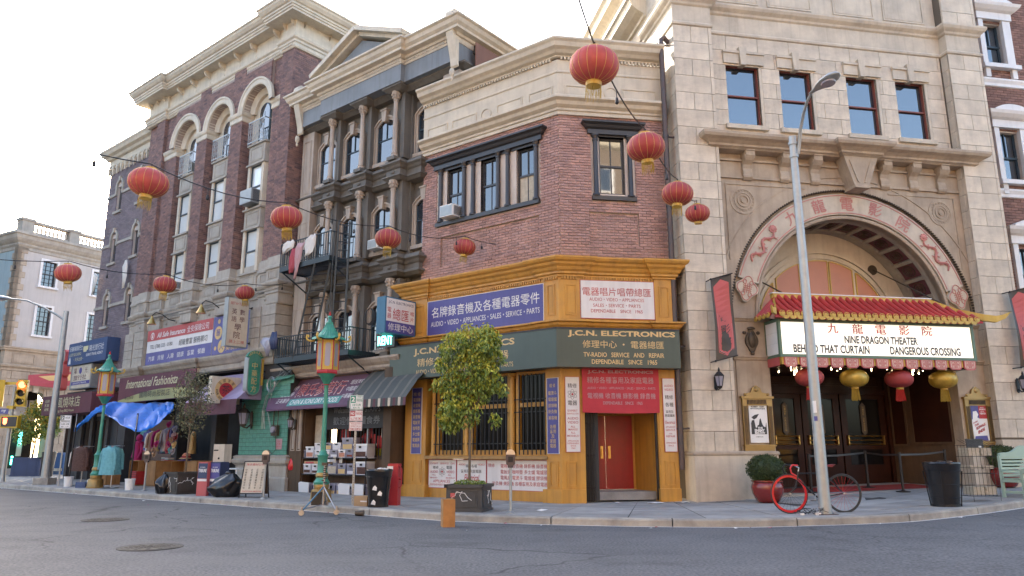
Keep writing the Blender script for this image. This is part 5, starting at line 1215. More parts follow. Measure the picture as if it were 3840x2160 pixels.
for x in (-17.4,-16.1,-14.9,-13.2,-12.2): lv(MB().box(x-.14,x+.14,.5,.8,.15,3.3),'shop_post','grey_shop')
for a,b in ((-15.9,-15.1),(-14.7,-13.4)): lv(MB().box(a,b,.6,.64,.6,2.9),'shop_window','glass_dark')
# ================================================================ grey building
GB=thing('grey_building','dark grey Italianate building with cream columns, arched windows and a pediment','building',FL)
GY=.5
def gb(mb,n,m,**k): return mb.build(n,m,GB,FL,**k)
COLS=[2.87,4.55,6.24]; WX=[1.98+.0,3.71,5.4,7.35]; LV_=[10.82,7.69,4.42]
holes=[]
for zb in LV_:
    for x in (2.25,3.71,5.4,7.2): holes.append((x-.42,x+.42,zb+.16,zb+1.5))
gb(MB().skin(.72,6.62,3.9,13.2,GY+.3,GY+.6,holes),'wall','grey_stucco'); gb(MB().skin(6.62,7.3,3.9,12.9,GY+.48,GY+.78,holes).box(7.3,9.4,GY+.3,GY+.6,12.97,13.2),'wall','grey_stucco')
gb(MB().box(.9,7.2,GY+.9,9,3.5,12.96).box(.9,9.3,GY+.9,9,12.97,13.8),'wall_core','interior'); gb(MB().box(9.38,9.42,GY+.3,9,12.97,14),'side_wall','brick_tan'); gb(MB().box(.9,9.3,1,9,13.8,14.1),'roof','joint_dark')
GY0=GY
for zb in LV_:
    for x in (2.25,3.71,5.4,7.2):
        GY=GY0+(.2 if x==7.2 else 0)
        z0,z1=zb+.16,zb+1.5; r=.42
        # segmental arch window
        w_=gb(MB().box(x-.42,x-.385,GY+.24,GY+.29,z0,z1).box(x+.385,x+.42,GY+.24,GY+.29,z0,z1).box(x-.42,x+.42,GY+.24,GY+.29,z0,z0+.04).box(x-.42,x+.42,GY+.23,GY+.29,z0+.8,z0+.84).box(x-.012,x+.012,GY+.24,GY+.29,z0+.84,z1+.2),'window','blue_metal')
        MB().box(x-.4,x+.4,GY+.27,GY+.28,z0+.8,z1+.22).build('pane','glass',w_,FL); MB().box(x-.4,x+.4,GY+.255,GY+.26,z0+.04,z0+.8).build('pane','glass',w_,FL)
        a0=40; rr=.42/math.cos(R(a0)); zc=z1-rr*math.sin(R(a0))
        gb(MB().prism([(x-.42,z1)]+[(x+rr*math.cos(R(180-a0-(180-2*a0)*i/12)),zc+rr*math.sin(R(180-a0-(180-2*a0)*i/12))) for i in range(13)]+[(x+.42,z1),(x+.42,z1+.5),(x-.42,z1+.5)],GY+.22,GY+.5),'arch_head','grey_stucco')
        gb(MB().arc_ring(x,zc,rr,rr+.09,GY+.2,GY+.31,a0-4,184-a0,16).arc_ring(x,zc,rr+.09,rr+.14,GY+.15,GY+.31,a0-4,184-a0,16).box(x-.51,x-.42,GY+.2,GY+.31,z0,z1+.02).box(x+.42,x+.51,GY+.2,GY+.31,z0,z1+.02).box(x-.56,x-.51,GY+.16,GY+.31,z0,z1+.05).box(x+.51,x+.56,GY+.16,GY+.31,z0,z1+.05),'window_surround','tan_trim')
        gb(MB().prism([(x-.08,z1+.1),(x+.08,z1+.1),(x+.13,z1+.5),(x-.13,z1+.5)],GY+.08,GY+.3).box(x-.15,x+.15,GY+.05,GY+.3,z1+.5,z1+.55),'keystone','tan_trim')
        gb(MB().box(x-.62,x+.62,GY+.12,GY+.32,z0-.12,z0),'sill','tan_trim')
    zt=zb+2.33; GY=GY0
    for x in COLS:
        p=[(.13,zb),(.13,zb+.06),(.1,zb+.1),(.115,zb+.14),(.09,zb+.18),(.078,zt-.34),(.1,zt-.33),(.1,zt-.3),(.075,zt-.28),(.13,zt-.1),(.15,zt-.05),(.15,zt)]
        gb(MB().lathe((x,GY-.12,0),p,12),'column','tan_trim',smooth=True)
        lf=MB()
        for i in range(8):
            a=i*math.pi/4
            for rr_,z in ((.11,zt-.2),(.14,zt-.1)): lf.ball((x+rr_*math.cos(a),GY-.12+rr_*math.sin(a),z),.035,.035,.05,5,4)
        gb(lf,'capital_leaves','tan_trim',smooth=True)
        gb(MB().box(x+.13,x+.3,GY+.0,GY+.32,zb,zt).box(x-.18,x+.18,GY-.3,GY+.3,zb-.12,zb),'pilaster','grey_stucco')
gb(MB().box(.95,1.62,GY,GY+.4,3.9,13.1),'end_pilaster','tan_trim'); panel(FL,1.05,1.5,4.5,6.4,GY,'tan_trim',GB,.04,.02); panel(FL,1.05,1.5,7.6,9.6,GY,'tan_trim',GB,.04,.02); panel(FL,1.05,1.5,10.7,12.8,GY,'tan_trim',GB,.04,.02)
gb(MB().box(8.3,9.0,GY,GY+.4,12.97,13.1),'end_pilaster','tan_trim')
def bpath(w0,w1,xe=7.2):
    P=[(.95,GY+.3),(.95,GY-w0)]
    for x in COLS: P+=[(x-.26,GY-w0),(x-.26,GY-w1),(x+.3,GY-w1),(x+.3,GY-w0)]
    P+=[(xe,GY-w0),(xe,GY+.6)]; return P
for zt in (10.01,6.82):
    gb(MB().sweep(bpath(-.18,.12),[(-.3,zt-.02),(.03,zt),(.12,zt+.08),(.16,zt+.1),(.16,zt+.15),(.05,zt+.2),(.05,zt+.36),(.1,zt+.4),(.14,zt+.47),(.22,zt+.53),(.22,zt+.58),(.1,zt+.62),(.08,zt+.7),(-.3,zt+.72)]),'belt_cornice','grey_stucco')
    for x in COLS: gb(MB().ball((x,GY-.2,zt+.28),.09,.03,.06,8,5),'rosette','grey_stucco')
gb(MB().sweep(bpath(-.1,.2,9.1),[(-.3,13.1),(.02,13.12),(.12,13.2),(.18,13.24),(.18,13.3),(-.3,13.32)]),'capital_course','grey_stucco')
fp_=[(.95,GY+.3),(.95,GY-.25),(2.5,GY-.25),(2.5,GY-.42),(6.75,GY-.42),(6.75,GY-.25),(9.1,GY-.25),(9.1,8)]
gb(MB().sweep(fp_,[(-.5,13.28),(0,13.3),(0,13.9),(-.5,13.92)]),'frieze','grey_fascia')
gb(MB().sweep(fp_,[(-.5,13.9),(.02,13.9),(.04,13.96),(.04,14.06),(.1,14.08),(.12,14.16),(.28,14.2),(.28,14.28),(.36,14.36),(.4,14.48),(.46,14.52),(.46,14.58),(-.6,14.64)]),'main_cornice','cream_trim')
for a,b,y in ((1.0,2.5,.21),(2.52,6.75,.04),(6.8,9.1,.21)): dentils(FL,a,b,13.97,14.05,y-.03+GY-.5,y+.03+GY-.5,.085,.05,'cream_trim',GB)
# pediment
def slab(p,q,t,y0,y1): 
    d=Vector((q[0]-p[0],q[1]-p[1])).normalized(); nn=Vector((-d.y,d.x))*t; return MB().prism([p,q,(q[0]+nn.x,q[1]+nn.y),(p[0]+nn.x,p[1]+nn.y)],y0,y1)
y0=GY-.88
L_,Rr,ap,z_=2.25,7.1,(4.68,15.62),14.58
gb(MB().prism([(L_+.3,z_),(Rr-.3,z_),(ap[0],ap[1]-.1)],GY-.4,GY+1.0),'tympanum','grey_fascia')
for s_ in ((( L_,z_),ap),(ap,(Rr,z_))):
    gb(slab(s_[0],s_[1],.17,GY-.6,GY+1.0),'raking_cornice','cream_trim'); 
    m_=slab((s_[0][0],s_[0][1]+.14),(s_[1][0],s_[1][1]+.14),.16,GY-.8,GY+1.0); gb(m_,'raking_cornice','cream_trim')
# corner brackets with acorn drops and rounded caps
for x,dr in ((1.05,-1),(9.0,1)):
    m_=MB()
    pr=[(0,13.05),(.05,13.1),(.08,13.35),(.14,13.6),(.22,13.9),(.3,14.2),(.34,14.5),(0,14.5)]
    m_.add([(x-.15,GY-.2-o,z) for o,z in pr]+[(x+.15,GY-.2-o,z) for o,z in pr],[tuple(range(8)),tuple(range(15,7,-1))]+[(i,i+8,(i+1)%8+8,(i+1)%8) for i in range(8)])
    m_.lathe((x,GY-.36,14.78),[(.17,-.15),(.17,.15)],16,ax='x').box(x-.15,x+.15,GY-.53,GY-.19,14.5,14.78)
    m_.lathe((x,GY-.34,0),[(.02,12.55),(.05,12.62),(.03,12.68),(.08,12.76),(.09,12.86),(.06,12.95)],8)
    gb(m_,'corner_bracket','cream_trim')
gb(MB().sweep([(9.1,GY+.5),(9.1,GY-.2)][::-1]+[(9.1,9)],[(-.1,13.1),(.15,13.2),(.15,13.3),(-.1,13.32)]),'capital_course','grey_stucco') if False else None
# street floor of the grey building
gb(MB().sweep([(.72,GY),(.72,GY-.3),(7.1,GY-.3)],[(-.3,3.85),(0,3.88),(.05,3.95),(.05,4.02),(.14,4.1),(.2,4.2),(.2,4.26),(-.2,4.3)]),'storey_cornice','tan_trim')
gb(MB().box(1.8,6.6,GY-.1,GY+.3,3.0,3.9).box(1.85,2.55,.05,.6,.1,3.0).box(2.55,2.6,.1,1.2,.1,3.0).box(2.6,3.25,.5,.6,.1,3.2).box(6.5,6.85,.05,.9,.1,3.9).box(3.2,6.5,.45,.6,.1,1.3),'shop_front','wood_brown')
for x in (1.95,2.28): panel(FL,x,x+.22,1.45,2.9,.05,'tan_trim',GB,.03,.02,'pilaster_panel')
gb(MB().box(5.4,8.3,1.12,1.2,.1,3.9).box(3.2,6.5,1.4,1.5,.1,3.2),'dark_door_recess','interior'); gb(MB().box(5.9,6.75,1.05,1.1,.15,2.6).box(6.3,6.34,1.0,1.05,1.5,1.8),'door','black_trim')
po=gb(MB().box(2.68,3.2,.46,.5,1.5,2.6),'window_poster','curtain')
gb(MB().box(3.25,6.45,.9,1.0,1.3,2.4),'shop_window','interior_warm')
g=thing('window_grille','black iron bars over the dry goods shop window, above the plastic bins','window bars',FL)
for i in range(23): MB().box(3.25+i*.142,3.27+i*.142,.38,.4,1.2,2.4).build('bar','black_metal',g,FL)
for x in (3.2,4.4,5.45,6.45): MB().box(x-.02,x+.02,.36,.4,1.2,2.4).build('post','galvanised',g,FL)
mb=MB(); random.seed(3)
o=thing('paper_lantern_display','red round paper decorations hanging behind the dry goods window bars','decoration',FL)
for x,z,r in ((3.9,2.0,.26),(4.9,1.75,.22),(5.1,2.0,.18)): MB().ball((x,.75,z),r,.05,r*1.1,14,8).build('disc','red_paint',o,FL,smooth=True)
for x,z in ((5.6,1.65),(5.9,1.7),(5.75,1.6),(5.35,1.7)): MB().box(x-.08,x+.08,.7,.74,z-.25,z+.25).build('streamer','red_glow' if False else 'tassel_red',o,FL)
wp=thing('paper_sign','white paper sheet with black Chinese characters behind the window bars','paper sign',FL); MB().box(5.7,6.35,.7,.71,1.85,2.35).build('sheet','white',wp,FL); letters(wp,FL,'black_letter',[('中藥行',5.78,6.28,1.95,2.2,.01)],.695)
# ---------------- fire escape
FE=thing('fire_escape','black iron fire escape with two railed landings, stairs and ladder on the grey building','fire escape',FL)
def fe(mb,n,m='iron_blue'): return mb.build(n,m,FE,FL)
yf=-.55; yb=.5
for (xa,xb,z,h) in ((1.56,4.33,7.52,.98),(1.6,5.5,4.34,.86)):
    fe(MB().box(xa,xb,yf-.02,yf+.02,z-.02,z+.16).box(xa,xa+.03,yf,yb,z-.02,z+.14).box(xb-.03,xb,yf,yb,z-.02,z+.14),'platform_frame')
    for i in range(11): fe(MB().box(xa,xb-(0 if True else 1),yf+.06+i*.095,yf+.1+i*.095,z+.0,z+.03),'platform_slat','black_metal')
    fe(MB().box(xa,xb,yf-.02,yf+.02,z+h-.03,z+h).box(xa-.01,xa+.02,yf,yb,z+h-.03,z+h).box(xb-.02,xb+.01,yf,yb,z+h-.03,z+h).box(xa,xb,yf-.01,yf+.01,z+.2,z+.22),'rail')
    n=int((xb-xa)/.125)
    for i in range(n+1): x=xa+(xb-xa)*i/n; fe(MB().box(x-.011,x+.011,yf-.011,yf+.011,z+.14,z+h-.02),'baluster')
    for i in range(1,8):
        yy=yf+(yb-yf)*i/8
        for x in (xa,xb): fe(MB().box(x-.009,x+.009,yy-.009,yy+.009,z+.1,z+h-.02),'baluster')
    for x in (xa+.1,xb-.1): fe(MB().tube([(x,yf,z),(x,yb,z-.6)],.025),'strut')
def ladder(p0,p1,q0,q1,n,nm='ladder',m='iron_blue'):
    P0,P1,Q0,Q1=map(Vector,(p0,p1,q0,q1)); l=fe(MB().tube([p0,p1],.04,4).tube([q0,q1],.04,4),nm,m)
    for i in range(n):
        t=(i+.5)/n; MB().tube([tuple(P0.lerp(P1,t)),tuple(Q0.lerp(Q1,t))],.018,4).build('rung','black_metal',l,FL)
ladder((2.65,yf,4.4),(3.55,yf,7.5),(3.4,yf+.15,4.4),(4.2,yf+.15,7.5),12,'stair')
ladder((4.62,yf-.02,4.5),(4.75,yf-.02,8.75),(5.27,yf-.02,4.5),(5.3,yf-.02,8.6),15)
fe(MB().tube([(4.45,yf,4.4),(4.5,yf,8.0)],.018,4).tube([(4.3,.4,8.3),(4.9,yf,7.9)],.015,4),'guide_rail')
# laundry
def cloth(label,name,pts,m,frame=FL,group=None,parent=None):
    """pts: outline rows top to bottom, each (xl,xr,z,y)"""
    mb=MB(); nx=6
    for k,(xl,xr,z,y) in enumerate(pts):
        for i in range(nx+1):
            u=i/nx; mb.v.append((xl+(xr-xl)*u,y-.035*math.sin(u*9+k*1.3)-.01*k,z+.012*math.sin(u*7+k)))
    for k in range(len(pts)-1):
        for i in range(nx): mb.f.append((k*(nx+1)+i,k*(nx+1)+i+1,(k+1)*(nx+1)+i+1,(k+1)*(nx+1)+i)); mb.m.append(0)
    o=mb.build(name,m,None,frame,smooth=True); o.modifiers.new('thickness','SOLIDIFY').thickness=.012
    return tag(o,label,'clothing',group)
cloth('cream shirt draped over the upper fire escape rail, leftmost of the washing','shirt',[(1.95,2.35,8.52,yf-.05),(1.85,2.42,8.42,yf-.07),(1.8,2.4,8.25,yf-.07),(1.78,1.98,8.1,yf-.06)],'white_cloth',group='washing on the fire escape')
cloth('rose red cloth hanging from the upper fire escape rail','trousers',[(2.3,2.52,8.2,yf-.05),(2.25,2.55,7.9,yf-.06),(2.22,2.5,7.6,yf-.06),(2.2,2.48,7.35,yf-.05)],'rose_cloth',group='washing on the fire escape')
cloth('pale pink cloth hanging lowest from the upper fire escape rail','trousers',[(2.6,3.08,8.33,yf-.05),(2.6,2.95,8.15,yf-.08),(2.55,2.85,7.8,yf-.07),(2.55,2.75,7.4,yf-.06),(2.52,2.68,7.1,yf-.05)],'pink_cloth',group='washing on the fire escape')
cloth('cream blouse hanging on the upper fire escape rail, rightmost of the washing','blouse',[(3.3,3.6,8.5,yf-.05),(3.12,3.62,8.35,yf-.07),(3.08,3.6,8.15,yf-.07),(3.1,3.55,7.9,yf-.06),(3.08,3.35,7.8,yf-.06)],'white_cloth',group='washing on the fire escape')
cloth('pale blue striped laundry heaped at the left end of the lower fire escape','laundry',[(.9,1.5,5.25,-.6),(.85,1.45,5.1,-.62),(1.05,1.4,4.9,-.6),(1.15,1.32,4.6,-.58)],'lamp_panel'); cloth('dark blue cloth on the corner of the lower fire escape','laundry',[(1.45,1.75,5.4,-.62),(1.4,1.8,5.1,-.63),(1.5,1.8,4.8,-.62)],'navy')
ac(FL,5.1,5.55,7.9,8.2,.35,.8,'white window air conditioner behind the middle lantern on the grey building')
ac(FL,-2.1,-1.3,10.84,11.4,-.15,.5,'grey air conditioner cage hanging in the right bay of the tall brick building','galvanised')
ac(FL,-7.55,-6.95,8.2,8.55,-.05,.5,'small cream air conditioner low in the left bay of the tall brick building')
# neon sign
nn=thing('neon_sign','small green and yellow neon rental sign glowing in the grey building window','neon sign',FL)
MB().box(6.1,6.95,.0,.02,4.5,5.45).build('backing','black_trim',nn,FL)
letters(nn,FL,'neon_teal',[('ROOM',6.18,6.88,5.18,5.4,.02),('RENT',6.2,6.88,4.58,4.86,.02)],-.01); letters(nn,FL,'neon_yellow',[('FOR',6.35,6.72,4.94,5.12,.02)],-.01,name='yellow_lettering')
# coil of cable on the column
cb=thing('cable_coil','black cable coil hung on a column of the grey building','cable',FL); m_=MB()
for k in range(4): m_.tube([(5.55+k*.02+(.2+.01*k)*math.cos(q*.4488),.15,5.6-k*.01+(.24+.01*k)*math.sin(q*.4488)) for q in range(15)],.012,5,cap=False)
m_.build('coil','rubber',cb,FL)
# ================================================================ signs and awnings of the left shops
t=board('insurance_sign','long insurance sign in red, white and blue bands on the brick building','sign' if False else FL,-9.15,-3.74,5.1,6.6,.1,.05,'white',group=None)
MB().box(-9.15,-3.74,.092,.1,6.13,6.6).build('red_band','red_letter',t,FL); MB().box(-9.15,-3.74,.092,.1,5.1,5.62).build('blue_band','purple_pale',t,FL)
letters(t,FL,'white',[('All Safe Insurance',-8.3,-5.9,6.22,6.45,.02)],.088,shear=.25); letters(t,FL,'white',[('全安保險公司',-5.75,-4.05,6.2,6.48,.012)],.088)
letters(t,FL,'black_letter',[('TEL: (788) 555 - 0180',-8.85,-6.9,5.74,5.95,.008),('經驗豐富 服務親切',-6.35,-4.1,5.72,5.98,.01)],.096)
letters(t,FL,'white',[('汽車   房屋   人壽   健康   商業   餐廳',-8.9,-4.2,5.24,5.46,.01)],.088)
MB().arc_ring(-8.7,6.34,.13,.16,.086,.092,0,360,24,caps=False).arc_ring(-8.7,6.3,.0,.06,.086,.092,0,360,12,caps=False).arc_ring(-8.7,6.41,.03,.06,.086,.092,0,360,12,caps=False).build('emblem','white',t,FL)
t=board('wall_sign','purple sign with yellow disc characters half hidden by the tutor box sign',FL,-3.7,-1.1,5.1,6.6,.1,.05,'purple_pale',group=None)
MB().arc_ring(-3.3,5.95,0,.26,.09,.1,0,360,24,caps=False).arc_ring(-3.0,5.4,0,.26,.09,.1,0,360,24,caps=False).arc_ring(-3.3,6.4,0,.09,.09,.1,0,360,14,caps=False).arc_ring(-3.45,5.35,0,.08,.09,.1,0,360,14,caps=False).build('discs','gold_paint',t,FL)
letters(t,FL,'purple',[('華',-3.45,-3.15,5.8,6.1,.02),('人',-3.15,-2.85,5.25,5.55,.03)],.086); letters(t,FL,'white',[('B',-3.02,-2.8,6.2,6.5,.04)],.09,name='white_lettering'); letters(t,FL,'gold_paint',[('美食廣場',-2.7,-1.4,5.2,5.4,.01)],.09,name='gold_lettering')
# gooseneck lamps
def goose(x,label):
    t=thing('gooseneck_lamp',label,'lamp',FL,'gooseneck lamps over the insurance sign'); z=6.95
    MB().tube([(x,.28,z-.1),(x-.1,0,z-.05),(x-.22,-.25,z+.15),(x-.36,-.45,z+.22),(x-.48,-.52,z+.12),(x-.5,-.53,z)],.02,6).build('arm','copper_green' if False else 'black_metal',t,FL,smooth=True)
    MB().lathe((x-.5,-.53,z-.28),[(.19,0),(.13,.1),(.08,.22),(.04,.28),(.04,.34)],14).build('shade','brass',t,FL,smooth=True)
goose(-7.1,'brass gooseneck lamp over the middle of the insurance sign, the left one'); goose(-3.1,'brass gooseneck lamp beside the tutor box sign, the right one')
# projecting tutor sign
FP=perp(FL,-.76,1.04); t=thing('projecting_sign','tall cream box sign with dark red tutoring characters sticking out over the pavement','sign',FP)
MB().box(0,.84,0,.26,5.1,6.88).build('sign_box','galvanised',t,FP); MB().box(.03,.81,-.006,0,5.13,6.85).build('cream_face','cream_trim',t,FP)
letters(t,FP,'red_letter',[('BEST A+ TUTORS',.1,.74,6.62,6.72,.01),('請上二樓',.12,.72,5.22,5.34,.006)],-.01)
letters(t,FP,'maroon',[('英',.16,.36,6.27,6.48,.015),('數',.48,.68,6.27,6.48,.015),('語',.16,.36,6.0,6.2,.015),('學',.48,.68,6.0,6.2,.015),('學',.3,.56,5.7,5.94,.015),('院',.28,.54,5.4,5.65,.015)],-.01,name='red_lettering')
for z in (5.3,6.6): MB().tube([(.84,.13,z),(1.04,.13,z)],.02).lathe((1.02,.13,z),[(.06,0),(.06,.02)],8,ax='x').build('bracket','black_metal',t,FP)
# tea house sign
FP=perp(FL,-.86,1.37); t=thing('projecting_sign','cream box sign with an orange and red tea house roundel','sign',FP)
MB().box(0,1.12,0,.2,3.08,4.02).build('sign_box','cream_trim',t,FP)
MB().arc_ring(.56,3.55,0,.42,-.006,0,0,360,32,caps=False).build('orange_disc','gold_paint',t,FP); MB().arc_ring(.56,3.55,0,.26,-.009,-.005,0,360,32,caps=False).build('red_disc','red_paint',t,FP)
letters(t,FP,'black_letter',[('茶',.4,.72,3.4,3.72,.02)],-.013)
mb=MB()
def arc_txt(mb,s_,cx,cz,r,a0,a1,h,y,flip=False):
    n=len(s_)
    for i,ch in enumerate(s_):
        if ch==' ': continue
        a=a0+(a1-a0)*(i+.5)/n; th=R(90-a) if not flip else R(270+a) ; w=h*(.8 if ord(ch)>255 else .6)
        def fn(x,y_,z): 
            rr=(r+z) if not flip else (r-z); an=th-(x/r if not flip else -x/r); return (cx+rr*math.cos(an),y_,cz+rr*math.sin(an))
        txt(mb,ch,-w/2,w/2,-h/2,h/2,y,0,.02,0,fn)
arc_txt(mb,'玉園茶館',.56,3.55,.34,-62,62,.12,-.009); arc_txt(mb,'JADE GARDEN TEA HOUSE',.56,3.55,.345,-95,95,.075,-.009,True); mb.build('ring_lettering','black_letter',t,FP)
MB().tube([(1.12,.1,3.9),(1.37,.1,3.9)],.02).tube([(1.12,.1,3.2),(1.37,.1,3.2)],.02).build('bracket','black_metal',t,FP)
# herbalist capsule sign
FP=perp(FL,.28,.78); t=thing('projecting_sign','green capsule shaped herbalist sign with gold characters','sign',FP)
def capsule(w,z0,z1,n=12): 
    r=w/2; return [(r*math.cos(R(180*i/n))+.32,z1-r+r*math.sin(R(180*i/n))) for i in range(n+1)]+[(r*math.cos(R(180+180*i/n))+.32,z0+r+r*math.sin(R(180+180*i/n))) for i in range(n+1)]
MB().prism(capsule(.52,3.33,4.8),0,.24).build('sign_box','galvanised',t,FP); MB().prism(capsule(.46,3.36,4.77),-.008,0).build('green_face','green_wall',t,FP); MB().prism(capsule(.42,3.38,4.5),-.012,-.006).build('green_field','copper_green',t,FP)
mb=MB(); txtv(mb,'中藥配方',.32,4.5,3.42,.22,-.016,0,.02); mb.build('lettering','gold_paint',t,FP)
m_=MB().arc_ring(.32,4.55,.22,.34,-.02,.1,20,160,14); m_.build('arch_top','copper_green',t,FP); mb=MB(); arc_txt(mb,'HERBALIST',.32,4.55,.28,-62,62,.085,-.024); mb.build('arch_lettering','gold_paint',t,FP)
MB().box(.6,.68,.0,.2,3.7,4.6).build('side_fin','yellow_paint',t,FP); MB().tube([(.6,.1,4.2),(.8,.1,4.2)],.03).build('bracket','black_metal',t,FP)
# International Fashionista fascia
t=thing('fascia_sign','maroon and olive fashion shop fascia with gold script','sign',FL)
MB().box(-9.25,-3.0,-.85,-.8,3.42,4.48).box(-9.25,-9.15,-.8,.3,3.42,4.48).build('board','maroon',t,FL)
m_=MB(); pts=[(-9.23,3.44)]+[(-9.23+6.2*i/16,3.5+.36*math.sin(math.pi*min(1,(i/16)*.75+.02))) for i in range(17)]+[(-3.02,3.44)]; m_.prism(pts,-.858,-.85); m_.build('olive_swoosh','olive',t,FL)
letters(t,FL,'pale_gold',[('International Fashionista',-8.6,-4.3,4.0,4.36,.01)],-.856,shear=.4); letters(t,FL,'black_letter',[('專注批發',-8.6,-7.8,3.55,3.68,.006),('國際時尚服裝店',-7.3,-4.8,3.56,3.82,.01)],-.864,name='dark_lettering')
def awning(name,label,x0,x1,zt,zb,yt,yb,m,val=.0,side=True,stripes=None,inset=(0,0),cat='awning'):
    t=thing(name,label,cat,FL); a,b=x0+inset[0],x1+inset[1]
    mb=MB().add([(x0,yt,zt),(x1,yt,zt),(b,yb,zb),(a,yb,zb),(a,yb,zb-val),(b,yb,zb-val)],[(0,3,2,1),(3,4,5,2)] if val else [(0,3,2,1)])
    if side: mb.add([(x0,yt,zt),(a,yb,zb),(a,yb,zb-val),(x0,yt,zb-val)],[(0,1,2,3)]); mb.add([(x1,yt,zt),(b,yb,zb),(b,yb,zb-val),(x1,yt,zb-val)],[(3,2,1,0)])
    o=mb.build('canvas',m,t,FL); return t
# chen & sons awning
t=awning('awning','purple awning of the dry goods shop with red and white characters',.1,5.9,3.82,2.83,.4,-.3,'plum',val=.06,inset=(.8,-.1))
def aw(x,y_,z):  # z runs 0..1 up the slope
    return (x,-.3+.7*z-.012,2.83+.99*z+.01)
letters(t,FL,'white',[('花旗洋參',1.35,2.05,.62,.78,.01),('野生泡參',1.3,2.0,.4,.56,.01),('正高麗參',1.25,1.95,.18,.34,.01),('環球海味',4.75,5.4,.66,.82,.01),('中國成藥',4.72,5.35,.44,.6,.01),('中華藥材',4.7,5.3,.2,.36,.01)],0,fn=aw)
letters(t,FL,'white_clean',[('陳氏參茸行',2.15,4.6,.36,.84,.03)],0,fn=aw,name='title_outline'); letters(t,FL,'red_letter',[('陳氏參茸行',2.17,4.58,.38,.82,.0)],0,fn=lambda x,y,z:(x,-.3+.7*z-.018,2.83+.99*z+.014),name='title_lettering')
MB().add([tuple(aw(x,0,z)) for x,z in ((2.0,.06),(4.75,.06),(4.75,.3),(2.0,.3))],[(0,1,2,3)]).build('teal_strip','teal',t,FL)
letters(t,FL,'white_clean',[('CHEN & SONS DRY GOODS',2.12,4.62,.1,.26,.015)],0,fn=lambda x,y,z:(x,-.3+.7*z-.018,2.83+.99*z+.014))
# striped awning
t=thing('striped_awning','dark striped awning with scalloped valance beside the dry goods shop','awning',FL)
xs_=[5.55+i*(8.1-5.55)/24 for i in range(25)]
for i in range(24):
    a,b=xs_[i],xs_[i+1]; k=i%4; m=['joint_dark','curtain','joint_dark','maroon'][k] if k!=2 else 'joint_dark'
    w=(b-a); MB().add([(a+.15,.45,4.0),(b+.15,.45,4.0),(b,-.1,3.45),(a,-.1,3.45),(b,-.55,2.92),(a,-.55,2.92)],[(0,3,2,1),(3,5,4,2)]).build('canvas_stripe','awning_dark' if k!=1 else 'grey_stucco',t,FL)
    MB().add([(a,-.55,2.92),(b,-.55,2.92),(b,-.56,2.7),((a+b)/2,-.56,2.68),(a,-.56,2.7)],[(0,4,3,2,1)]).build('valance_stripe',['awning_dark','cream_trim','awning_dark','maroon'][k],t,FL)
MB().add([(5.7,.45,4.0),(5.55,-.1,3.45),(5.55,-.55,2.92),(5.55,-.55,2.7),(5.6,.45,2.7)],[(0,1,2,3,4)]).build('side_canvas','awning_dark',t,FL)
# black banner under the awning
t=board('cloth_banner','dim black banner welcoming food stamps hung under the purple awning',FL,3.35,6.6,2.12,2.84,.28,.02,'grey_shop',group=None,cat='banner')
letters(t,FL,'grey_fascia',[('Welcome FOOD STAMPS',3.85,6.1,2.62,2.8,.01),('歡迎使用糧食券',3.85,6.1,2.25,2.5,.01)],.274)
# lavender awning by the tea house
t=awning('awning','faded lilac and maroon awning behind the tea house sign',-3.3,.1,4.25,3.2,.2,-1.0,'lilac_canvas',val=0,inset=(0,.1)); MB().add([(-3.3,-1.0,3.2),(.2,-1.0,3.2),(.2,-1.02,2.7),(-3.3,-1.02,2.7)],[(0,3,2,1)]).build('valance','maroon',t,FL)
# sunny travel box sign, grey sign, vertical bbq boxes, bbq awning
t=thing('travel_sign','large dark blue travel agency box sign on the lavender brick wing','sign',FL); MB().box(-17.35,-13.0,.0,.6,5.65,6.75).build('sign_box','blue_sign',t,FL)
letters(t,FL,'white',[('好運輸場發財巴士',-17.2,-15.7,6.35,6.6,.01),('陽光旅行社',-14.9,-13.3,6.2,6.5,.012),('SUNNY\'S TRAVEL AGENCY',-15.2,-13.35,5.98,6.12,.02)],-.004); letters(t,FL,'pale_gold',[('LUCKY BUS CASINO',-17.2,-15.8,6.1,6.25,.01),('・天天出發・',-16.6,-15.5,5.82,6.0,.01)],-.004,name='gold_lettering'); MB().box(-15.6,-15.05,-.006,0,6.3,6.5).box(-15.55,-15.2,-.006,0,6.22,6.3).build('bus_picture','pale_gold',t,FL); MB().prism([(-17.25,5.72),(-16.95,5.72),(-17.0,5.95),(-17.1,6.08),(-17.2,5.9)],-.006,0).build('white_picture','white',t,FL)
t=thing('travel_sign','grey box sign with a striped globe under the dark blue travel sign','sign',FL); MB().box(-17.0,-14.6,.1,.6,4.45,5.62).build('sign_box','curtain' if False else 'galvanised',t,FL); MB().box(-16.8,-14.7,.09,.1,4.5,5.58).build('face','cream_trim',t,FL)
letters(t,FL,'maroon',[('陽',-16.6,-16.3,5.2,5.48,.01),('光',-15.35,-15.05,5.2,5.48,.01),('旅行社',-16.6,-15.1,4.88,5.14,.01)],.085); MB().box(-16.8,-14.7,.084,.09,4.66,4.82).build('blue_strip','purple',t,FL); MB().arc_ring(-15.85,5.34,0,.16,.08,.09,0,360,16,caps=False).build('globe','purple',t,FL); letters(t,FL,'white',[("SUNNY'S TRAVEL",-16.6,-15.0,4.7,4.78,.01)],.08,name='white_lettering')
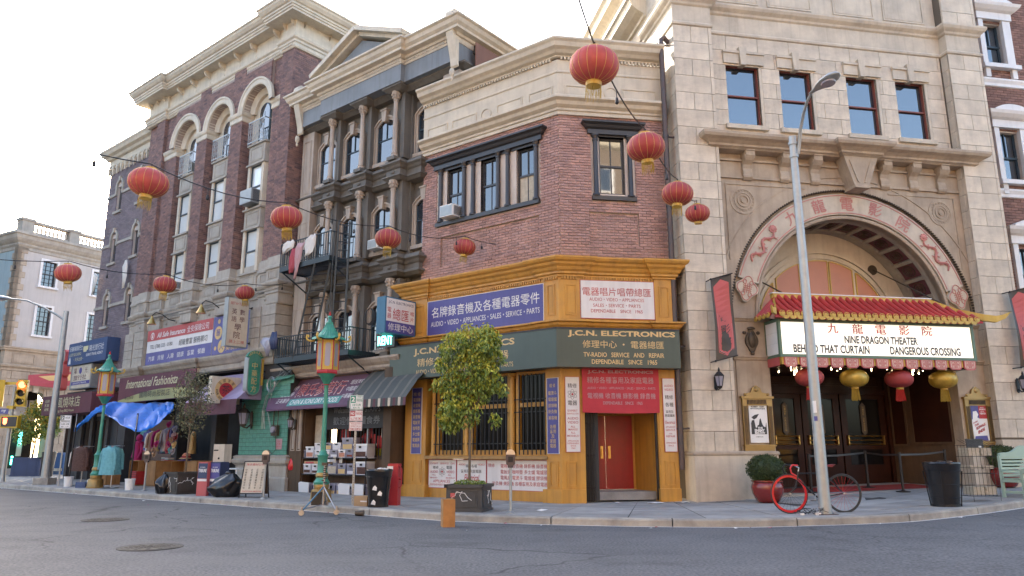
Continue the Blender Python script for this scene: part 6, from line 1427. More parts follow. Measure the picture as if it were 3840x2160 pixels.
for i,(ch,z,wh) in enumerate((('燒',6.2,'top'),('味',5.52,'middle'),('店',4.84,'bottom'))):
    t=thing('octagon_sign','red edged octagonal box sign with one red character, %s of three'%wh,'sign',FL,'stacked octagonal restaurant signs'); c=-18.05-.07*i
    oc8=lambda s:[(c-s+.1,z-s),(c+s-.1,z-s),(c+s,z-s+.1),(c+s,z+s-.1),(c+s-.1,z+s),(c-s+.1,z+s),(c-s,z+s-.1),(c-s,z-s+.1)]
    MB().prism(oc8(.34),.0,.3).build('sign_box','red_letter',t,FL); MB().prism(oc8(.29),-.01,0).build('face','stone_grey',t,FL); letters(t,FL,'red_paint',[(ch,c-.2,c+.2,z-.2,z+.2,.015)],-.014)
t=thing('awning','maroon restaurant awning with yellow characters at the far corner','awning',FL); MB().box(-18.2,-12.5,-.6,.6,3.2,4.12).build('canvas','maroon',t,FL)
letters(t,FL,'pale_gold',[('嶺風燒味店',-17.0,-13.7,3.5,4.0,.02),('Ling Fung BBQ House',-16.3,-14.3,3.26,3.42,.01)],-.605); letters(t,FL,'pale_gold',[('招牌',-17.85,-17.3,3.8,3.95),('乳豬',-17.85,-17.3,3.6,3.75),('燒鴨',-17.85,-17.3,3.4,3.55)],-.605,name='small_lettering')
# wall lamps and fuse boxes on the glazed tiles
wall_lantern(FL,-.35,2.6,-.03,'tarnished bronze carriage lantern on the green tiled pier','bronze',1.5)
wall_lantern(FL,2.15,2.35,.05,'small square lantern on the brown pilaster by the fuse box','bronze',.9)
t=thing('fuse_box','rusty electric meter box with cables on the green tiled wall','meter box',FL); MB().box(1.0,1.35,-.12,-.02,1.95,2.3).build('box','bronze',t,FL); MB().lathe((1.18,-.12,2.15),[(.11,0),(.11,-.08),(.08,-.1)],14,ax='y').build('dial','lamp_panel',t,FL); MB().tube([(1.05,-.07,2.3),(1.05,-.07,2.9)],.02).tube([(1.2,-.05,1.95),(1.25,-.05,1.5),(1.05,-.06,1.35),(.8,-.06,1.5)],.01).tube([(1.3,-.07,2.3),(1.3,-.07,3.0)],.015).build('conduit','bronze',t,FL)
t=thing('paper_notice','small pink paper notice on the green tiled wall','notice',FL); MB().box(1.2,1.55,-.03,-.02,1.5,1.85).build('sheet','pink_cloth',t,FL); letters(t,FL,'red_letter',[('收信',1.3,1.45,1.73,1.79),('九龍',1.27,1.48,1.65,1.71),('電器 門市',1.25,1.5,1.56,1.62)],-.034)
t=thing('loose_cables','tangle of pale cables drooping down the green tiled pier','cables',FL); m_=MB(); random.seed(12)
for k in range(6):
    x0=.5+random.uniform(-.25,.3); m_.tube([(1.6+random.uniform(-.3,.9),-.1,4.2),(1.0+random.uniform(-.2,.1),-.15,3.7+random.uniform(-.15,.15)),(x0+.1,-.1,3.3),(x0-.1,-.08,2.8),(x0+random.uniform(-.1,.2),-.06,2.2)],.007,4)
for k in range(5): m_.tube([(.85+(.2+.015*k)*math.cos(q*.483),-.14,3.7+(.2+.02*k)*math.sin(q*.483)) for q in range(14)],.007,4,cap=False)
m_.build('cable','galvanised',t,FL)
t=thing('small_awning','small green painted hood left of the purple awning','awning',FL); MB().add([(1.0,.0,3.97),(2.0,.0,3.97),(2.0,-.2,3.86),(1.0,-.2,3.8)],[(0,3,2,1)]).box(1.0,2.0,-.03,.0,3.7,3.97).build('hood','green_wall',t,FL)
# white laundry on the lavender wing
cloth('white shirt hanging from the lavender wing, beside the tall brick building','shirt',[(-12.95,-12.75,10.5,.4),(-13.1,-12.7,10.2,.4),(-13.0,-12.65,9.7,.4),(-13.0,-12.7,9.1,.4)],'white_cloth'); cloth('white scarf on a pole at the left edge of the lavender wing','scarf',[(-16.1,-15.95,10.3,.3),(-16.1,-15.7,10.1,.3),(-16.05,-15.8,9.8,.3),(-16.15,-16.0,9.2,.3)],'white_cloth')
t=thing('floodlight','white floodlight on the ledge over the restaurant awning','floodlight',FL); MB().box(-12.8,-12.3,-.2,.1,4.5,4.85).box(-12.7,-12.6,0,.2,4.33,4.5).build('housing','white_clean',t,FL)
# ================================================================ far cream building at the crossing
def gnd_(px,py,z=.15):
    d=_f+_rt*((px-1920)/2795)+_up*((1080-py)/2795); t=(z-CAMZ)/d.z; return Vector((0,0,CAMZ))+d*t
FFx,FFy=-30.99,45.1
q_=gnd_(25,1780); FF=FR(q_.x,q_.y,61)
FB=thing('cream_corner_building','far cream three storey corner building with balustrade, quoins and arched ground floor','building',FF)
def fb(mb,n,m,**k): return mb.build(n,m,FB,FF,**k)
wn=[(.42,1.3,11.6,13.2),(3.7,4.6,11.6,13.2),(.42,1.3,8.5,10.3),(3.7,4.6,8.5,10.3)]
fb(MB().skin(-1.1,9,7.6,13.9,0,.3,wn),'wall','stucco_grey'); fb(MB().box(-1.05,9,.6,12,6,14),'wall_core','interior')
FFL=FF@Matrix.Translation((-1.1,0,0))@Matrix.Rotation(R(-90),4,'Z')   # left street face; x' runs from far to the corner
fb(MB().box(-14,0,0,.3,7.6,13.9),'left_wall_marker','stucco_blue') if False else None
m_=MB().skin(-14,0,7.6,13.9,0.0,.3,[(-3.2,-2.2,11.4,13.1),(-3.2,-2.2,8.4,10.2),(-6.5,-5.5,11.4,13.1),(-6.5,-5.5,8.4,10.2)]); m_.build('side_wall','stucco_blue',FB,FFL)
for (F,ws) in ((FF,wn),(FFL,[(-3.2,-2.2,11.4,13.1),(-3.2,-2.2,8.4,10.2),(-6.5,-5.5,11.4,13.1),(-6.5,-5.5,8.4,10.2)])):
    for a,b,c,d in ws:
        MB().box(a-.14,a,-.06,.1,c,d).box(b,b+.14,-.06,.1,c,d).box(a-.14,b+.14,-.06,.1,d,d+.14).box(a-.2,b+.2,-.14,.1,c-.12,c).build('window_surround','white',FB,F)
        w_=MB().box(a,b,.12,.16,c,c+.04).box(a,b,.12,.16,d-.04,d).box(a,a+.04,.12,.16,c,d).box(b-.04,b,.12,.16,c,d).box(a,b,.1,.16,(c+d)/2-.03,(c+d)/2+.03)
        for i in (1,2): x=a+(b-a)*i/3; w_.box(x-.012,x+.012,.12,.15,c,d)
        for i in (1,2,4,5): z=c+(d-c)*i/6; w_.box(a,b,.12,.15,z-.012,z+.012)
        w_=w_.build('window','black_trim',FB,F); MB().box(a,b,.16,.17,c,d).build('pane','glass',w_,F)
for i in range(16):
    z=7.65+i*.385; L_=.55 if i%2 else .35
    fb(MB().box(-1.16,-1.1+L_,-.05,.3,z,z+.36).box(-1.16,-.9,-.05,(.35 if i%2 else .55),z,z+.36),'quoin','limestone_warm')
cpath=[(-1.1,14),(-1.1,0),(9,0)]
fb(MB().sweep(cpath,[(0,13.6),(.05,13.62),(.05,13.8),(.15,13.9),(.15,14.0),(.28,14.1),(.4,14.25),(.45,14.45),(.55,14.5),(.55,14.65),(0,14.75)]),'cornice','stone_grey')
fb(MB().sweep(cpath,[(0,7.4),(.08,7.42),(.1,7.52),(.16,7.56),(.16,7.64),(0,7.66)]),'belt_course','limestone_warm')
fb(MB().sweep(cpath,[(0,6.2),(.06,6.22),(.06,6.35),(.18,6.45),(.2,6.55),(0,6.6)]),'belt_course','limestone_warm')
fb(MB().box(-1.05,9,.02,.5,6.5,7.45),'frieze','limestone_warm')
for x in (-.6,1.3,3.2,5.1): panel(FF,x,x+1.3,6.7,7.3,.02,'limestone_warm',FB,.05,.04)
# balustrade
for a,b in ((-1.2,-.5),(1.75,2.4),(4.6,5.2)): fb(MB().box(a,b,-.2,.4,14.7,15.45).box(a-.06,b+.06,-.28,.48,15.45,15.6),'balustrade_pier','stone_grey')
for a,b in ((-.5,1.75),(2.4,4.6)):
    fb(MB().box(a,b,-.1,.25,14.7,14.85).box(a,b,-.14,.3,15.4,15.55),'balustrade_rail','stone_grey')
    n=int((b-a)/.24)
    for i in range(n): x=a+(b-a)*(i+.5)/n; fb(MB().lathe((x,.08,0),[(.07,14.85),(.05,14.9),(.1,15.05),(.08,15.15),(.045,15.3),(.07,15.4)],8),'baluster','cream_trim',smooth=True)
# arcade
def arcade(F,x0,x1,arches,zt,sp,r):
    mb=MB(); xs_=x0
    for c in arches:
        mb.box(xs_,c-r,0,.6,.1,zt); n=14
        for i in range(n):
            xa,xb=c+r*math.cos(math.pi*i/n),c+r*math.cos(math.pi*(i+1)/n); za,zb=sp+r*math.sin(math.pi*i/n),sp+r*math.sin(math.pi*(i+1)/n)
            mb.prism([(xa,za),(xa,zt),(xb,zt),(xb,zb)],0,.6)
        xs_=c+r
    mb.box(xs_,x1,0,.6,.1,zt); return mb
AR=[.95,4.1,7.2]
arcade(FF,-1.1,9,AR,6.3,4.1,1.0).build('arcade_wall','limestone_warm',FB,FF)
bl=[]
for q in courses(-1.1,9,.5,6.2,1.1,.47,.03,[(c-1.0,c+1.0,.1,4.1) for c in AR],[(c,4.1,1.05) for c in AR]): bl.append((FF,q[0],q[1],-.05,.1,q[2],q[3]))
lay(bl,FB,'stone_block','limestone_warm',200)
for c in AR:
    fb(MB().prism([(c-.13,5.0),(c+.13,5.0),(c+.2,5.6),(c-.2,5.6)],-.14,0),'keystone','cream_trim')
    fb(MB().box(c-1,c+1,1.4,1.5,.1,5.2).box(c-.95,c-.88,1.3,1.4,.5,4.5).box(c+.4,c+.47,1.3,1.4,.5,4.8).box(c-1,c+1,1.25,1.4,3.0,3.3),'shop_front','interior')
for x in (-.6,2.5,5.7): fb(MB().box(x-.15,x+.6,-.14,0,3.65,3.8),'impost','cream_trim')
fb(MB().box(.05,1.85,1.32,1.34,3.35,4.6).box(1.05,1.35,1.32,1.36,1.2,2.8),'lit_window','stucco_grey')
pp=thing('neon_sign','small glowing green shop light inside the far archway','neon sign',FF,None); MB().box(1.0,1.18,1.15,1.18,1.9,2.7).box(.72,.84,1.15,1.18,.7,1.2).build('tube','neon_teal',pp,FF)
pp=thing('neon_sign','small glowing red and white light in the second far archway','neon sign',FF,None); MB().box(3.35,3.5,1.15,1.18,2.2,2.7).build('tube','red_glow',pp,FF)
fb(MB().box(-2,9,-.9,0,.1,.32).box(-2,9,-.5,0,.32,.5),'step','concrete')
t=thing('banner','maroon and gold pennant banner hanging from the far cream building','banner',FF); MB().add([(.3,-.3,6.0),(3.6,-1.2,6.5),(3.5,-1.2,5.9),(2.0,-.7,5.3),(.3,-.3,5.4)],[(0,4,3,2,1)]).build('cloth','rose_cloth',t,FF); MB().add([(.8,-.46,5.95),(3.2,-1.12,6.3),(3.1,-1.12,6.1),(1.9,-.72,5.55)],[(0,3,2,1)]).build('gold_pattern','gold_paint',t,FF)
# right brick building beyond the theater
FRB=FT@Matrix.Translation((10.4,1.0,0))
RB=thing('brick_building','brown brick building with white hooded windows at the right edge','building',FRB)
wn=[(1.2,1.95,13.85,15.4),(1.2,1.98,9.8,11.5),(1.25,2.05,5.9,7.6),(4.4,5.2,13.85,15.4),(4.4,5.2,9.8,11.5),(4.4,5.2,5.9,7.6)]
MB().skin(0,8,.1,19,.04,.3,wn).build('wall','mortar',RB,FRB); MB().box(0,8,.5,8,.1,19).build('wall_core','interior',RB,FRB)
rr=[(FRB,q[0],q[1],0,.05,q[2],q[3]) for q in courses(0,3.4,4.5,17.5,.26,.09,.014,wn)]; lay(rr,RB,'brick','brick_tan',290)
MB().box(-.5,8,-.02,.1,.1,4.4).build('ground_wall','limestone_plain',RB,FRB)
for a,b,c,d in wn:
    w_=MB().box(a,a+.05,.15,.2,c,d).box(b-.05,b,.15,.2,c,d).box(a,b,.13,.2,(c+d)/2-.03,(c+d)/2+.03).box((a+b)/2-.015,(a+b)/2+.015,.15,.2,(c+d)/2,d).build('window','blue_metal',RB,FRB); MB().box(a,b,.19,.2,c,d).build('pane','glass',w_,FRB)
    MB().box(a-.18,a,-.1,.2,c,d+.1).box(b,b+.3,-.1,.2,c,d+.1).box(a-.25,b+.35,-.14,.2,d+.1,d+.35).build('window_surround','white',RB,FRB)
    MB().sweep([(a-.25,.1),(a-.25,-.14),(b+.35,-.14),(b+.35,.1)],[(0,d+.35),(.1,d+.4),(.2,d+.5),(.24,d+.6),(0,d+.66)]).arc_ring((a+b)/2+.05,d-.45,1.05,1.3,-.3,.1,60,120,10).build('hood','white',RB,FRB)
    MB().box(a-.25,b+.4,-.2,.2,c-.14,c).box(a-.15,a+.03,-.1,.1,c-.45,c-.14).box(b+.12,b+.3,-.1,.1,c-.45,c-.14).build('sill','white',RB,FRB)
for z in (13.2,9.35,5.3): MB().sweep([(0,0),(8,0)],[(0,z-.12),(.05,z-.1),(.05,z),(.1,z+.1),(.1,z+.16),(0,z+.2)]).build('belt_course','white',RB,FRB)
# ================================================================ street front behind the viewer: it shades the street and mirrors in the panes
def opp(x0,x1,h,m,n,label,y=-13.0,deg=180):
    F=Matrix.Translation((0,y,0))@Matrix.Rotation(R(180),4,'Z')   # faces the scene (+Y); local x runs the other way
    t=thing('street_building',label,'building',F,'buildings across the street'); a,b=-x1,-x0
    MB().box(a,b,0,10,0,h).build('wall',m,t,F); MB().sweep([(a,0),(b,0)],[(0,h-1),(.3,h-.8),(.5,h-.4),(.8,h-.2),(.8,h+.1),(0,h+.2)]).build('cornice','cream_trim',t,F)
    k=int((b-a)/2.6); rows=int((h-4.5)/3.3)
    fr=MB(); gl=MB()
    for i in range(k):
        for j in range(rows):
            x=a+(i+.5)*(b-a)/k; z=4.9+j*3.3; fr.box(x-.72,x+.72,-.08,0,z-.1,z+2.1); gl.box(x-.55,x+.55,-.1,-.08,z,z+1.95)
    fr.build('window_surrounds','white',t,F,kind='stuff'); gl.build('window_panes','glass',t,F,kind='stuff')
    MB().box(a+.3,b-.3,-.1,0,.4,3.2).build('shop_front','ochre',t,F)
opp(-48,-22,22,'opp_stone',0,'pale stone building across the street, outside the view to the left')
opp(-22,-3,25,'opp_stone',0,'tan stone building across the street behind the viewer')
opp(-3,14,23,'opp_brick',1,'brick building across the street behind the viewer to the right')
opp(14,40,26,'opp_stone',2,'large warm stone building across the street far to the right')
F=FR(-52,34,20); t=thing('street_building','unseen tall stone building added at the far left to shade the road','building',F,'buildings across the street')  # added out of view to block the low sun from the road
MB().box(-12,14,0,14,0,24).build('wall','opp_stone',t,F); MB().sweep([(-12,14),(-12,0),(14,0),(14,14)],[(0,22.5),(.4,22.8),(.6,23.5),(.9,24),(0,24.3)]).build('cornice','cream_trim',t,F); gl=MB()
for i in range(8):
    for j in range(6): gl.box(-11+i*3.1,-9.4+i*3.1,-.05,0,3+j*3.3,5.2+j*3.3)
gl.build('window_panes','glass',t,F,kind='stuff')
# ================================================================ plants
def rnd(a,b): return random.uniform(a,b)
def leaves(mb,blobs,n,size,droop=.3,surf=.55,mi=None):
    vol=[b[3]**2 for b in blobs]; tot=sum(vol)
    for b,v in zip(blobs,vol):
        for _ in range(int(n*v/tot)):
            d=Vector((random.gauss(0,1),random.gauss(0,1),random.gauss(0,1))).normalized()
            r=b[3]*(surf+(1-surf)*random.random()**.5)*rnd(.85,1.12); rz=b[4] if len(b)>4 else 1
            # leave the odd gap
            if math.sin(d.x*9+b[0]*7)*math.sin(d.z*8+b[2]*5)*math.sin(d.y*7)>.35: continue
            c=Vector((b[0]+d.x*r,b[1]+d.y*r,b[2]+d.z*r*rz)); L=size*rnd(.7,1.3)
            t=Vector((rnd(-1,1),rnd(-1,1),rnd(-1,.4)-droop)).normalized(); s=t.cross(Vector((rnd(-1,1),rnd(-1,1),rnd(-.3,1)))).normalized()*L*.24
            p=c+t*L*.5; q=c+t*L
            k=0
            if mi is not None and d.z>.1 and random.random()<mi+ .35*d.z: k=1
            mb.add([tuple(c),tuple(p+s),tuple(q),tuple(p-s)],[(0,1,2,3)],k)
def branches(mb,base,top,blobs,r,n=3,tip=.008):
    mb.tube([base,((base[0]+top[0])/2+rnd(-.02,.02),(base[1]+top[1])/2,(base[2]+top[2])/2),top],[r,r*.85,r*.7],8)
    for b in blobs:
        c=Vector(b[:3]); t=Vector(top); m=t.lerp(c,.5)+Vector((rnd(-.06,.06),rnd(-.06,.06),rnd(-.05,.05)))
        mb.tube([tuple(t),tuple(m),tuple(c)],[r*.6,r*.35,tip],6)
        for _ in range(n):
            d=Vector((rnd(-1,1),rnd(-1,1),rnd(-.6,1))).normalized()*b[3]*rnd(.7,1); s=m.lerp(c,rnd(.3,1)); mb.tube([tuple(s),tuple(s+d*.5+Vector((0,0,rnd(-.03,.05)))),tuple(s+d)],[r*.25,r*.16,tip*.5],5)
def planter(F,wd,h,m,parent,graf=True):
    a=wd/2
    MB().prism_xy([(-a+.04,-a+.04),(a-.04,-a+.04),(a-.04,a-.04),(-a+.04,a-.04)],.03,h-.06).build('planter_box',m,parent,F)
    MB().box(-a+.01,a-.01,-a+.01,a-.01,0,.05).box(-a+.0,a,-a,-a+.09,h-.07,h).box(-a,a,a-.09,a,h-.07,h).box(-a,-a+.09,-a,a,h-.071,h-.001).box(a-.09,a,-a,a,h-.071,h-.001).build('planter_rim',m,parent,F)
    MB().box(-a+.08,a-.08,-a+.08,a-.08,h-.1,h-.03).build('soil','soil',parent,F)
    for rz in (0,90,-90):
        G=F@Matrix.Rotation(R(rz),4,'Z'); panel(G,-a+.13,a-.13,.1,h-.12,-a+.04,m,parent,.018,.012,'panel_moulding')
        if graf and rz in(0,90):
            mb=MB(); s=random.Random(rz+int(wd*100))
            for k in range(3):
                x,z=s.uniform(-a*.4,a*.4),h*.75; pts=[]
                for i in range(7): pts.append((x,-a+.03,z)); x+=s.uniform(-.09,.09); z-=s.uniform(-.02,.1)*h/.6
                mb.tube(pts,.007,4)
            mb.build('graffiti','white_clean',parent,G)
F=at(-.95,16.99,-14); TS=Matrix.Diagonal((.86,.86,1,1)); t=thing('potted_tree','young bushy tree with glossy green leaves in a dark grey planter before the shop windows','tree',F)
planter(F,.88,.57,'planter',t)
MB().box(-.3,-.2,-.415,-.40,.3,.39).build('sticker','red_letter',t,F)
bl=[(-.43,0,3.62,.42),(.5,.05,3.7,.36),(0,-.05,3.76,.42),(0,0,3.05,.55),(.48,0,2.93,.4),(-.5,.05,2.85,.4),(-.52,-.05,1.93,.3,.8),(-.12,0,2.2,.42),(.3,.05,2.62,.3),(-.3,.1,2.45,.45),(.2,.1,3.4,.45),(-.75,0,3.3,.2),(.72,0,3.35,.22),(-.7,0,2.25,.2),(.55,0,2.75,.22),(-.55,0,2.0,.26)]
random.seed(21); mb=MB(); branches(mb,(0,0,.5),(.02,0,2.1),bl,.032,3); mb.build('trunk','bark',t,F,smooth=True)
for _ in range(22):
    a_=rnd(0,6.28); z_=rnd(1.9,4.0); r_=(.55+.3*math.sin((z_-1.6)*1.2))*rnd(.85,1.15); bl.append((r_*math.cos(a_),r_*.8*math.sin(a_),z_,rnd(.1,.2)))
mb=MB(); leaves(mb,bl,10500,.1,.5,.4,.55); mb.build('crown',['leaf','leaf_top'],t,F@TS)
mb=MB(); leaves(mb,[(-.1,0,.6,.25,.3),(.2,-.1,.6,.2,.3)],500,.06); mb.build('weeds','leaf',t,F)
F=at(-10.31,24.19,-42); t=thing('potted_tree','sparse straggly olive tree in a graffitied dark planter outside the clothes stall','tree',F)
planter(F,.9,.66,'planter_brown',t)
bl=[(-.3,0,3.3,.5),(.35,0,3.45,.45),(0,0,2.9,.55),(.5,.1,2.7,.42),(-.5,0,2.5,.4),(.05,0,2.2,.45),(.7,0,3.0,.3),(-.15,0,3.7,.3)]
random.seed(5); mb=MB(); branches(mb,(0,0,.6),(.03,0,2.0),bl,.035,16,.005); mb.build('trunk','bark',t,F,smooth=True)
mb=MB(); leaves(mb,bl,2600,.075,.4,.35); mb.build('crown','leaf_olive',t,F)
F=at(-26.6,42.3,0); t=thing('potted_tree','round shrub tree with yellow blossom in a blue grey planter on the far pavement','tree',F); planter(F@Matrix.Diagonal((1.7,1,1,1)),1.0,1.0,'navy',t,False)
random.seed(6); bl=[(0,0,2.9,.9),(.7,0,2.7,.7),(-.6,0,2.3,.6),(.5,0,3.5,.6),(0,0,3.7,.5),(1.0,0,3.1,.5)]
mb=MB(); branches(mb,(0,0,.9),(.1,0,2.2),bl,.05,2); mb.build('trunk','bark',t,F); mb=MB(); leaves(mb,bl,6500,.14,.2,.5,.45); mb.build('crown',['leaf','leaf_yellow'],t,F)
def potbush(x,y,s,label):
    F=at(x,y); t=thing('potted_bush',label,'potted plant',F,'clipped bushes in red glazed pots')
    MB().lathe((0,0,0),[(.2*s,0),(.27*s,.04*s),(.36*s,.22*s),(.385*s,.36*s),(.36*s,.46*s),(.34*s,.48*s),(.38*s,.5*s),(.38*s,.53*s),(.34*s,.53*s)],28).build('pot','terracotta_red',t,F,smooth=True)
    random.seed(8); mb=MB(); leaves(mb,[(0,0,.78*s,.43*s,.8)],9000,.045,-.2,.9); mb.build('foliage','leaf_box',t,F); MB().ball((0,0,.78*s),.4*s,.4*s,.33*s,16,10).build('foliage_core','leaf_box',t,F)
potbush(6.2,18.75,1.0,'clipped round bush in a red glazed pot left of the theater entrance, behind the bicycle'); potbush(13.5,21.1,1.0,'clipped round bush in a red glazed pot right of the entrance, behind the bench')
# ================================================================ street furniture
GL='street lamps'
F=at(6.19,15.36); t=thing('street_lamp','tall galvanised street lamp with curved arm standing at the kerb before the theater','street lamp',F,GL)
MB().lathe((0,0,0),[(.125,0.01),(.125,.1),(.115,.3),(.075,8.0)],18).build('pole','galvanised',t,F,smooth=True); MB().box(-.19,.19,-.17,.17,-.002,.012).lathe((.15,.12,0),[(.02,0),(.02,.05)],6).lathe((-.15,-.12,0),[(.02,0),(.02,.05)],6).build('base_plate','pipe',t,F)
MB().tube([(0,0,7.55),(.09,-.02,7.6),(.12,-.05,7.8),(.13,-.18,8.1),(.13,-.4,8.35),(.13,-.62,8.52),(.15,-.85,8.62)],[.04,.04,.038,.035,.033,.03,.03],8).lathe((0,0,7.5),[(.1,0),(.1,.06)],12).lathe((0,0,7.8),[(.1,0),(.1,.06)],12).build('arm','galvanised',t,F,smooth=True)
def lamp_head(F,parent,p,d,s=1):
    z=Vector(d).normalized(); y=Vector((0,0,1)); y=(y-z*y.dot(z)).normalized(); x=y.cross(z); G=F@Matrix(((x.x,z.x,y.x,p[0]),(x.y,z.y,y.y,p[1]),(x.z,z.z,y.z,p[2]),(0,0,0,1)))
    m=MB(); pr=[(-.05,.04),(.1,.06),(.25,.13),(.42,.18),(.6,.17),(.72,.1),(.76,.02)]; n=14; vs=[]
    for yy,r in pr:
        for i in range(n): a=2*math.pi*i/n; vs.append((r*math.cos(a)*s,yy*s,(r*.55*math.sin(a) if math.sin(a)>0 else r*.28*math.sin(a))*s))
    fs=[(j*n+i,j*n+(i+1)%n,(j+1)*n+(i+1)%n,(j+1)*n+i) for j in range(len(pr)-1) for i in range(n)]; m.add(vs,fs+[tuple(range(n)),tuple((len(pr)-1)*n+i for i in range(n-1,-1,-1))]); m.build('lamp_head','galvanised',parent,G,smooth=True)
    MB().lathe((0,.46*s,-.045*s),[(.15*s,0),(.14*s,-.03*s),(.05*s,-.055*s)],18).build('lens','lamp_panel',parent,G,smooth=True)
lamp_head(F,t,(.15,-.85,8.62),(.35,-.85,.1),1.0)
for z,h,m in ((2.12,.1,'white_clean'),(1.98,.14,'white_clean'),(1.82,.09,'purple')): MB().lathe((0,0,z),[(.113,0),(.1125,h)],18,cap=False,a0=0).build('sticker','galvanised',t,F) if False else MB().add([(math.sin(a)*.116,-math.cos(a)*.116,z) for a in (-.9,-.6,-.3)]+[(math.sin(a)*.116,-math.cos(a)*.116,z+h) for a in (-.9,-.6,-.3)],[(0,1,4,3),(1,2,5,4)]).build('sticker',m,t,F)
F=at(-18.87,31.03); t=thing('street_lamp','grey street lamp with long curved arm at the far left corner of the pavement','street lamp',F,GL)
MB().lathe((0,0,0),[(.17,.2),(.15,1),(.1,7.1)],14).build('pole','galvanised',t,F,smooth=True); MB().prism_xy([(-.3,-.3),(.3,-.3),(.3,.3),(-.3,.3)],-.02,.27).build('footing','curb_stone',t,F)
MB().tube([(0,0,6.7),(-.35,-.1,6.95),(-.9,-.2,7.25),(-1.5,-.35,7.5),(-2.0,-.5,7.55)],[.04,.045,.04,.035,.03],8).build('arm','galvanised',t,F,smooth=True); lamp_head(F,t,(-1.9,-.48,7.53),(-1,-.3,.02),1.15)
# pagoda lamp standards
def pagoda_parts(F,t):
    P=lambda mb,n,m,**k: mb.build(n,m,t,F,**k)
    P(MB().lathe((0,0,0),[(.29,0),(.29,.06),(.27,.08),(.25,.3),(.2,.33)],24).lathe((0,0,0),[(.18,.33),(.2,.42),(.17,.5),(.12,.6),(.17,.66),(.15,.74)],20),'base_drum','gold_frame',smooth=True)
    P(MB().lathe((0,0,0),[(.19,.44),(.21,.5),(.15,.58),(.15,.62)],20).lathe((0,0,0),[(.15,.74),(.12,.78),(.125,1.12),(.15,1.18),(.11,1.22),(.07,1.3)],20).lathe((0,0,0),[(.068,1.28),(.05,2.9),(.055,3.0),(.07,3.02),(.2,3.25),(.24,3.3)],16),'post','copper_green',smooth=True)
    P(MB().lathe((0,0,0),[(.06,3.0),(.075,3.02),(.06,3.05)],16),'post_ring','tassel_red')
    P(MB().lathe((0,0,0),[(.29,3.3),(.31,3.34),(.29,3.4)],6,a0=R(30)),'body_base','red_paint')
    for i in range(6):
        a=R(60*i-90); G=F@Matrix.Rotation(a+R(90),4,'Z'); y=-.245; h0,h1=3.4,4.2
        o=MB().box(-.14,.14,y,y+.015,h0,h1).build('panel_frame','yellow_paint',t,G)
        MB().prism([(-.07,h0+.14),(-.04,h0+.09),(.04,h0+.09),(.07,h0+.14),(.07,h1-.14),(.04,h1-.09),(-.04,h1-.09),(-.07,h1-.14)],y-.006,y).build('lamp_panel','lamp_panel',o,G)
        MB().box(-.15,-.137,y-.012,y+.02,h0,h1).box(.137,.15,y-.012,y+.02,h0,h1).build('corner_post','red_paint',o,G)
    rf=MB(); prof=[(.42,4.2),(.40,4.235),(.3,4.31),(.2,4.42),(.12,4.56),(.08,4.66)]; n=48; vs=[]
    for r,z in prof:
        for i in range(n): a=2*math.pi*i/n; k=r*(1+.05*abs(math.cos(3*a)))+(.012 if i%2 else 0); vs.append((k*math.cos(a),k*math.sin(a),z+(.05*abs(math.cos(3*a))**6 if r>.35 else 0)))
    rf.add(vs,[(j*n+i,j*n+(i+1)%n,(j+1)*n+(i+1)%n,(j+1)*n+i) for j in range(len(prof)-1) for i in range(n)]+[tuple(range(n-1,-1,-1))]); P(rf,'roof','copper_green')
    P(MB().lathe((0,0,0),[(.09,4.62),(.1,4.68),(.06,4.72),(.045,4.8),(.07,4.82),(.05,4.86),(.03,4.88)],14),'finial_base','copper_green',smooth=True); P(MB().lathe((0,0,0),[(.02,4.86),(.035,4.9),(.025,4.95),(.004,5.0)],10),'finial','tassel_red',smooth=True)
    for i in range(6):
        a=R(60*i); c,s=math.cos(a),math.sin(a); pts=[(r*c,r*s,z) for r,z in ((.36,4.2),(.46,4.17),(.55,4.2),(.585,4.27),(.56,4.33),(.52,4.31),(.525,4.27))]; P(MB().tube(pts,[.025,.028,.03,.03,.028,.022,.015],6),'eave_scroll','yellow_paint',smooth=True)
F=at(-4.95,19.95,12); t=thing('pagoda_lamp','green pagoda roofed lamp post with red and gold lantern body by the dry goods shop','street lamp',F,'pagoda lamp posts'); pagoda_parts(F,t)
copy_tree(t,at(-15.2,28.04,12),'green pagoda roofed lamp post with red and gold lantern body, beside the blue tarpaulin')
# parking meters
def meter(x,y,label,rz=0):
    F=at(x,y,rz); t=thing('parking_meter',label,'parking meter',F,'parking meters')
    MB().lathe((0,0,0),[(.03,0),(.03,.95)],10).build('post','galvanised',t,F); MB().lathe((0,0,0),[(.1,-.0),(.1,.015),(.04,.05)],12).build('foot','galvanised',t,F)
    MB().prism([(-.055,.93),(.055,.93),(.06,.98),(.095,1.0),(.1,1.2),(-.1,1.2),(-.095,1.0),(-.06,.98)],-.055,.055).build('meter_body','pipe',t,F)
    m=MB().prism([(.1*math.cos(R(i*15)),1.2+.11*math.sin(R(i*15))) for i in range(13)],-.05,.05); m.build('meter_dome','steel',t,F); MB().box(-.05,.05,-.062,-.055,1.05,1.16).build('coin_plate','black_metal',t,F); return t
meter(-.04,16.24,'parking meter at the kerb in front of the corner shop'); meter(-6.84,21.21,'parking meter in front of the folding menu board'); meter(-12.4,25.95,'parking meter by the plywood crates and red basket')
MB().box(-.5,.7,-.35,.25,-.0,.004).build('plate','tan_trim') if False else None
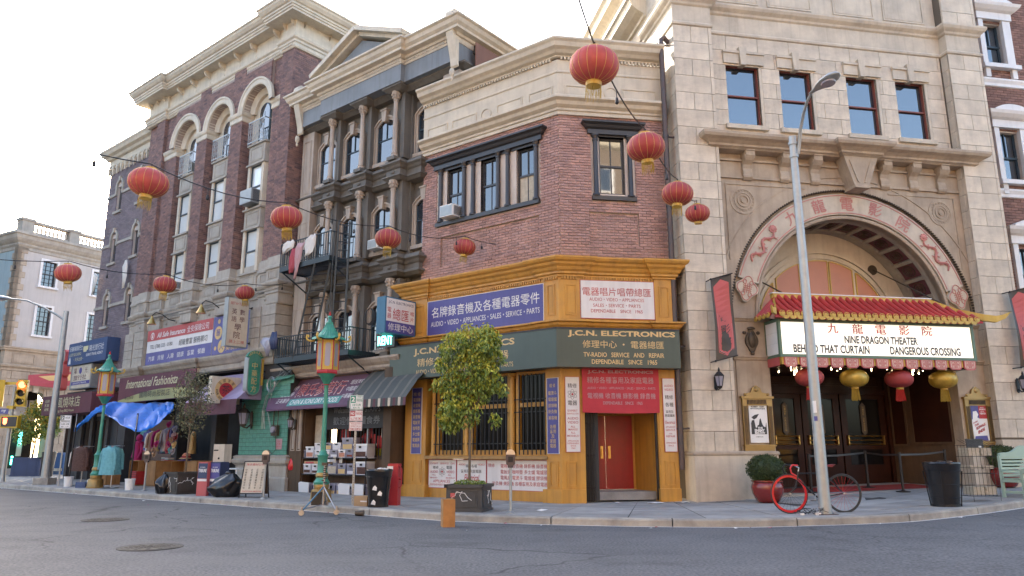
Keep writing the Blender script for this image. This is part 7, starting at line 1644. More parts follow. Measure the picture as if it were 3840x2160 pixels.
# parking signs
def psign(x,y,label,panels,zt):
    F=at(x,y,6); t=thing('parking_sign',label,'parking sign',F,'parking sign posts')
    MB().box(-.025,.025,0,.03,0,zt+.02).build('post','galvanised',t,F); hs=MB()
    for i in range(int(zt/.06)): hs.box(-.006,.006,-.002,.001,.1+i*.06,.115+i*.06)
    hs.build('post_holes','black_metal',t,F,kind='stuff')
    for (z0,z1,wd,col,rows) in panels:
        o=MB().box(-wd/2,wd/2,-.02,-.012,z0,z1).build('sign_panel','white_clean',t,F); MB().box(-wd/2+.01,wd/2-.01,-.0215,-.02,z0+.01,z0+.018).box(-wd/2+.01,wd/2-.01,-.0215,-.02,z1-.018,z1-.01).box(-wd/2+.01,-wd/2+.018,-.0215,-.02,z0+.01,z1-.01).box(wd/2-.018,wd/2-.01,-.0215,-.02,z0+.01,z1-.01).build('border',col,o,F)
        a=MB();b=MB()
        for r in rows: 
            if len(r)>5 and r[5]=='box': MB().box(r[1],r[2],-.022,-.02,r[3],r[4]).build('block',col,o,F); txt(b,r[0],r[1]+.02,r[2]-.02,r[3]+.03,r[4]-.03,-.024,0,.03)
            else: txt(a,r[0],r[1],r[2],r[3],r[4],-.023,0,.012)
        a.build('lettering',col,o,F); b.build('block_lettering','white_clean',o,F)
w=.32
psign(-3.93,19.0,'parking sign post with three stacked plates beside the cardboard box',[(2.3,2.66,w,'sign_green' if False else 'copper_green',[('2',-.15,-.02,2.47,2.65,'box'),('HOUR',.02,.12,2.6,2.64),('PARKING',-.0,.14,2.5,2.58),('8 AM TO 6 PM',-.1,.1,2.39,2.45),('MON - FRI',-.08,.08,2.33,2.37)]),(2.02,2.28,w,'red_letter',[('NO',-.15,-.02,2.14,2.27,'box'),('PARKING',-.0,.14,2.17,2.24),('ALL OTHER TIMES',-.13,.13,2.05,2.11)]),(1.78,2.0,w,'red_letter',[('VEHICLES WITH',-.12,.12,1.93,1.97),('DISTRICT NO. 34',-.12,.12,1.87,1.91),('PERMIT EXEMPTED',-.13,.13,1.8,1.85)])],2.66)
psign(-17.8,30.15,'short white two hour parking sign post at the far left pavement corner',[(2.2,2.72,.42,'sign_green',[('2',-.2,-.06,2.52,2.7,'box'),('HOUR',-.02,.16,2.58,2.66),('PARKING',-.16,.16,2.44,2.52),('8 AM - 6 PM',-.14,.14,2.34,2.4),('←→',-.15,.15,2.24,2.3)])],2.7)
# wire litter bins with black bags
def bin_(x,y,h,r,label,open_=True):
    F=at(x,y,10); t=thing('litter_bin',label,'trash can',F,'black litter bins'); n=26; vs=[]; random.seed(int(h*100))
    pr=[(r*.74,0.02),(r*.76,h*.1),(r*.84,h*.45),(r*.92,h*.75),(r*1.0,h*.93),(r*1.03,h*.97),(r*1.0,h),(r*.9,h-.01),(r*.85,h*.9)]
    for q,z in pr:
        for i in range(n): a=2*math.pi*i/n; k=q*(1+random.uniform(-.02,.02)); vs.append((k*math.cos(a),k*math.sin(a),z+random.uniform(-.01,.01)*(z>.1)))
    mb=MB().add(vs,[(j*n+i,j*n+(i+1)%n,(j+1)*n+(i+1)%n,(j+1)*n+i) for j in range(len(pr)-1) for i in range(n)]); mb.build('bag_lining','plastic_black',t,F,smooth=True)
    mb=MB().lathe((0,0,0),[(r*.78,0),(r*.78,.05),(r*.72,.05)],24)
    for i in range(4): a=R(90*i+45); mb.tube([(r*.79*math.cos(a),r*.79*math.sin(a),0),(r*1.03*math.cos(a),r*1.03*math.sin(a),h*.8)],.012,5)
    for z,k in ((h*.2,.82),(h*.5,.9),(h*.8,1.0)): mb.tube([(r*k*math.cos(q*.2618),r*k*math.sin(q*.2618),z) for q in range(25)],.006,4,cap=False)
    mb.build('frame','black_metal',t,F)
    mb=MB(); 
    for i in range(7): mb.ball((rnd(-.12,.12),rnd(-.12,.12),h*.98+rnd(-.03,.02)),.09,.08,.04,7,5)
    mb.build('trash','white_cloth' if r<.36 else 'plastic_black',t,F,smooth=True)
    if h<.9:
        mb=MB()
        for x_,z in ((-.1,.4),(.02,.28),(-.12,.08)): mb.prism([(x_-.05,z),(x_+.05,z-.02),(x_+.06,z+.05),(x_+.01,z+.1),(x_-.03,z+.06)],-r*.92,-r*.9)
        mb.build('torn_paper','white_clean',t,F)
bin_(-3.16,18.2,.86,.31,'black bagged litter bin beside the red post, near the kerb'); bin_(9.29,16.6,.92,.36,'large black bagged litter bin at the kerb right of the bicycle'); bin_(-25.0,41.2,1.3,.36,'dark litter bin on the far pavement beside the blue mailbox')
t=thing('post_box','bright red narrow post box with a small notice beside the litter bin','red post',at(-2.92,18.78,-10)); F=WORLD[t.name]
MB().box(-.14,.16,-.1,.14,0,.88).prism([(-.12,.88),(.14,.88),(.17,.93),(.16,.98),(-.1,.98)],-.1,.14).build('body','red_paint',t,F); MB().box(-.12,.03,-.106,-.1,.84,.92).build('notice','white_clean',t,F); MB().tube([(.16,0,.4),(.22,0,.45),(.22,0,.85),(.16,0,.92)],.015,6).ball((.18,0,.62),.035).build('pipe_fitting','red_paint',t,F)
t=thing('wooden_box','orange wooden apple box standing on end in the road at the kerb','box',at(-1.25,15.04,14,.0)); F=WORLD[t.name]
MB().box(-.115,.115,-.14,.16,0,.515).build('box','apple_box',t,F); m_=MB(); G=F@Matrix.Translation((-.117,0,0))@Matrix.Rotation(R(-90),4,'Z'); mb=MB()
for i,ch in enumerate('LIGHTING XOX'): 
    if ch!=' ': txt(mb,ch,-.02,.01,.46-i*.034,.48-i*.034,0,0,.02)
mb.build('stencil','black_letter',t,G); MB().box(-.118,-.113,-.14,.16,0,.515).build('seam','ply',t,F)
t=thing('cardboard_box','small cardboard box on the pavement between the sign post and litter bin','box',at(-3.55,18.55,-30)); F=WORLD[t.name]; MB().box(-.2,.2,-.15,.15,0,.23).build('box','cardboard',t,F); MB().box(.0,.2,-.152,-.15,.1,.13).build('tape','white',t,F)
# camera stand on wheels
t=thing('camera_stand','wheeled steel camera stand with blue leg at the kerb in front of the pagoda lamp','tripod stand',at(-4.45,17.95,0,.0)); F=WORLD[t.name]
top=(0.03,.1,.62)
for p,m in (((-.32,-.42,.1),'lamp_panel'),((.42,-.2,.1),'steel'),((0,.5,.25),'steel')): MB().tube([top,p],.018,6).build('leg','blue_box' if m=='lamp_panel' else m,t,F); MB().lathe((p[0],p[1]-.02,p[2]-.03),[(.062,0),(.062,.035)],14,ax='y').tube([(p[0],p[1],p[2]+.02),(p[0],p[1],p[2]+.1)],.03,8).build('caster','steel',t,F)
MB().tube([(.03,.1,.2),(.03,.1,1.1)],.022,8).tube([(-.28,-.36,.15),(.03,.1,.22)],.012,5).tube([(.38,-.16,.15),(.03,.1,.22)],.012,5).build('column','steel',t,F)
m_=MB(); random.seed(2)
for k in range(9): m_.lathe((.03+rnd(-.03,.03),.1,.7+k*.045),[(.035+rnd(0,.02),0),(.035,.03)],8)
m_.box(-.03,.09,.05,.15,1.1,1.17); m_.build('clamps','bronze',t,F); MB().box(-.25,-.02,.1,.3,.2,.5).build('battery_pack','plastic_black',t,F)
# news boxes
def newsbox(x,y,m,m2,h,label,rz=-25):
    F=at(x,y,rz); t=thing('newspaper_box',label,'newspaper box',F,'newspaper boxes'); MB().box(-.2,.2,-.16,.16,0,h).build('cabinet',m,t,F); MB().box(-.18,.18,-.168,-.16,h-.48,h-.04).build('header_panel',m2,t,F); MB().box(-.18,.18,-.17,-.16,h-.56,h-.49).build('tray','white',t,F)
    letters(t,F,'white_clean',[('TRIBUNE',-.16,.16,h-.3,h-.2,.03),('PORT GARDNER',-.1,.1,h-.17,h-.14)],-.174); return t
newsbox(-9.15,22.98,'red_letter','navy',.98,'red newspaper box with a blue tribune header beside the trash bag'); newsbox(-8.75,22.9,'navy','purple',.98,'dark blue tribune newspaper box behind the trash bag')
t=thing('free_paper_box','pale cream box with a keyhole standing on the blue newspaper box','box',at(-8.85,23.3,-25)); F=WORLD[t.name]; MB().box(-.22,.22,-.15,.15,.95,1.5).build('cabinet','cream_trim',t,F); MB().lathe((.02,-.15,1.08),[(.03,0),(.03,-.02)],8,ax='y').box(-.2,-.02,-.155,-.15,1.3,1.34).build('lock','black_metal',t,F); MB().box(-.2,.2,-.12,.12,0,.95).build('pedestal','navy',t,F)
# trash bags
def bag(x,y,sx,sy,sz,label,seed,m='plastic_black'):
    F=at(x,y,0); random.seed(seed); t=thing('trash_bag',label,'trash bag',F,'black trash bags' if m=='plastic_black' else None); n,k=44,26; vs=[]
    ph=[(rnd(0,6.28),random.choice([2,3,4,5,7,9,11]),rnd(-7,7)) for _ in range(10)]
    for j in range(k+1):
        v=j/k
        for i in range(n):
            a=2*math.pi*i/n; r=(math.sin(math.pi*min(1,v*.80+.17)))**.55*(1-.25*ss(v,.7,1)); 
            for q,(p0,fq,vz) in enumerate(ph): r*=1+(.055 if q<4 else .03)*(1-2*abs(math.sin(fq*a/2+p0+vz*v)))
            if j==0: r*=.8
            vs.append((sx*r*math.cos(a)+.25*sx*v*v,sy*r*math.sin(a),sz*max(0,v+.05*math.sin(3*a+v*5)*math.sin(math.pi*v))))
    fs=[(j*n+i,j*n+(i+1)%n,(j+1)*n+(i+1)%n,(j+1)*n+i) for j in range(k) for i in range(n)]+[tuple(k*n+i for i in range(n))]; MB().add(vs,fs).build('bag',m,t,F,smooth=True); MB().ball((.1*sx,0,sz*1.02),.05*sx*4,.05*sy*4,.06,8,5).build('knot',m,t,F,smooth=True)
bag(-8.3,22.3,.5,.36,.66,'large black trash bag slumped before the newspaper boxes',3); bag(-10.95,24.1,.26,.24,.6,'black trash bag stuffed beside the graffitied planter',5); bag(-6.95,25.1,.14,.12,.5,'x',7) if False else None
t=thing('shopping_bag','red plastic bag hanging from the shelf of bins','bag',at(-7.3,25.4)); F=WORLD[t.name]; random.seed(1); MB().lathe((0,0,0),[(.02,1.35),(.03,1.15),(.12,.95),(.16,.78),(.12,.68),(.03,.66)],10).build('bag','red_glow' if False else 'bike_red',t,F,smooth=True)
# sandwich boards
def aboard(x,y,w,h,rz,label,rows,cols,lean=.18):
    F=at(x,y,rz); t=thing('sandwich_board',label,'sandwich board',F,'menu boards on the pavement')
    def L(a,b,c,g=-1): return (a,g*lean*(1-c/h)+b,c)
    mb=MB()
    for s_ in(-1,1): mb.tube([(s_*w/2,-lean,0),(s_*w/2,0,h)],.018,4).tube([(s_*w/2,lean,0),(s_*w/2,0,h)],.018,4)
    mb.tube([(-w/2,0,h),(w/2,0,h)],.018,4).tube([L(-w/2,0,.12*h),L(w/2,0,.12*h)],.015,4); mb.build('frame','black_metal',t,F)
    MB().add([L(-w/2+.02,0,.13*h),L(w/2-.02,0,.13*h),L(w/2-.02,0,h*.99),L(-w/2+.02,0,h*.99)],[(0,1,2,3)]).build('board','pale_gold' if False else 'cream_trim',t,F); MB().add([L(-w/2+.02,0,.1*h,1),L(w/2-.02,0,.1*h,1),L(w/2-.02,0,h*.99,1),L(-w/2+.02,0,h*.99,1)],[(0,1,2,3)]).build('back_board','wood_brown',t,F)
    fn=lambda a,b,c:(a,-lean*(1-c/h)-.006,c); a=MB(); txt(a,'陳氏藥材公司',-w*.38,w*.38,h*.88,h*.95,0,0,.008,0,fn); txt(a,'TRADITIONAL MEDICINE',-w*.42,w*.42,h*.16,h*.2,0,0,.008,0,fn); a.build('red_lettering','red_letter',t,F)
    b=MB(); S='中華配方環球海味武漢福茶御品茗茶正高麗參鮑魚海參中國成藥野生泡參花旗洋參'
    for c in range(cols):
        for r in range(rows):
            ch=S[(c*rows+r)%len(S)]; xc=-w*.36+w*.72*c/(cols-1); zc=h*(.8-.56*(r+.5)/rows); q=min(w*.07,h*.56/rows*.42); txt(b,ch,xc-q,xc+q,zc-q,zc+q,0,0,.008,0,fn)
    b.build('lettering','black_letter',t,F)
aboard(-7.35,21.95,.72,1.0,-12,'large folding menu board with rows of Chinese characters behind a parking meter',8,4); aboard(-8.05,26.1,.55,.95,-30,'small folding menu board standing against the stone base of the tiled pier',7,5,.1)
# table and chairs
t=thing('table','small white cafe table by the green tiled pier','table',at(-9.35,26.0,-30)); F=WORLD[t.name]; MB().box(-.4,.4,-.35,.35,.7,.73).build('table_top','white_clean',t,F)
for a,b in ((-.37,-.32),(.37,-.32),(-.37,.32),(.37,.32)): MB().tube([(a,b,0),(a,b,.7)],.018,6).build('leg','white_clean',t,F)
def chair(x,y,rz,label,back=True):
    F=at(x,y,rz); t=thing('chair' if back else 'stool',label,'chair' if back else 'stool',F); MB().box(-.2,.2,-.2,.2,.43,.45).build('seat','white_clean',t,F)
    for a,b in ((-.19,-.19),(.19,-.19),(-.19,.19),(.19,.19)): MB().tube([(a*1.1,b*1.1,0),(a,b,.44)],.014,6).build('leg','white_clean',t,F)
    if back: MB().tube([(-.19,.19,.44),(-.19,.24,.85),(.19,.24,.85),(.19,.19,.44)],.014,6).tube([(-.19,.22,.65),(.19,.22,.65)],.012,5).build('backrest','white_clean',t,F)
chair(-9.95,25.7,-60,'white metal cafe chair left of the small white table'); chair(-8.75,25.6,20,'white metal stool right of the small white table',False)
# ---------------- shelves of plastic bins
FSH=FR(-5.8,24.45,-39)@Matrix.Diagonal((1.16,1,1.08,1)); t=thing('shelf_unit','black wire shelf unit with two white shelves in front of the dry goods shop','shelf',FSH)
for z in (.68,1.15): MB().box(-1.7,1.75,-.22,.25,z-.02,z).build('shelf','white_clean',t,FSH); MB().box(-1.72,1.77,-.24,-.22,z-.04,z).build('shelf_edge','black_metal',t,FSH)
for x in (-1.6,-.05,.05,1.7): MB().tube([(x,-.23,0),(x,-.23,1.2)],.016,6).build('post','black_metal',t,FSH)
MB().box(-1.8,1.9,.3,.34,.3,1.4).build('mustard_back_panel','mustard',t,FSH)
random.seed(14); nb=0
def bin_box(x,z,w,h,d=.36,y=-.2,m=None,lab='',tilt=0):
    global nb; nb+=1
    G=FSH@Matrix.Translation((x,0,z))@(Matrix.Rotation(R(tilt),4,'X')); o=thing('storage_bin',lab,'storage bin',G,'plastic storage bins of dried goods')
    m=m or random.choice(['bin_plastic','bin_plastic_dark','bin_plastic'])
    MB().prism([(w*.06,0),(w*.94,0),(w,h*.86),(0,h*.86)],y,y+d).build('tub',m,o,G); MB().box(-.008,w+.008,y-.01,y+d+.01,h*.86,h).build('lid','white_clean' if m=='bin_plastic' else 'lamp_panel',o,G); MB().box(w/2-.045,w/2+.045,y-.022,y-.008,h*.68,h*.84).build('latch','black_metal',o,G)
    c_=random.choice(['tan_cloth','curtain','terracotta_red','gold_paint','bin_plastic','brown_fur','salmon']); MB().box(w*.1,w*.9,y-.006,y-.001,.02,h*rnd(.3,.62)).build('contents',c_,o,G)
    return o
rowsp=[(.0,.0,[(-1.78,.34,.4),(-1.35,.36,.4),(-.93,.36,.4),(-.5,.36,.4),(.1,.36,.42),(.5,.38,.42),(.92,.38,.42),(1.34,.4,.42)],'ground'),
 (.68,.0,[(-1.65,.3,.36),(-1.33,.3,.36),(-1.0,.34,.28),(-.62,.32,.28),(-.28,.3,.26),(.06,.42,.38),(.52,.34,.3),(.9,.34,.3),(1.28,.42,.36)],'middle shelf'),
 (1.15,.0,[(-1.55,.28,.22),(-1.25,.28,.22),(-.93,.36,.32),(-.53,.32,.22),(-.18,.32,.22),(.17,.32,.22),(.52,.3,.22),(.85,.28,.24),(1.15,.55,.38)],'top shelf'),
 (1.37,.0,[(-.53,.36,.2),(-.14,.36,.2),(.25,.36,.2),(.66,.46,.34)],'upper stack')]
words={'ground':'on the pavement under the shelves','middle shelf':'on the middle shelf','top shelf':'on the top shelf','upper stack':'stacked highest above the top shelf'}
for z,_,L_,nm in rowsp:
    for i,(x,w_,h_) in enumerate(L_):
        ends='leftmost' if i==0 else ('rightmost' if i==len(L_)-1 else ['second','third','fourth','fifth','sixth','seventh','eighth'][i-1]+' from the left')
        bin_box(x,z,w_,h_,lab='clear plastic storage bin %s, %s'%(words[nm],ends),m='mustard' if False else None)
for i,x in enumerate((-1.0,-.1,.75,1.3)):
    w_=['leftmost','second','third','rightmost'][i]; o=thing('bin_lid','white curved bin lid leaning on the bins under the shelves, %s of four'%w_,'lid',FSH,'white lids leaning under the shelves'); MB().prism([(x,0.02),(x+.3,0.0),(x+.42,.1),(x+.42,.42),(x+.02,.44),(x-.05,.4)],-.32,-.29).build('lid','white_clean',o,FSH)
o=thing('open_tray','shallow cardboard tray with a pink price card on a stand by the pagoda lamp','tray',at(-5.3,20.9,-20)); F=WORLD[o.name]; MB().box(-.35,.35,-.15,.15,.95,1.02).build('tray','cardboard',o,F); MB().box(-.3,-.05,-.16,-.15,.96,1.0).build('price_card','rose_cloth',o,F); MB().box(.3,.45,-.14,.1,1.0,1.07).build('white_box','white_clean',o,F); MB().tube([(0,0,0),(0,0,.95)],.02).build('stand','black_metal',o,F)
for i,(x,z) in enumerate(((-.25,1.45),(.35,1.0),(.62,1.0))):
    o=thing('price_tag','small cream price card standing among the bins, %s'%['on the upper stack','left one on the middle shelf','right one on the middle shelf'][i],'price card',FSH,'price cards'); MB().box(x,x+.12,-.24,-.235,z,z+.17).build('card','cream_trim',o,FSH); letters(o,FSH,'black_letter',[('特價',x+.02,x+.1,z+.08,z+.14)],-.245)
# ---------------- clothes stall: tarpaulin, poles, racks, crates
FST=FR(-14.2,29.3,-39)
t=thing('tarpaulin','bright blue tarpaulin slung from the shop fascia over the clothes stall','tarpaulin',ID)
def un_(px,py,y):
    d=_f+_rt*((px-1920)/2795)+_up*((1080-py)/2795); return Vector((0,0,CAMZ))+d*(y/d.y)
A_=[un_(281,1606,29.4),un_(368,1530,29.2),un_(425,1508,30.2),un_(520,1513,30.4),un_(600,1509,29.9),un_(655,1510,29.0)]   # upper edge, far
B_=[un_(281,1614,29.3),un_(372,1548,28.8),un_(432,1578,27.8),un_(505,1617,26.5),un_(575,1602,26.9),un_(640,1545,28.0)]   # lower edge
mb=MB(); rows_=[A_,[a.lerp(b,.45)+Vector((0,0,-.04+.1*math.sin(i*2.2))) for i,(a,b) in enumerate(zip(A_,B_))],B_]
def catmull(P,n):
    out=[]
    for i in range(len(P)-1):
        p0=P[max(0,i-1)];p1=P[i];p2=P[i+1];p3=P[min(len(P)-1,i+2)]
        for k in range(n):
            u=k/n; out.append(.5*((2*p1)+(-p0+p2)*u+(2*p0-5*p1+4*p2-p3)*u*u+(-p0+3*p1-3*p2+p3)*u**3))
    out.append(P[-1]); return out
R_=[catmull(r,9) for r in rows_]; G_=[[] for _ in range(9)]; nn_=len(R_[0])
for i in range(nn_):
    col=catmull([r[i] for r in R_],4)
    for j,p in enumerate(col): G_[j].append(p+Vector((0,.05*math.sin(j*1.3+i*.9),(.06*math.sin(i*.8+j*.9)+.03*math.sin(i*2.1-j*1.7))*(.3 if j in(0,8) else 1))))
for r in G_: mb.v+=[tuple(p) for p in r]
for j in range(8):
    for i in range(nn_-1): mb.f.append((j*nn_+i,j*nn_+i+1,(j+1)*nn_+i+1,(j+1)*nn_+i)); mb.m.append(0)
o=mb.build('sheet','tarp_blue',t,ID,smooth=True); o.modifiers.new('thickness','SOLIDIFY').thickness=.01
def bucket_pole(x,y,h,label):
    F=at(x,y); t=thing('bucket_with_pole',label,'bucket',F,'white buckets holding tarpaulin poles'); MB().lathe((0,0,0),[(.14,0),(.165,.34),(.175,.34),(.175,.38),(.15,.38),(.14,.3)],18).build('bucket','white_clean',t,F,smooth=True); MB().tube([(0,0,.1),(.03,0,h)],.03,8).build('pole','black_metal',t,F)
    MB().tube([(.03,-.03,h-.05),(.05,-.05,h-.3),(.03,-.04,h-.55)],.008,4).build('cord','white_clean',t,F)
bucket_pole(-13.15,26.45,2.6,'white bucket with the black pole holding the near corner of the tarpaulin'); bucket_pole(-16.74,29.0,2.75,'white bucket with the black pole holding the left corner of the tarpaulin')
def crate(F,w,h,d,label,open_=True,rows=()):
    t=thing('plywood_crate',label,'crate',F,'plywood display crates'); MB().box(0,w,-d/2,-d/2+.02,0,h).build('side_board','ply',t,F) if not open_ else None
    MB().box(0,.02,-d/2,d/2,0,h).box(w-.02,w,-d/2,d/2,0,h).box(.02,w-.02,-d/2,d/2,h-.02,h).box(.02,w-.02,-d/2,d/2,0.02,.05).box(.02,w-.02,d/2-.02,d/2,.05,h-.02).build('crate_box','ply',t,F); MB().box(-.03,w+.03,-d/2-.02,d/2,-.0,.02).build('skid','ply',t,F); return t
crate(FR(-14.95,30.5,-39)@Matrix.Translation((0,0,.15)),.75,.95,.6,'open plywood crate holding the red basket',True); WORLD_=None
crate(FR(-13.95,29.85,-39)@Matrix.Translation((0,0,.15)),.72,.95,.6,'closed plywood crate with a knot hole, right of the red basket',False)
crate(FR(-12.9,29.6,-39)@Matrix.Translation((0,0,.15)),1.0,.95,.6,'open plywood crate with hats on top, behind the olive tree',True); crate(FR(-12.0,28.9,-39)@Matrix.Translation((0,0,.15)),.7,.95,.6,'closed plywood crate right behind the olive tree planter',False)
crate(FR(-17.0,31.6,-39)@Matrix.Translation((0,0,.15)),.6,.8,.55,'open plywood crate of shoes left of the mannequin',True); crate(FR(-16.45,31.1,-39)@Matrix.Translation((0,0,.15)),.65,.8,.55,'closed plywood crate next to the pink mannequin',False)
t=thing('basket','red plastic basket inside the open plywood crate','basket',at(-14.6,29.95,-39)); F=WORLD[t.name]; MB().prism([(-.22,.05),(.22,.05),(.27,.55),(-.27,.55)],-.2,.15).build('tub','red_paint',t,F); gr=MB()
for i in range(6): gr.box(-.24,.24,-.21,-.2,.1+i*.08,.12+i*.08)
gr.build('slots','maroon',t,F)
def rack(x,y,h,items,label,rz=-35):
    F=at(x,y,rz); t=thing('clothes_rack',label,'clothes rack',F,'clothes racks'); MB().tube([(0,0,0),(0,0,h)],.02,8).tube([(-.35,0,h),(.35,0,h)],.015,6).tube([(0,-.35,h),(0,.35,h)],.015,6).tube([(-.3,0,.02),(.3,0,.02)],.02,6).tube([(0,-.3,.02),(0,.3,.02)],.02,6).build('stand','steel',t,F)
    return F
def coat(F,x,y,z,w,h,m,label,cat='coat',rz=70,group=None):
    G=F@Matrix.Translation((x,y,z))@Matrix.Rotation(R(rz),4,'Z'); o=thing(cat,label,cat,G,group); n=14; vs=[]; pr=[(.04,.0,.04),(.10,-.03,.06),(w*.36,-.08,.09),(w*.42,-.2,.11),(w*.42,-h*.6,.12),(w*.5,-h,.15),(w*.45,-h,.12)]
    for r,zz,dp in pr:
        for i in range(n): a=2*math.pi*i/n; vs.append((r*math.cos(a)*(1+.05*math.sin(5*a)),dp*math.sin(a)*(1+.15*math.sin(4*a+zz*9)),zz))
    MB().add(vs,[(j*n+i,j*n+(i+1)%n,(j+1)*n+(i+1)%n,(j+1)*n+i) for j in range(len(pr)-1) for i in range(n)]).build('body',m,o,G,smooth=True)
    for s_ in (-1,1): MB().tube([(s_*w*.32,0,-.1),(s_*w*.46,0,-.3),(s_*w*.52,-.02,-h*.82)],[.065,.06,.045],8).build('sleeve',m,o,G,smooth=True)
    MB().lathe((0,0,-.01),[(.05,-.02),(.06,.01),(.045,.03)],10).build('collar',m,o,G,smooth=True)
F=rack(-14.45,27.7,1.5,None,'chrome clothes rack with pale blue and tan garments beside the pagoda lamp')
coat(F,-.25,0,1.48,.55,.95,'tan_cloth','tan coat on the second rack, leftmost','coat'); coat(F,-.1,0,1.48,.55,.95,'pink_cloth','pinkish cardigan between the tan coat and blue cardigans','cardigan'); coat(F,.05,0,1.48,.55,1.0,'teal_cloth','pale teal cardigan in the middle of the second rack','cardigan')
coat(F,.1,-.25,1.48,.8,1.0,'teal_cloth','pale teal cardigan with buttons, facing front on the second rack','cardigan',rz=10)
F=rack(-17.0,30.3,1.5,None,'chrome clothes rack with brown fur coats at the left of the stall')
for i,(x,m,l) in enumerate(((-.35,'white_cloth','black and white checked coat, leftmost on the left rack'),(-.2,'brown_fur','brown fur coat, second on the left rack'),(-.05,'brown_fur','brown fur coat, third on the left rack'))): coat(F,x,0,1.5,.6,.95,m,l,'coat')
coat(F,.12,-.2,1.5,.95,.95,'brown_fur','wide brown fur coat with a tag facing the street','coat',rz=10)
# mannequin
F=at(-15.3,31.2,-30); t=thing('mannequin','magenta hooded outfit on a mannequin behind the tarpaulin pole','mannequin',F)
MB().lathe((0,0,0),[(.06,0),(.07,.4),(.1,.8),(.15,.95),(.17,1.1),(.14,1.35),(.2,1.6),(.17,1.68),(.07,1.72)],16).build('body','magenta',t,F,smooth=True); MB().ball((0,0,1.84),.12,.13,.16,12,8).build('hood','bike_red' if False else 'magenta',t,F,smooth=True)
for s_ in (-1,1): MB().tube([(s_*.17,0,1.6),(s_*.25,-.03,1.3),(s_*.2,-.12,1.05)],[.06,.05,.04],8).build('sleeve','magenta',t,F,smooth=True); MB().tube([(s_*.07,0,.9),(s_*.08,0,.45),(s_*.08,0,.05)],[.09,.07,.05],8).build('leg','rose_cloth',t,F,smooth=True)
# hanging goods inside the stall and hats
random.seed(31); GC=['teal_cloth','rose_cloth','brown_fur','tan_cloth','magenta','navy','purple','terracotta_red','lamp_panel','white_cloth','tassel_red']
nmz={'teal_cloth':'teal','rose_cloth':'rose red','brown_fur':'brown','tan_cloth':'tan','magenta':'magenta','navy':'navy','purple':'purple','terracotta_red':'dark red','lamp_panel':'lilac grey','white_cloth':'cream','tassel_red':'bright red'}
for i,(x,y,z,m) in enumerate(((-7.95,.7,2.3,'brown_fur'),(-7.65,.6,2.3,'navy'),(-7.35,.55,2.35,'teal_cloth'),(-7.15,.4,2.4,'lamp_panel'),(-6.85,.5,2.35,'rose_cloth'))):
    coat(FL,x,y,z,.5,.95,m,'%s garment hung above the crates at the right of the tarpaulin'%nmz[m],'garment',rz=20+i*15)
for i,(x,y,z,m,s) in enumerate(((-10.2,.9,2.4,'teal_cloth','far left of the stall'),(-9.9,.9,2.3,'rose_cloth','second from the far left of the stall'),(-9.6,.8,2.35,'purple','third from the far left of the stall'),(-9.3,.8,2.3,'white_cloth','fourth from the far left of the stall'),(-9.0,.7,2.3,'tan_cloth','fifth from the far left of the stall'),(-8.7,.75,2.35,'magenta','under the middle of the tarpaulin'),(-8.35,.7,2.3,'gold_paint','just right of the tarpaulin middle'),(-6.55,.3,2.4,'terracotta_red','left of the hat cluster'),(-6.3,.2,2.45,'purple','touching the hat cluster'),(-4.9,.3,2.2,'gold_paint','right of the hat cluster'))):
    coat(FL,x,y,z,.5,.85,m,'%s garment hanging %s'%(nmz.get(m,'mustard'),s),'garment',rz=25+i*13)
for i,(x,y,m,l) in enumerate(((-13.6,30.0,'lamp_panel','left'),(-13.35,29.75,'rose_cloth','right'))):
    G=at(x,y,-39,1.1); o=thing('folded_cloth','folded clothes on the closed crate by the red basket, %s pile'%l,'clothes',G)
    for k in range(4): MB().box(-.14,.14,-.12,.12,k*.03,k*.03+.026).build('garment',['lamp_panel','rose_cloth','teal_cloth','white_cloth'][(k+i)%4],o,G)
hz_=[(-5.9,.0,2.5,'magenta'),(-5.5,.05,2.3,'lamp_panel'),(-5.45,.0,2.05,'pink_cloth'),(-5.6,0,1.9,'tan_cloth'),(-5.3,0,1.95,'terracotta_red'),(-5.75,0,1.75,'magenta'),(-5.35,0,1.7,'gold_paint'),(-5.6,0,1.5,'teal_cloth'),(-5.4,0,1.45,'lamp_panel'),(-5.85,0,1.5,'rose_cloth'),(-7.2,.2,1.75,'magenta'),(-7.4,.2,1.5,'tan_cloth'),(-7.3,.2,1.35,'tan_cloth')]
HT=['topmost of the right cluster','second from the top','just under the top pair','beside the pink ones','at the right edge of the cluster','left side of the cluster middle','right side near the straw one','low in the cluster centre','low at the right','lowest at the left of the cluster','topmost of the left trio','middle of the left trio','bottom of the left trio']
for i,(x,y,z,m) in enumerate(hz_):
    G=FL@Matrix.Translation((x,y-.2,z))@Matrix.Rotation(R(75),4,'X'); o=thing('hat','%s hat %s in the hanging cluster above the crates'%(nmz.get(m,'yellow'),('at %.1f m height, '%z)+('on the left' if x<-6.5 else 'on the right')) if False else '%s hat hanging over the crates, %s'%(nmz.get(m,'yellow'),HT[i]),'hat',G,'hats hanging over the crates'); MB().lathe((0,0,0),[(.14,0),(.15,.01),(.09,.02),(.085,.08),(.05,.11),(.001,.12)],14).build('hat_body',m,o,G,smooth=True)
G=at(-12.35,28.8,0,1.1); o=thing('hat_pile','pile of neon orange and pink hats on the crate behind the olive tree','hats',G)
for i,(m,z) in enumerate((('purple',0),('neon_yellow',.07),('bike_red',.11),('traffic_yellow',.18))): MB().lathe((0.02*i,0,z),[(.24-.03*i,0),(.25-.03*i,.02),(.13,.04),(.1,.1),(.01,.12)],14).build('hat',['purple','pale_gold','rose_cloth','salmon'][i],o,G,smooth=True)
G=FR(-16.6,31.3,-39)@Matrix.Translation((0,0,.2)); o=thing('shoe_heap','heap of shoes and cloth in the low crate of the stall','shoes',G); mb=MB()
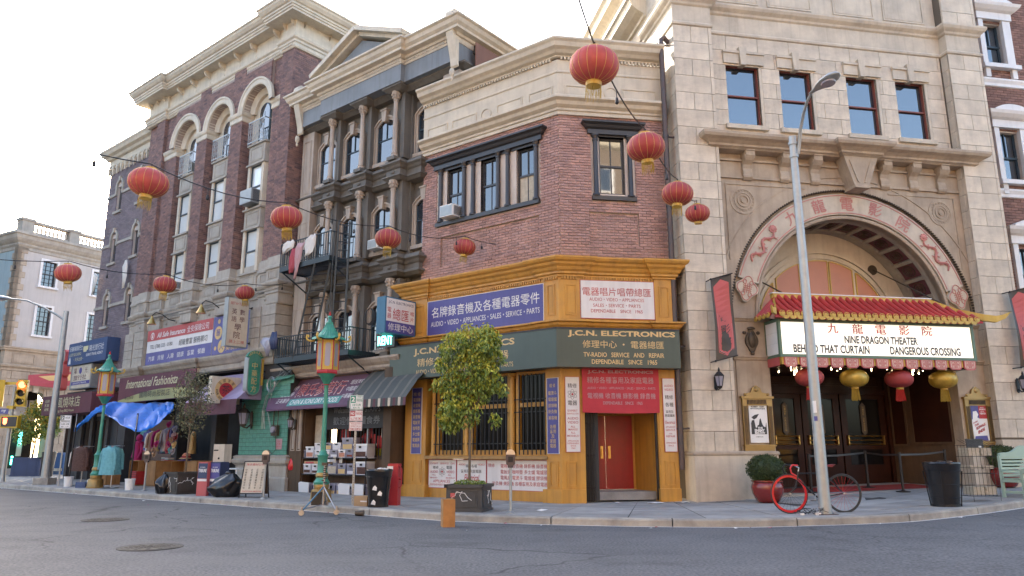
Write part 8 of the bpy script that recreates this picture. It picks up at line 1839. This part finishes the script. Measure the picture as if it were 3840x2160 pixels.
for i in range(16): mb.ball((rnd(-.5,.1),rnd(-.3,-.1),rnd(.02,.14)),.1,.05,.045,7,5)
mb.build('shoes','pink_cloth',o,G,smooth=True,kind='stuff')
o=thing('paint_cans','dark blue box with small white cans on the pavement by the bucket','box',at(-15.75,28.3)); F=WORLD[o.name]; MB().box(-.25,.1,-.12,.12,0,.2).build('box','blue_sign',o,F); MB().lathe((.2,0,0),[(.09,0),(.09,.28),(.03,.32)],10).build('can','white_clean',o,F)
# ---------------- bicycle
FB_=at(5.62,15.68,4); bk=thing('bicycle','black road bicycle with a red front rim and red saddle leaning by the lamp pole','bicycle',FB_); r=.39; W=1.13
def bp(mb,n,m,p=None,**k): return mb.build(n,m,p or bk,FB_,**k)
def ring(mb,cx,cz,rr,t,y=0,n=40,k=8): mb.tube([(cx+rr*math.cos(2*math.pi*q/n),y,cz+rr*math.sin(2*math.pi*q/n)) for q in range(n+1)],t,k,cap=False)
for cx,m,sp in ((0,'bike_red','black_metal'),(W,'rubber','bike_red')):
    w_=bp(MB().lathe((cx,0,r),[(.02,-.05),(.02,.05)],10,ax='y'),'wheel','steel'); a=MB(); ring(a,cx,r,r-.012,.013); bp(a,'tyre','rubber',w_,smooth=True)
    a=MB().arc_ring(cx,r,r-.065 if cx==0 else r-.045,r-.022,-.01,.01,0,360,40,caps=False); bp(a,'rim',m,w_)
    a=MB()
    for i in range(24): an=2*math.pi*i/24; a.tube([(cx+.02*math.cos(an+.6),.02*(1 if i%2 else -1),r+.02*math.sin(an+.6)),(cx+(r-.05)*math.cos(an),0,r+(r-.05)*math.sin(an))],.0022,3,cap=False)
    bp(a,'spokes',sp,w_,kind='stuff')
bb=(.60,0,.30); st=(.82,0,.82); hd=(.225,0,.83); hb=(.19,0,.68)
bp(MB().tube([hd,hb],.02,8).tube([(.21,0,.79),(.80,0,.79)],.014,8).tube([hb,bb],.016,8).tube([bb,st],.015,8).tube([bb,(W,.03,r)],.009,6).tube([bb,(W,-.03,r)],.009,6).tube([(.79,0,.77),(W,.03,r)],.008,6).tube([(.79,0,.77),(W,-.03,r)],.008,6),'frame','black_metal',smooth=True)
bp(MB().tube([hb,(.13,-.035,.5),(0,-.04,r)],.011,6).tube([hb,(.13,.035,.5),(0,.04,r)],.011,6),'fork','black_metal',smooth=True)
bp(MB().tube([hd,(.24,0,.9),(.14,0,.95)],.013,6).tube([(.14,-.18,.95),(.14,.18,.95)],.013,6),'stem','steel',smooth=True)
for s_ in (-.18,.18): bp(MB().tube([(.14,s_,.95),(.03,s_,.96),(-.02,s_,.9),(.0,s_,.8),(.1,s_,.74)],.016,7),'handlebar','bike_red' if s_<0 else 'black_metal',smooth=True)
bp(MB().tube([st,(.835,0,.93)],.012,6),'seat_post','steel'); sd_=MB(); 
sd_.add([(.72,-.02,.95),(.72,.02,.95),(.86,.045,.955),(.97,.075,.97),(1.0,.05,.965),(1.0,-.05,.965),(.97,-.075,.97),(.86,-.045,.955)]+[(.74,0,.925),(.95,0,.915)],[(0,1,2,7),(7,2,3,6),(6,3,4,5),(0,8,1),(1,8,9,2),(2,9,3),(3,9,4),(4,9,5),(5,9,6),(6,9,7),(7,9,8,0)]); bp(sd_,'saddle','red_letter')
a=MB(); ring(a,bb[0],bb[2],.09,.005,-.04,24,4); a.tube([(bb[0],-.05,bb[2]+.09),(W,-.05,r+.03)],.004,4).tube([(bb[0],-.05,bb[2]-.09),(W,-.05,r-.03)],.004,4).tube([bb,(.45,-.07,.26)],.01,5).box(.4,.5,-.13,-.06,.25,.27).tube([(.6,.05,.3),(.75,.07,.33)],.01,5).box(.7,.8,.06,.13,.32,.34); bp(a,'crankset','steel')
o=thing('bike_lock_tangle','tangle of black cables on the pavement at the foot of the lamp pole','cables',at(5.85,15.25)); F=WORLD[o.name]; random.seed(17); mb=MB()
for k in range(6):
    pts=[(rnd(-.3,.1),rnd(-.08,.08),.02)]
    for i in range(6): pts.append((pts[-1][0]+rnd(-.12,.16),rnd(-.08,.08),rnd(.01,.14)))
    mb.tube(pts,.006,4)
mb.build('cable','rubber',o,F,smooth=True); MB().box(.1,.2,-.03,.03,.0,.05).box(-.2,-.13,-.03,.02,0,.04).build('plug','white_clean',o,F)
# ---------------- stanchions, rope, carpet, news rack, bench
SP=[(10.08,21.83),(10.42,20.58),(12.14,21.46),(8.1,20.9)]
lab=['dim one by the doors','nearest one on the carpet edge','right one near the bench','left one behind the bicycle']
for (x,y),l in zip(SP,lab):
    F=at(x,y); t=thing('stanchion','black crowd control post, '+l,'stanchion',F,'crowd control posts'); MB().lathe((0,0,0),[(.18,0),(.18,.02),(.06,.035),(.035,.06),(.035,.98),(.04,.98),(.04,1.03)],18).build('post','black_metal',t,F,smooth=True)
for i,(a,b) in enumerate(((3,0),(0,1),(1,2))):
    p=Vector((*SP[a],gz(*SP[a])+.97)); q=Vector((*SP[b],gz(*SP[b])+.97)); m=p.lerp(q,.5)-Vector((0,0,.03)); o=thing('barrier_belt','black retractable belt '+['from the post behind the bicycle to the dim one by the doors','from the dim post by the doors to the nearest post','from the nearest post to the one near the bench'][i],'belt',ID,'crowd control belts'); mb=MB(); P_=[p,m,q]
    mb.v=[tuple(v+Vector((0,0,s_))) for v in P_ for s_ in (-.025,.025)]; mb.f=[(0,2,3,1),(2,4,5,3)]; mb.m=[0,0]; mb.build('belt','black_trim',o,ID)
c_=MB().add([tuple(Vector((x,y,gz(x,y)+.012))) for x,y in ((6.8,20.5),(11.9,21.4),(11.7,22.6),(6.6,21.8))],[(0,1,2,3)]).build('carpet','carpet'); tag(c_,'red carpet strip along the theater entrance','carpet')
F=at(10.75,17.75,10); t=thing('newspaper_rack','tall black wire rack with three tiers of newspapers by the litter bin','newspaper rack',F); mb=MB()
for i in range(8):
    x=-.35+i*.1; mb.tube([(x,-.2,.0 if i in(0,7) else .12),(x,-.2,1.25)],.005,4).tube([(x,-.2,1.25),(x,.1,1.38)],.005,4)
for z in (.12,.35,.62,.75,1.0,1.25): mb.tube([(-.35,-.2,z),(.35,-.2,z),(.35,.2,z),(-.35,.2,z),(-.35,-.2,z)],.005,4)
for y in (-.1,0,.1): mb.tube([(-.35,y,.12),(-.35,y,1.25)],.005,4).tube([(.35,y,.12),(.35,y,1.25)],.005,4)
mb.build('wire_frame','black_metal',t,F); MB().box(-.1,.34,.1,.13,1.15,1.4).build('header_plate','black_trim',t,F); MB().box(.2,.28,.098,.1,1.2,1.24).build('plate_mark','white_clean',t,F)
for z in (.15,.72,1.02):
    o=thing('newspaper_stack','folded newspapers on the %s tier of the wire rack'%{.15:'bottom',.72:'middle',1.02:'top'}[z],'newspapers',F,'newspapers in the wire rack')
    for i in range(7 if z!=.72 else 3): MB().box(-.3+rnd(-.02,.02),.0+rnd(-.02,.02),-.15,.15,z+i*.025,z+i*.025+.022).box(.02+rnd(-.02,.02),.3,-.16,.14,z+i*.025,z+i*.025+.022).build('newspaper','news',o,F)
F=at(11.98,18.45,21); t=thing('bench','pale green slatted garden bench cut by the right edge of the view','bench',F); 
for s_ in (0,1.6):
    MB().box(s_-.03,s_+.03,-.3,-.24,0,.62).box(s_-.03,s_+.03,.22,.28,0,.98).box(s_-.03,s_+.03,-.28,.25,.36,.42).build('leg','bench_green',t,F); MB().box(s_-.04,s_+.04,-.34,.25,.62,.66).lathe((s_-.045,-.34,.63),[(.06,0),(.06,.09)],14,ax='x').build('armrest','bench_green',t,F)
    MB().box(s_-.02,s_+.02,-.24,.22,.1,.16).build('stretcher','bench_green',t,F)
for i in range(5): MB().box(-.0,1.6,-.28+i*.11,-.2+i*.11,.42,.445).build('seat_slat','bench_green',t,F)
for i in range(6): MB().box(.0,1.6,.23,.26,.5+i*.08,.55+i*.08).build('back_slat','bench_green',t,F)
for i in range(4): MB().box(-.015,.015,-.24,.22,.44+i*.045,.46+i*.045).build('side_slat','bench_green',t,F)
pts=[]
for i in range(17): u=i/16; pts.append((u*1.6,.98+.2*math.sin(math.pi*u)+.05*math.cos(u*12)))
MB().prism([(0,.95)]+pts+[(1.6,.95)],.22,.28).build('crest_rail','bench_green',t,F)
# ---------------- far left: traffic light, mailbox, street sign
F=at(-22.74,34.27); t=thing('traffic_light','yellow traffic light with red lamp and walk signal at the left edge','traffic light',F)
MB().lathe((0,0,0),[(.13,0),(.09,.3),(.07,4.2)],12).build('pole','galvanised',t,F,smooth=True)
for x,rz in ((-.55,-60),(.42,14)):
    G=F@Matrix.Translation((x,-.1,0))@Matrix.Rotation(R(rz),4,'Z'); h=MB().box(-.2,.2,-.12,.12,3.3,4.5).build('signal_head','traffic_yellow',t,G)
    for k,z in enumerate((4.28,3.9,3.52)):
        MB().lathe((0,-.13,z),[(.15,0),(.15,-.01)],16,ax='y').build('lens','red_lamp' if (k==0 and x>0) else 'glass_dark',h,G); m=MB().arc_ring(0,z,.15,.17,-.33,-.12,-10,190,12); m.build('visor','traffic_yellow',h,G)
MB().box(-.9,.6,-.08,.02,4.3,4.42).box(-.2,.1,-.1,.1,3.2,3.35).build('bracket','traffic_yellow',t,F)
h=MB().box(-.35,.45,-.2,.05,2.35,2.9).build('walk_signal','traffic_yellow',t,F); MB().box(-.28,.4,-.22,-.2,2.41,2.84).build('dark_face','black_trim',h,F)
a=MB(); a.ball((-.1,-.23,2.6),.09,.015,.1,8,6)
for i in range(4): a.tube([(-.16+i*.04,-.23,2.65),(-.18+i*.05,-.23,2.78)],.018,5)
a.build('hand_symbol','red_glow',h,F)
t=thing('street_name_sign','blue street name plate cut off by the left edge of the view','street sign',F); MB().box(-1.6,-.1,-.1,-.08,2.98,3.22).build('plate','purple_pale',t,F); letters(t,F,'white_clean',[('ny',-.4,-.2,3.03,3.16,.02)],-.104)
F=at(-26.6,45.2,-20); t=thing('mailbox','blue street mailbox on the far pavement in front of the cream building','mailbox',F); MB().box(-.45,.45,-.3,.3,.35,1.1).prism([(-.45,1.1)]+[(-.45+.9*i/8,1.1+.16*math.sin(math.pi*i/8)) for i in range(9)]+[(.45,1.1)],-.3,.3).build('body','mailbox_blue',t,F)
for a in(-.35,.35): MB().box(a-.05,a+.05,-.25,.25,0,.35).build('leg','mailbox_blue',t,F)
MB().box(-.4,.4,-.32,-.3,.2,.36).build('door','cream_trim',t,F)
# ================================================================ lanterns on cables
def lantern_obj():
    F=ID; t=thing('red_lantern','x','lantern',F,'red lanterns strung over the street'); n=48; k=14; vs=[]
    for j in range(k+1):
        a=-math.pi/2+math.pi*j/k; r=.5*math.cos(a)**.8 if math.cos(a)>1e-6 else 0; r=max(r,.13) if j in(0,k) else max(r,.14); z=.36*math.sin(a)
        for i in range(n): b=2*math.pi*i/n; rr=r*(1-.022*(abs(math.cos(b*8))**6)); vs.append((rr*math.cos(b),rr*math.sin(b),z))
    MB().add(vs,[(j*n+i,j*n+(i+1)%n,(j+1)*n+(i+1)%n,(j+1)*n+i) for j in range(k) for i in range(n)]).build('lantern_body','lantern_red',t,F,smooth=True)
    mb=MB()
    for i in range(16):
        b=2*math.pi*i/16; pts=[]
        for j in range(13):
            a=-math.pi*.46+math.pi*.92*j/12; r=.5*math.cos(a)**.8*.983+.004; pts.append((r*math.cos(b),r*math.sin(b),.365*math.sin(a)))
        mb.tube(pts,.0045,4,cap=False)
    mb.build('gold_ribs','gold_line',t,F)
    MB().lathe((0,0,0),[(.15,.34),(.155,.34),(.155,.4),(.12,.4)],24).lathe((0,0,0),[(.15,-.44),(.158,-.44),(.16,-.33),(.14,-.33)],24).build('gold_collar','yellow_paint',t,F)
    mb=MB(); random.seed(40)
    for i in range(40):
        b=2*math.pi*i/40; l=rnd(.2,.32); mb.tube([(.15*math.cos(b),.15*math.sin(b),-.43),(.155*math.cos(b)+rnd(-.01,.01),.155*math.sin(b)+rnd(-.01,.01),-.43-l*.5),(.15*math.cos(b)+rnd(-.02,.02),.15*math.sin(b)+rnd(-.02,.02),-.43-l)],.0045,3,cap=False)
    mb.build('tassel','tassel_gold',t,F); MB().tube([(0,0,.4),(0,0,.52)],.012,5).build('hook','black_metal',t,F); return t
LP=[((1.06,8.72,6.24),'nearest and largest, high above the corner shop parapet'),((2.25,11.7,6.39),'second in the right string, in front of the single brick window'),((3.37,14.4,6.52),'third in the right string, beside the drainpipe'),((4.55,17.45,7.1),'smallest of the right string, against the stone pilaster'),
 ((-6.03,11.71,5.79),'largest at the left, before the lavender brick wing'),((-4.65,14.72,6.14),'second in the middle string, before the tall brick corner'),((-3.02,17.5,6.49),'third in the middle string, before the grey building columns'),((-1.35,20.55,7.12),'last of the middle string, before the corner shop brick panel'),
 ((-11.72,19.13,6.04),'leftmost, in front of the far cream building'),((-10.16,21.29,6.21),'second of the low string, before the stone course of the brick building'),((-9.15,24.97,6.74),'small one just above the tutor box sign')]
base=lantern_obj(); S_=Matrix.Diagonal((.64,.64,.64,1)); first=True
for i,(p,l) in enumerate(LP):
    s=.64 if i!=3 else .6; Mx=Matrix.Translation(p)@Matrix.Rotation(R([3,-4,5,-2,4,-3,2,6,-5,3,-4][i]),4,'Y')@Matrix.Rotation(R([2,3,-3,4,-2,5,-4,2,3,-3,4][i]),4,'X')@Matrix.Rotation(R(i*37),4,'Z')@Matrix.Diagonal((s,s,s,1)); o=copy_tree(base,Mx,'red lantern, '+l)
    if i==3:
        for ch in list(o.children):
            if ch.name.startswith('tassel'): bpy.data.objects.remove(ch)
for ch in list(base.children): bpy.data.objects.remove(ch)
bpy.data.objects.remove(base)
def cable(P,label,nb):
    o=thing('lantern_cable',label,'cable',ID,'cables carrying the lanterns'); pts=[]; P=[Vector(p)+Vector((0,0,.33)) for p in P]
    for a,b in zip(P,P[1:]):
        for k in range(8): u=k/8; q=a.lerp(b,u); q.z-=.25*(1-(2*u-1)**2)*min(1,(b-a).length/5); pts.append(q)
    pts.append(P[-1]); MB().tube([tuple(p) for p in pts],.011,5).build('wire','black_metal',o,ID)
    for i in range(4,len(pts)-1,nb):
        p=pts[i]; o2=MB().tube([tuple(p),(p.x,p.y,p.z-.13)],.006,4).lathe((p.x,p.y,p.z-.22),[(.012,0),(.03,.02),(.025,.07),(.018,.1)],8).build('bulb_socket','black_metal',o,ID)
cable([(-2.4,-1.5,9.0),(-.4,4.2,7.6),LP[0][0],LP[1][0],LP[2][0],LP[3][0],(5.0,19.4,7.6)],'black cable with bulb sockets carrying the right string of lanterns',5)
cable([(-12,2.5,5.6),(-7.9,8.5,5.75),LP[4][0],LP[5][0],LP[6][0],LP[7][0],(-.4,21.0,7.0)],'black cable with bulb sockets carrying the middle string of lanterns',5)
cable([(-20,12,6.1),(-15,15.6,5.9),LP[8][0],LP[9][0],LP[10][0],(-7.9,25.6,6.9)],'black cable with bulb sockets carrying the low left string of lanterns',5)
# lanterns under the marquee
for i,x in enumerate((3.52,4.85,6.22,7.6)):
    red=i%2==0; t=thing('marquee_lantern','%s satin lantern under the marquee, %s'%('red' if red else 'gold',['leftmost, behind the lamp pole','second from the left','third from the left','rightmost'][i]),'lantern',FT,'lanterns under the marquee'); n=36; vs=[]; k=10; c=(x,0,3.33)
    for j in range(k+1):
        a=-math.pi/2+math.pi*j/k; r=max(.08,.37*math.cos(a)**.75 if math.cos(a)>1e-6 else .08)
        for q in range(n): b=2*math.pi*q/n; rr=r*(1-.03*abs(math.cos(b*9))**4); vs.append((c[0]+rr*math.cos(b),c[1]+rr*math.sin(b),c[2]+.24*math.sin(a)))
    MB().add(vs,[(j*n+q,j*n+(q+1)%n,(j+1)*n+(q+1)%n,(j+1)*n+q) for j in range(k) for q in range(n)]).build('lantern_body','lantern_red' if red else 'lantern_gold',t,FT,smooth=True)
    MB().lathe((x,0,0),[(.1,3.57),(.1,3.62)],16).lathe((x,0,0),[(.09,3.04),(.1,3.1)],16).build('gold_collar','yellow_paint',t,FT); MB().tube([(x,0,3.6),(x,0,3.82)],.008,4).build('hook','black_metal',t,FT)
    mb=MB(); random.seed(i)
    for q in range(60): b=rnd(0,6.28); r=.12*random.random()**.5; mb.tube([(x+r*math.cos(b)*.8,r*math.sin(b)*.8,3.05),(x+r*math.cos(b)*1.1,r*math.sin(b)*1.1,2.72+rnd(0,.04))],.009,3,cap=False)
    mb.build('tassel','tassel_red' if red else 'tassel_gold',t,FT)
# litter
random.seed(77); mb=MB()
for i in range(70):
    s=rnd(0,SLEN); off=rnd(-.28,-.03) if random.random()<.75 else rnd(-2.5,3); x,y=cpt(s,off); z=(rise(x,min(y,19.2)) if off<0 else gz(x,y))+.006; a=rnd(.02,.07); an=rnd(0,6.28)
    pts=[(x+a*math.cos(an+k*1.3)*rnd(.4,1),y+a*math.sin(an+k*1.3)*rnd(.4,1),z+rnd(0,.02)) for k in range(5)]; mb.add(pts,[(0,1,2),(0,2,3),(0,3,4)],random.choice([0,0,1,2,3]))
o=mb.build('litter',['white_clean','rose_cloth','tan_cloth','magenta']); tag(o,'','',kind='stuff')
def paper(x,y,s,label,m='white_clean'):
    random.seed(int(x*100)); n=8; vs=[(x+s*rnd(.5,1)*math.cos(i*.785),y+s*.6*rnd(.5,1)*math.sin(i*.785),gz(x,y)+rnd(.005,.035)) for i in range(n)]+[(x,y,gz(x,y)+.045)]; o=MB().add(vs,[(i,(i+1)%n,n) for i in range(n)]).build('paper_scrap',m); tag(o,label,'litter','paper scraps')
paper(.62,16.8,.16,'crumpled paper bag on the pavement right of the parking meter'); paper(3.5,19.0,.3,'torn white paper lying before the red door'); paper(2.6,19.1,.12,'small paper scrap at the left of the red doorway'); paper(4.3,19.2,.14,'white paper scrap beside the drainpipe foot')
o=MB().lathe((-3.45,17.5,.06),[(.05,-.1),(.07,.1)],12,ax='x').build('tin_can','bronze'); tag(o,'rusty tin can lying in the gutter right of the camera stand','can')
bpy.data.objects.remove(_fo,do_unlink=True)
for o in list(bpy.data.objects):
    if o.type=='MESH' and o.data.users==1 and len(o.data.polygons)==0: bpy.data.objects.remove(o,do_unlink=True)
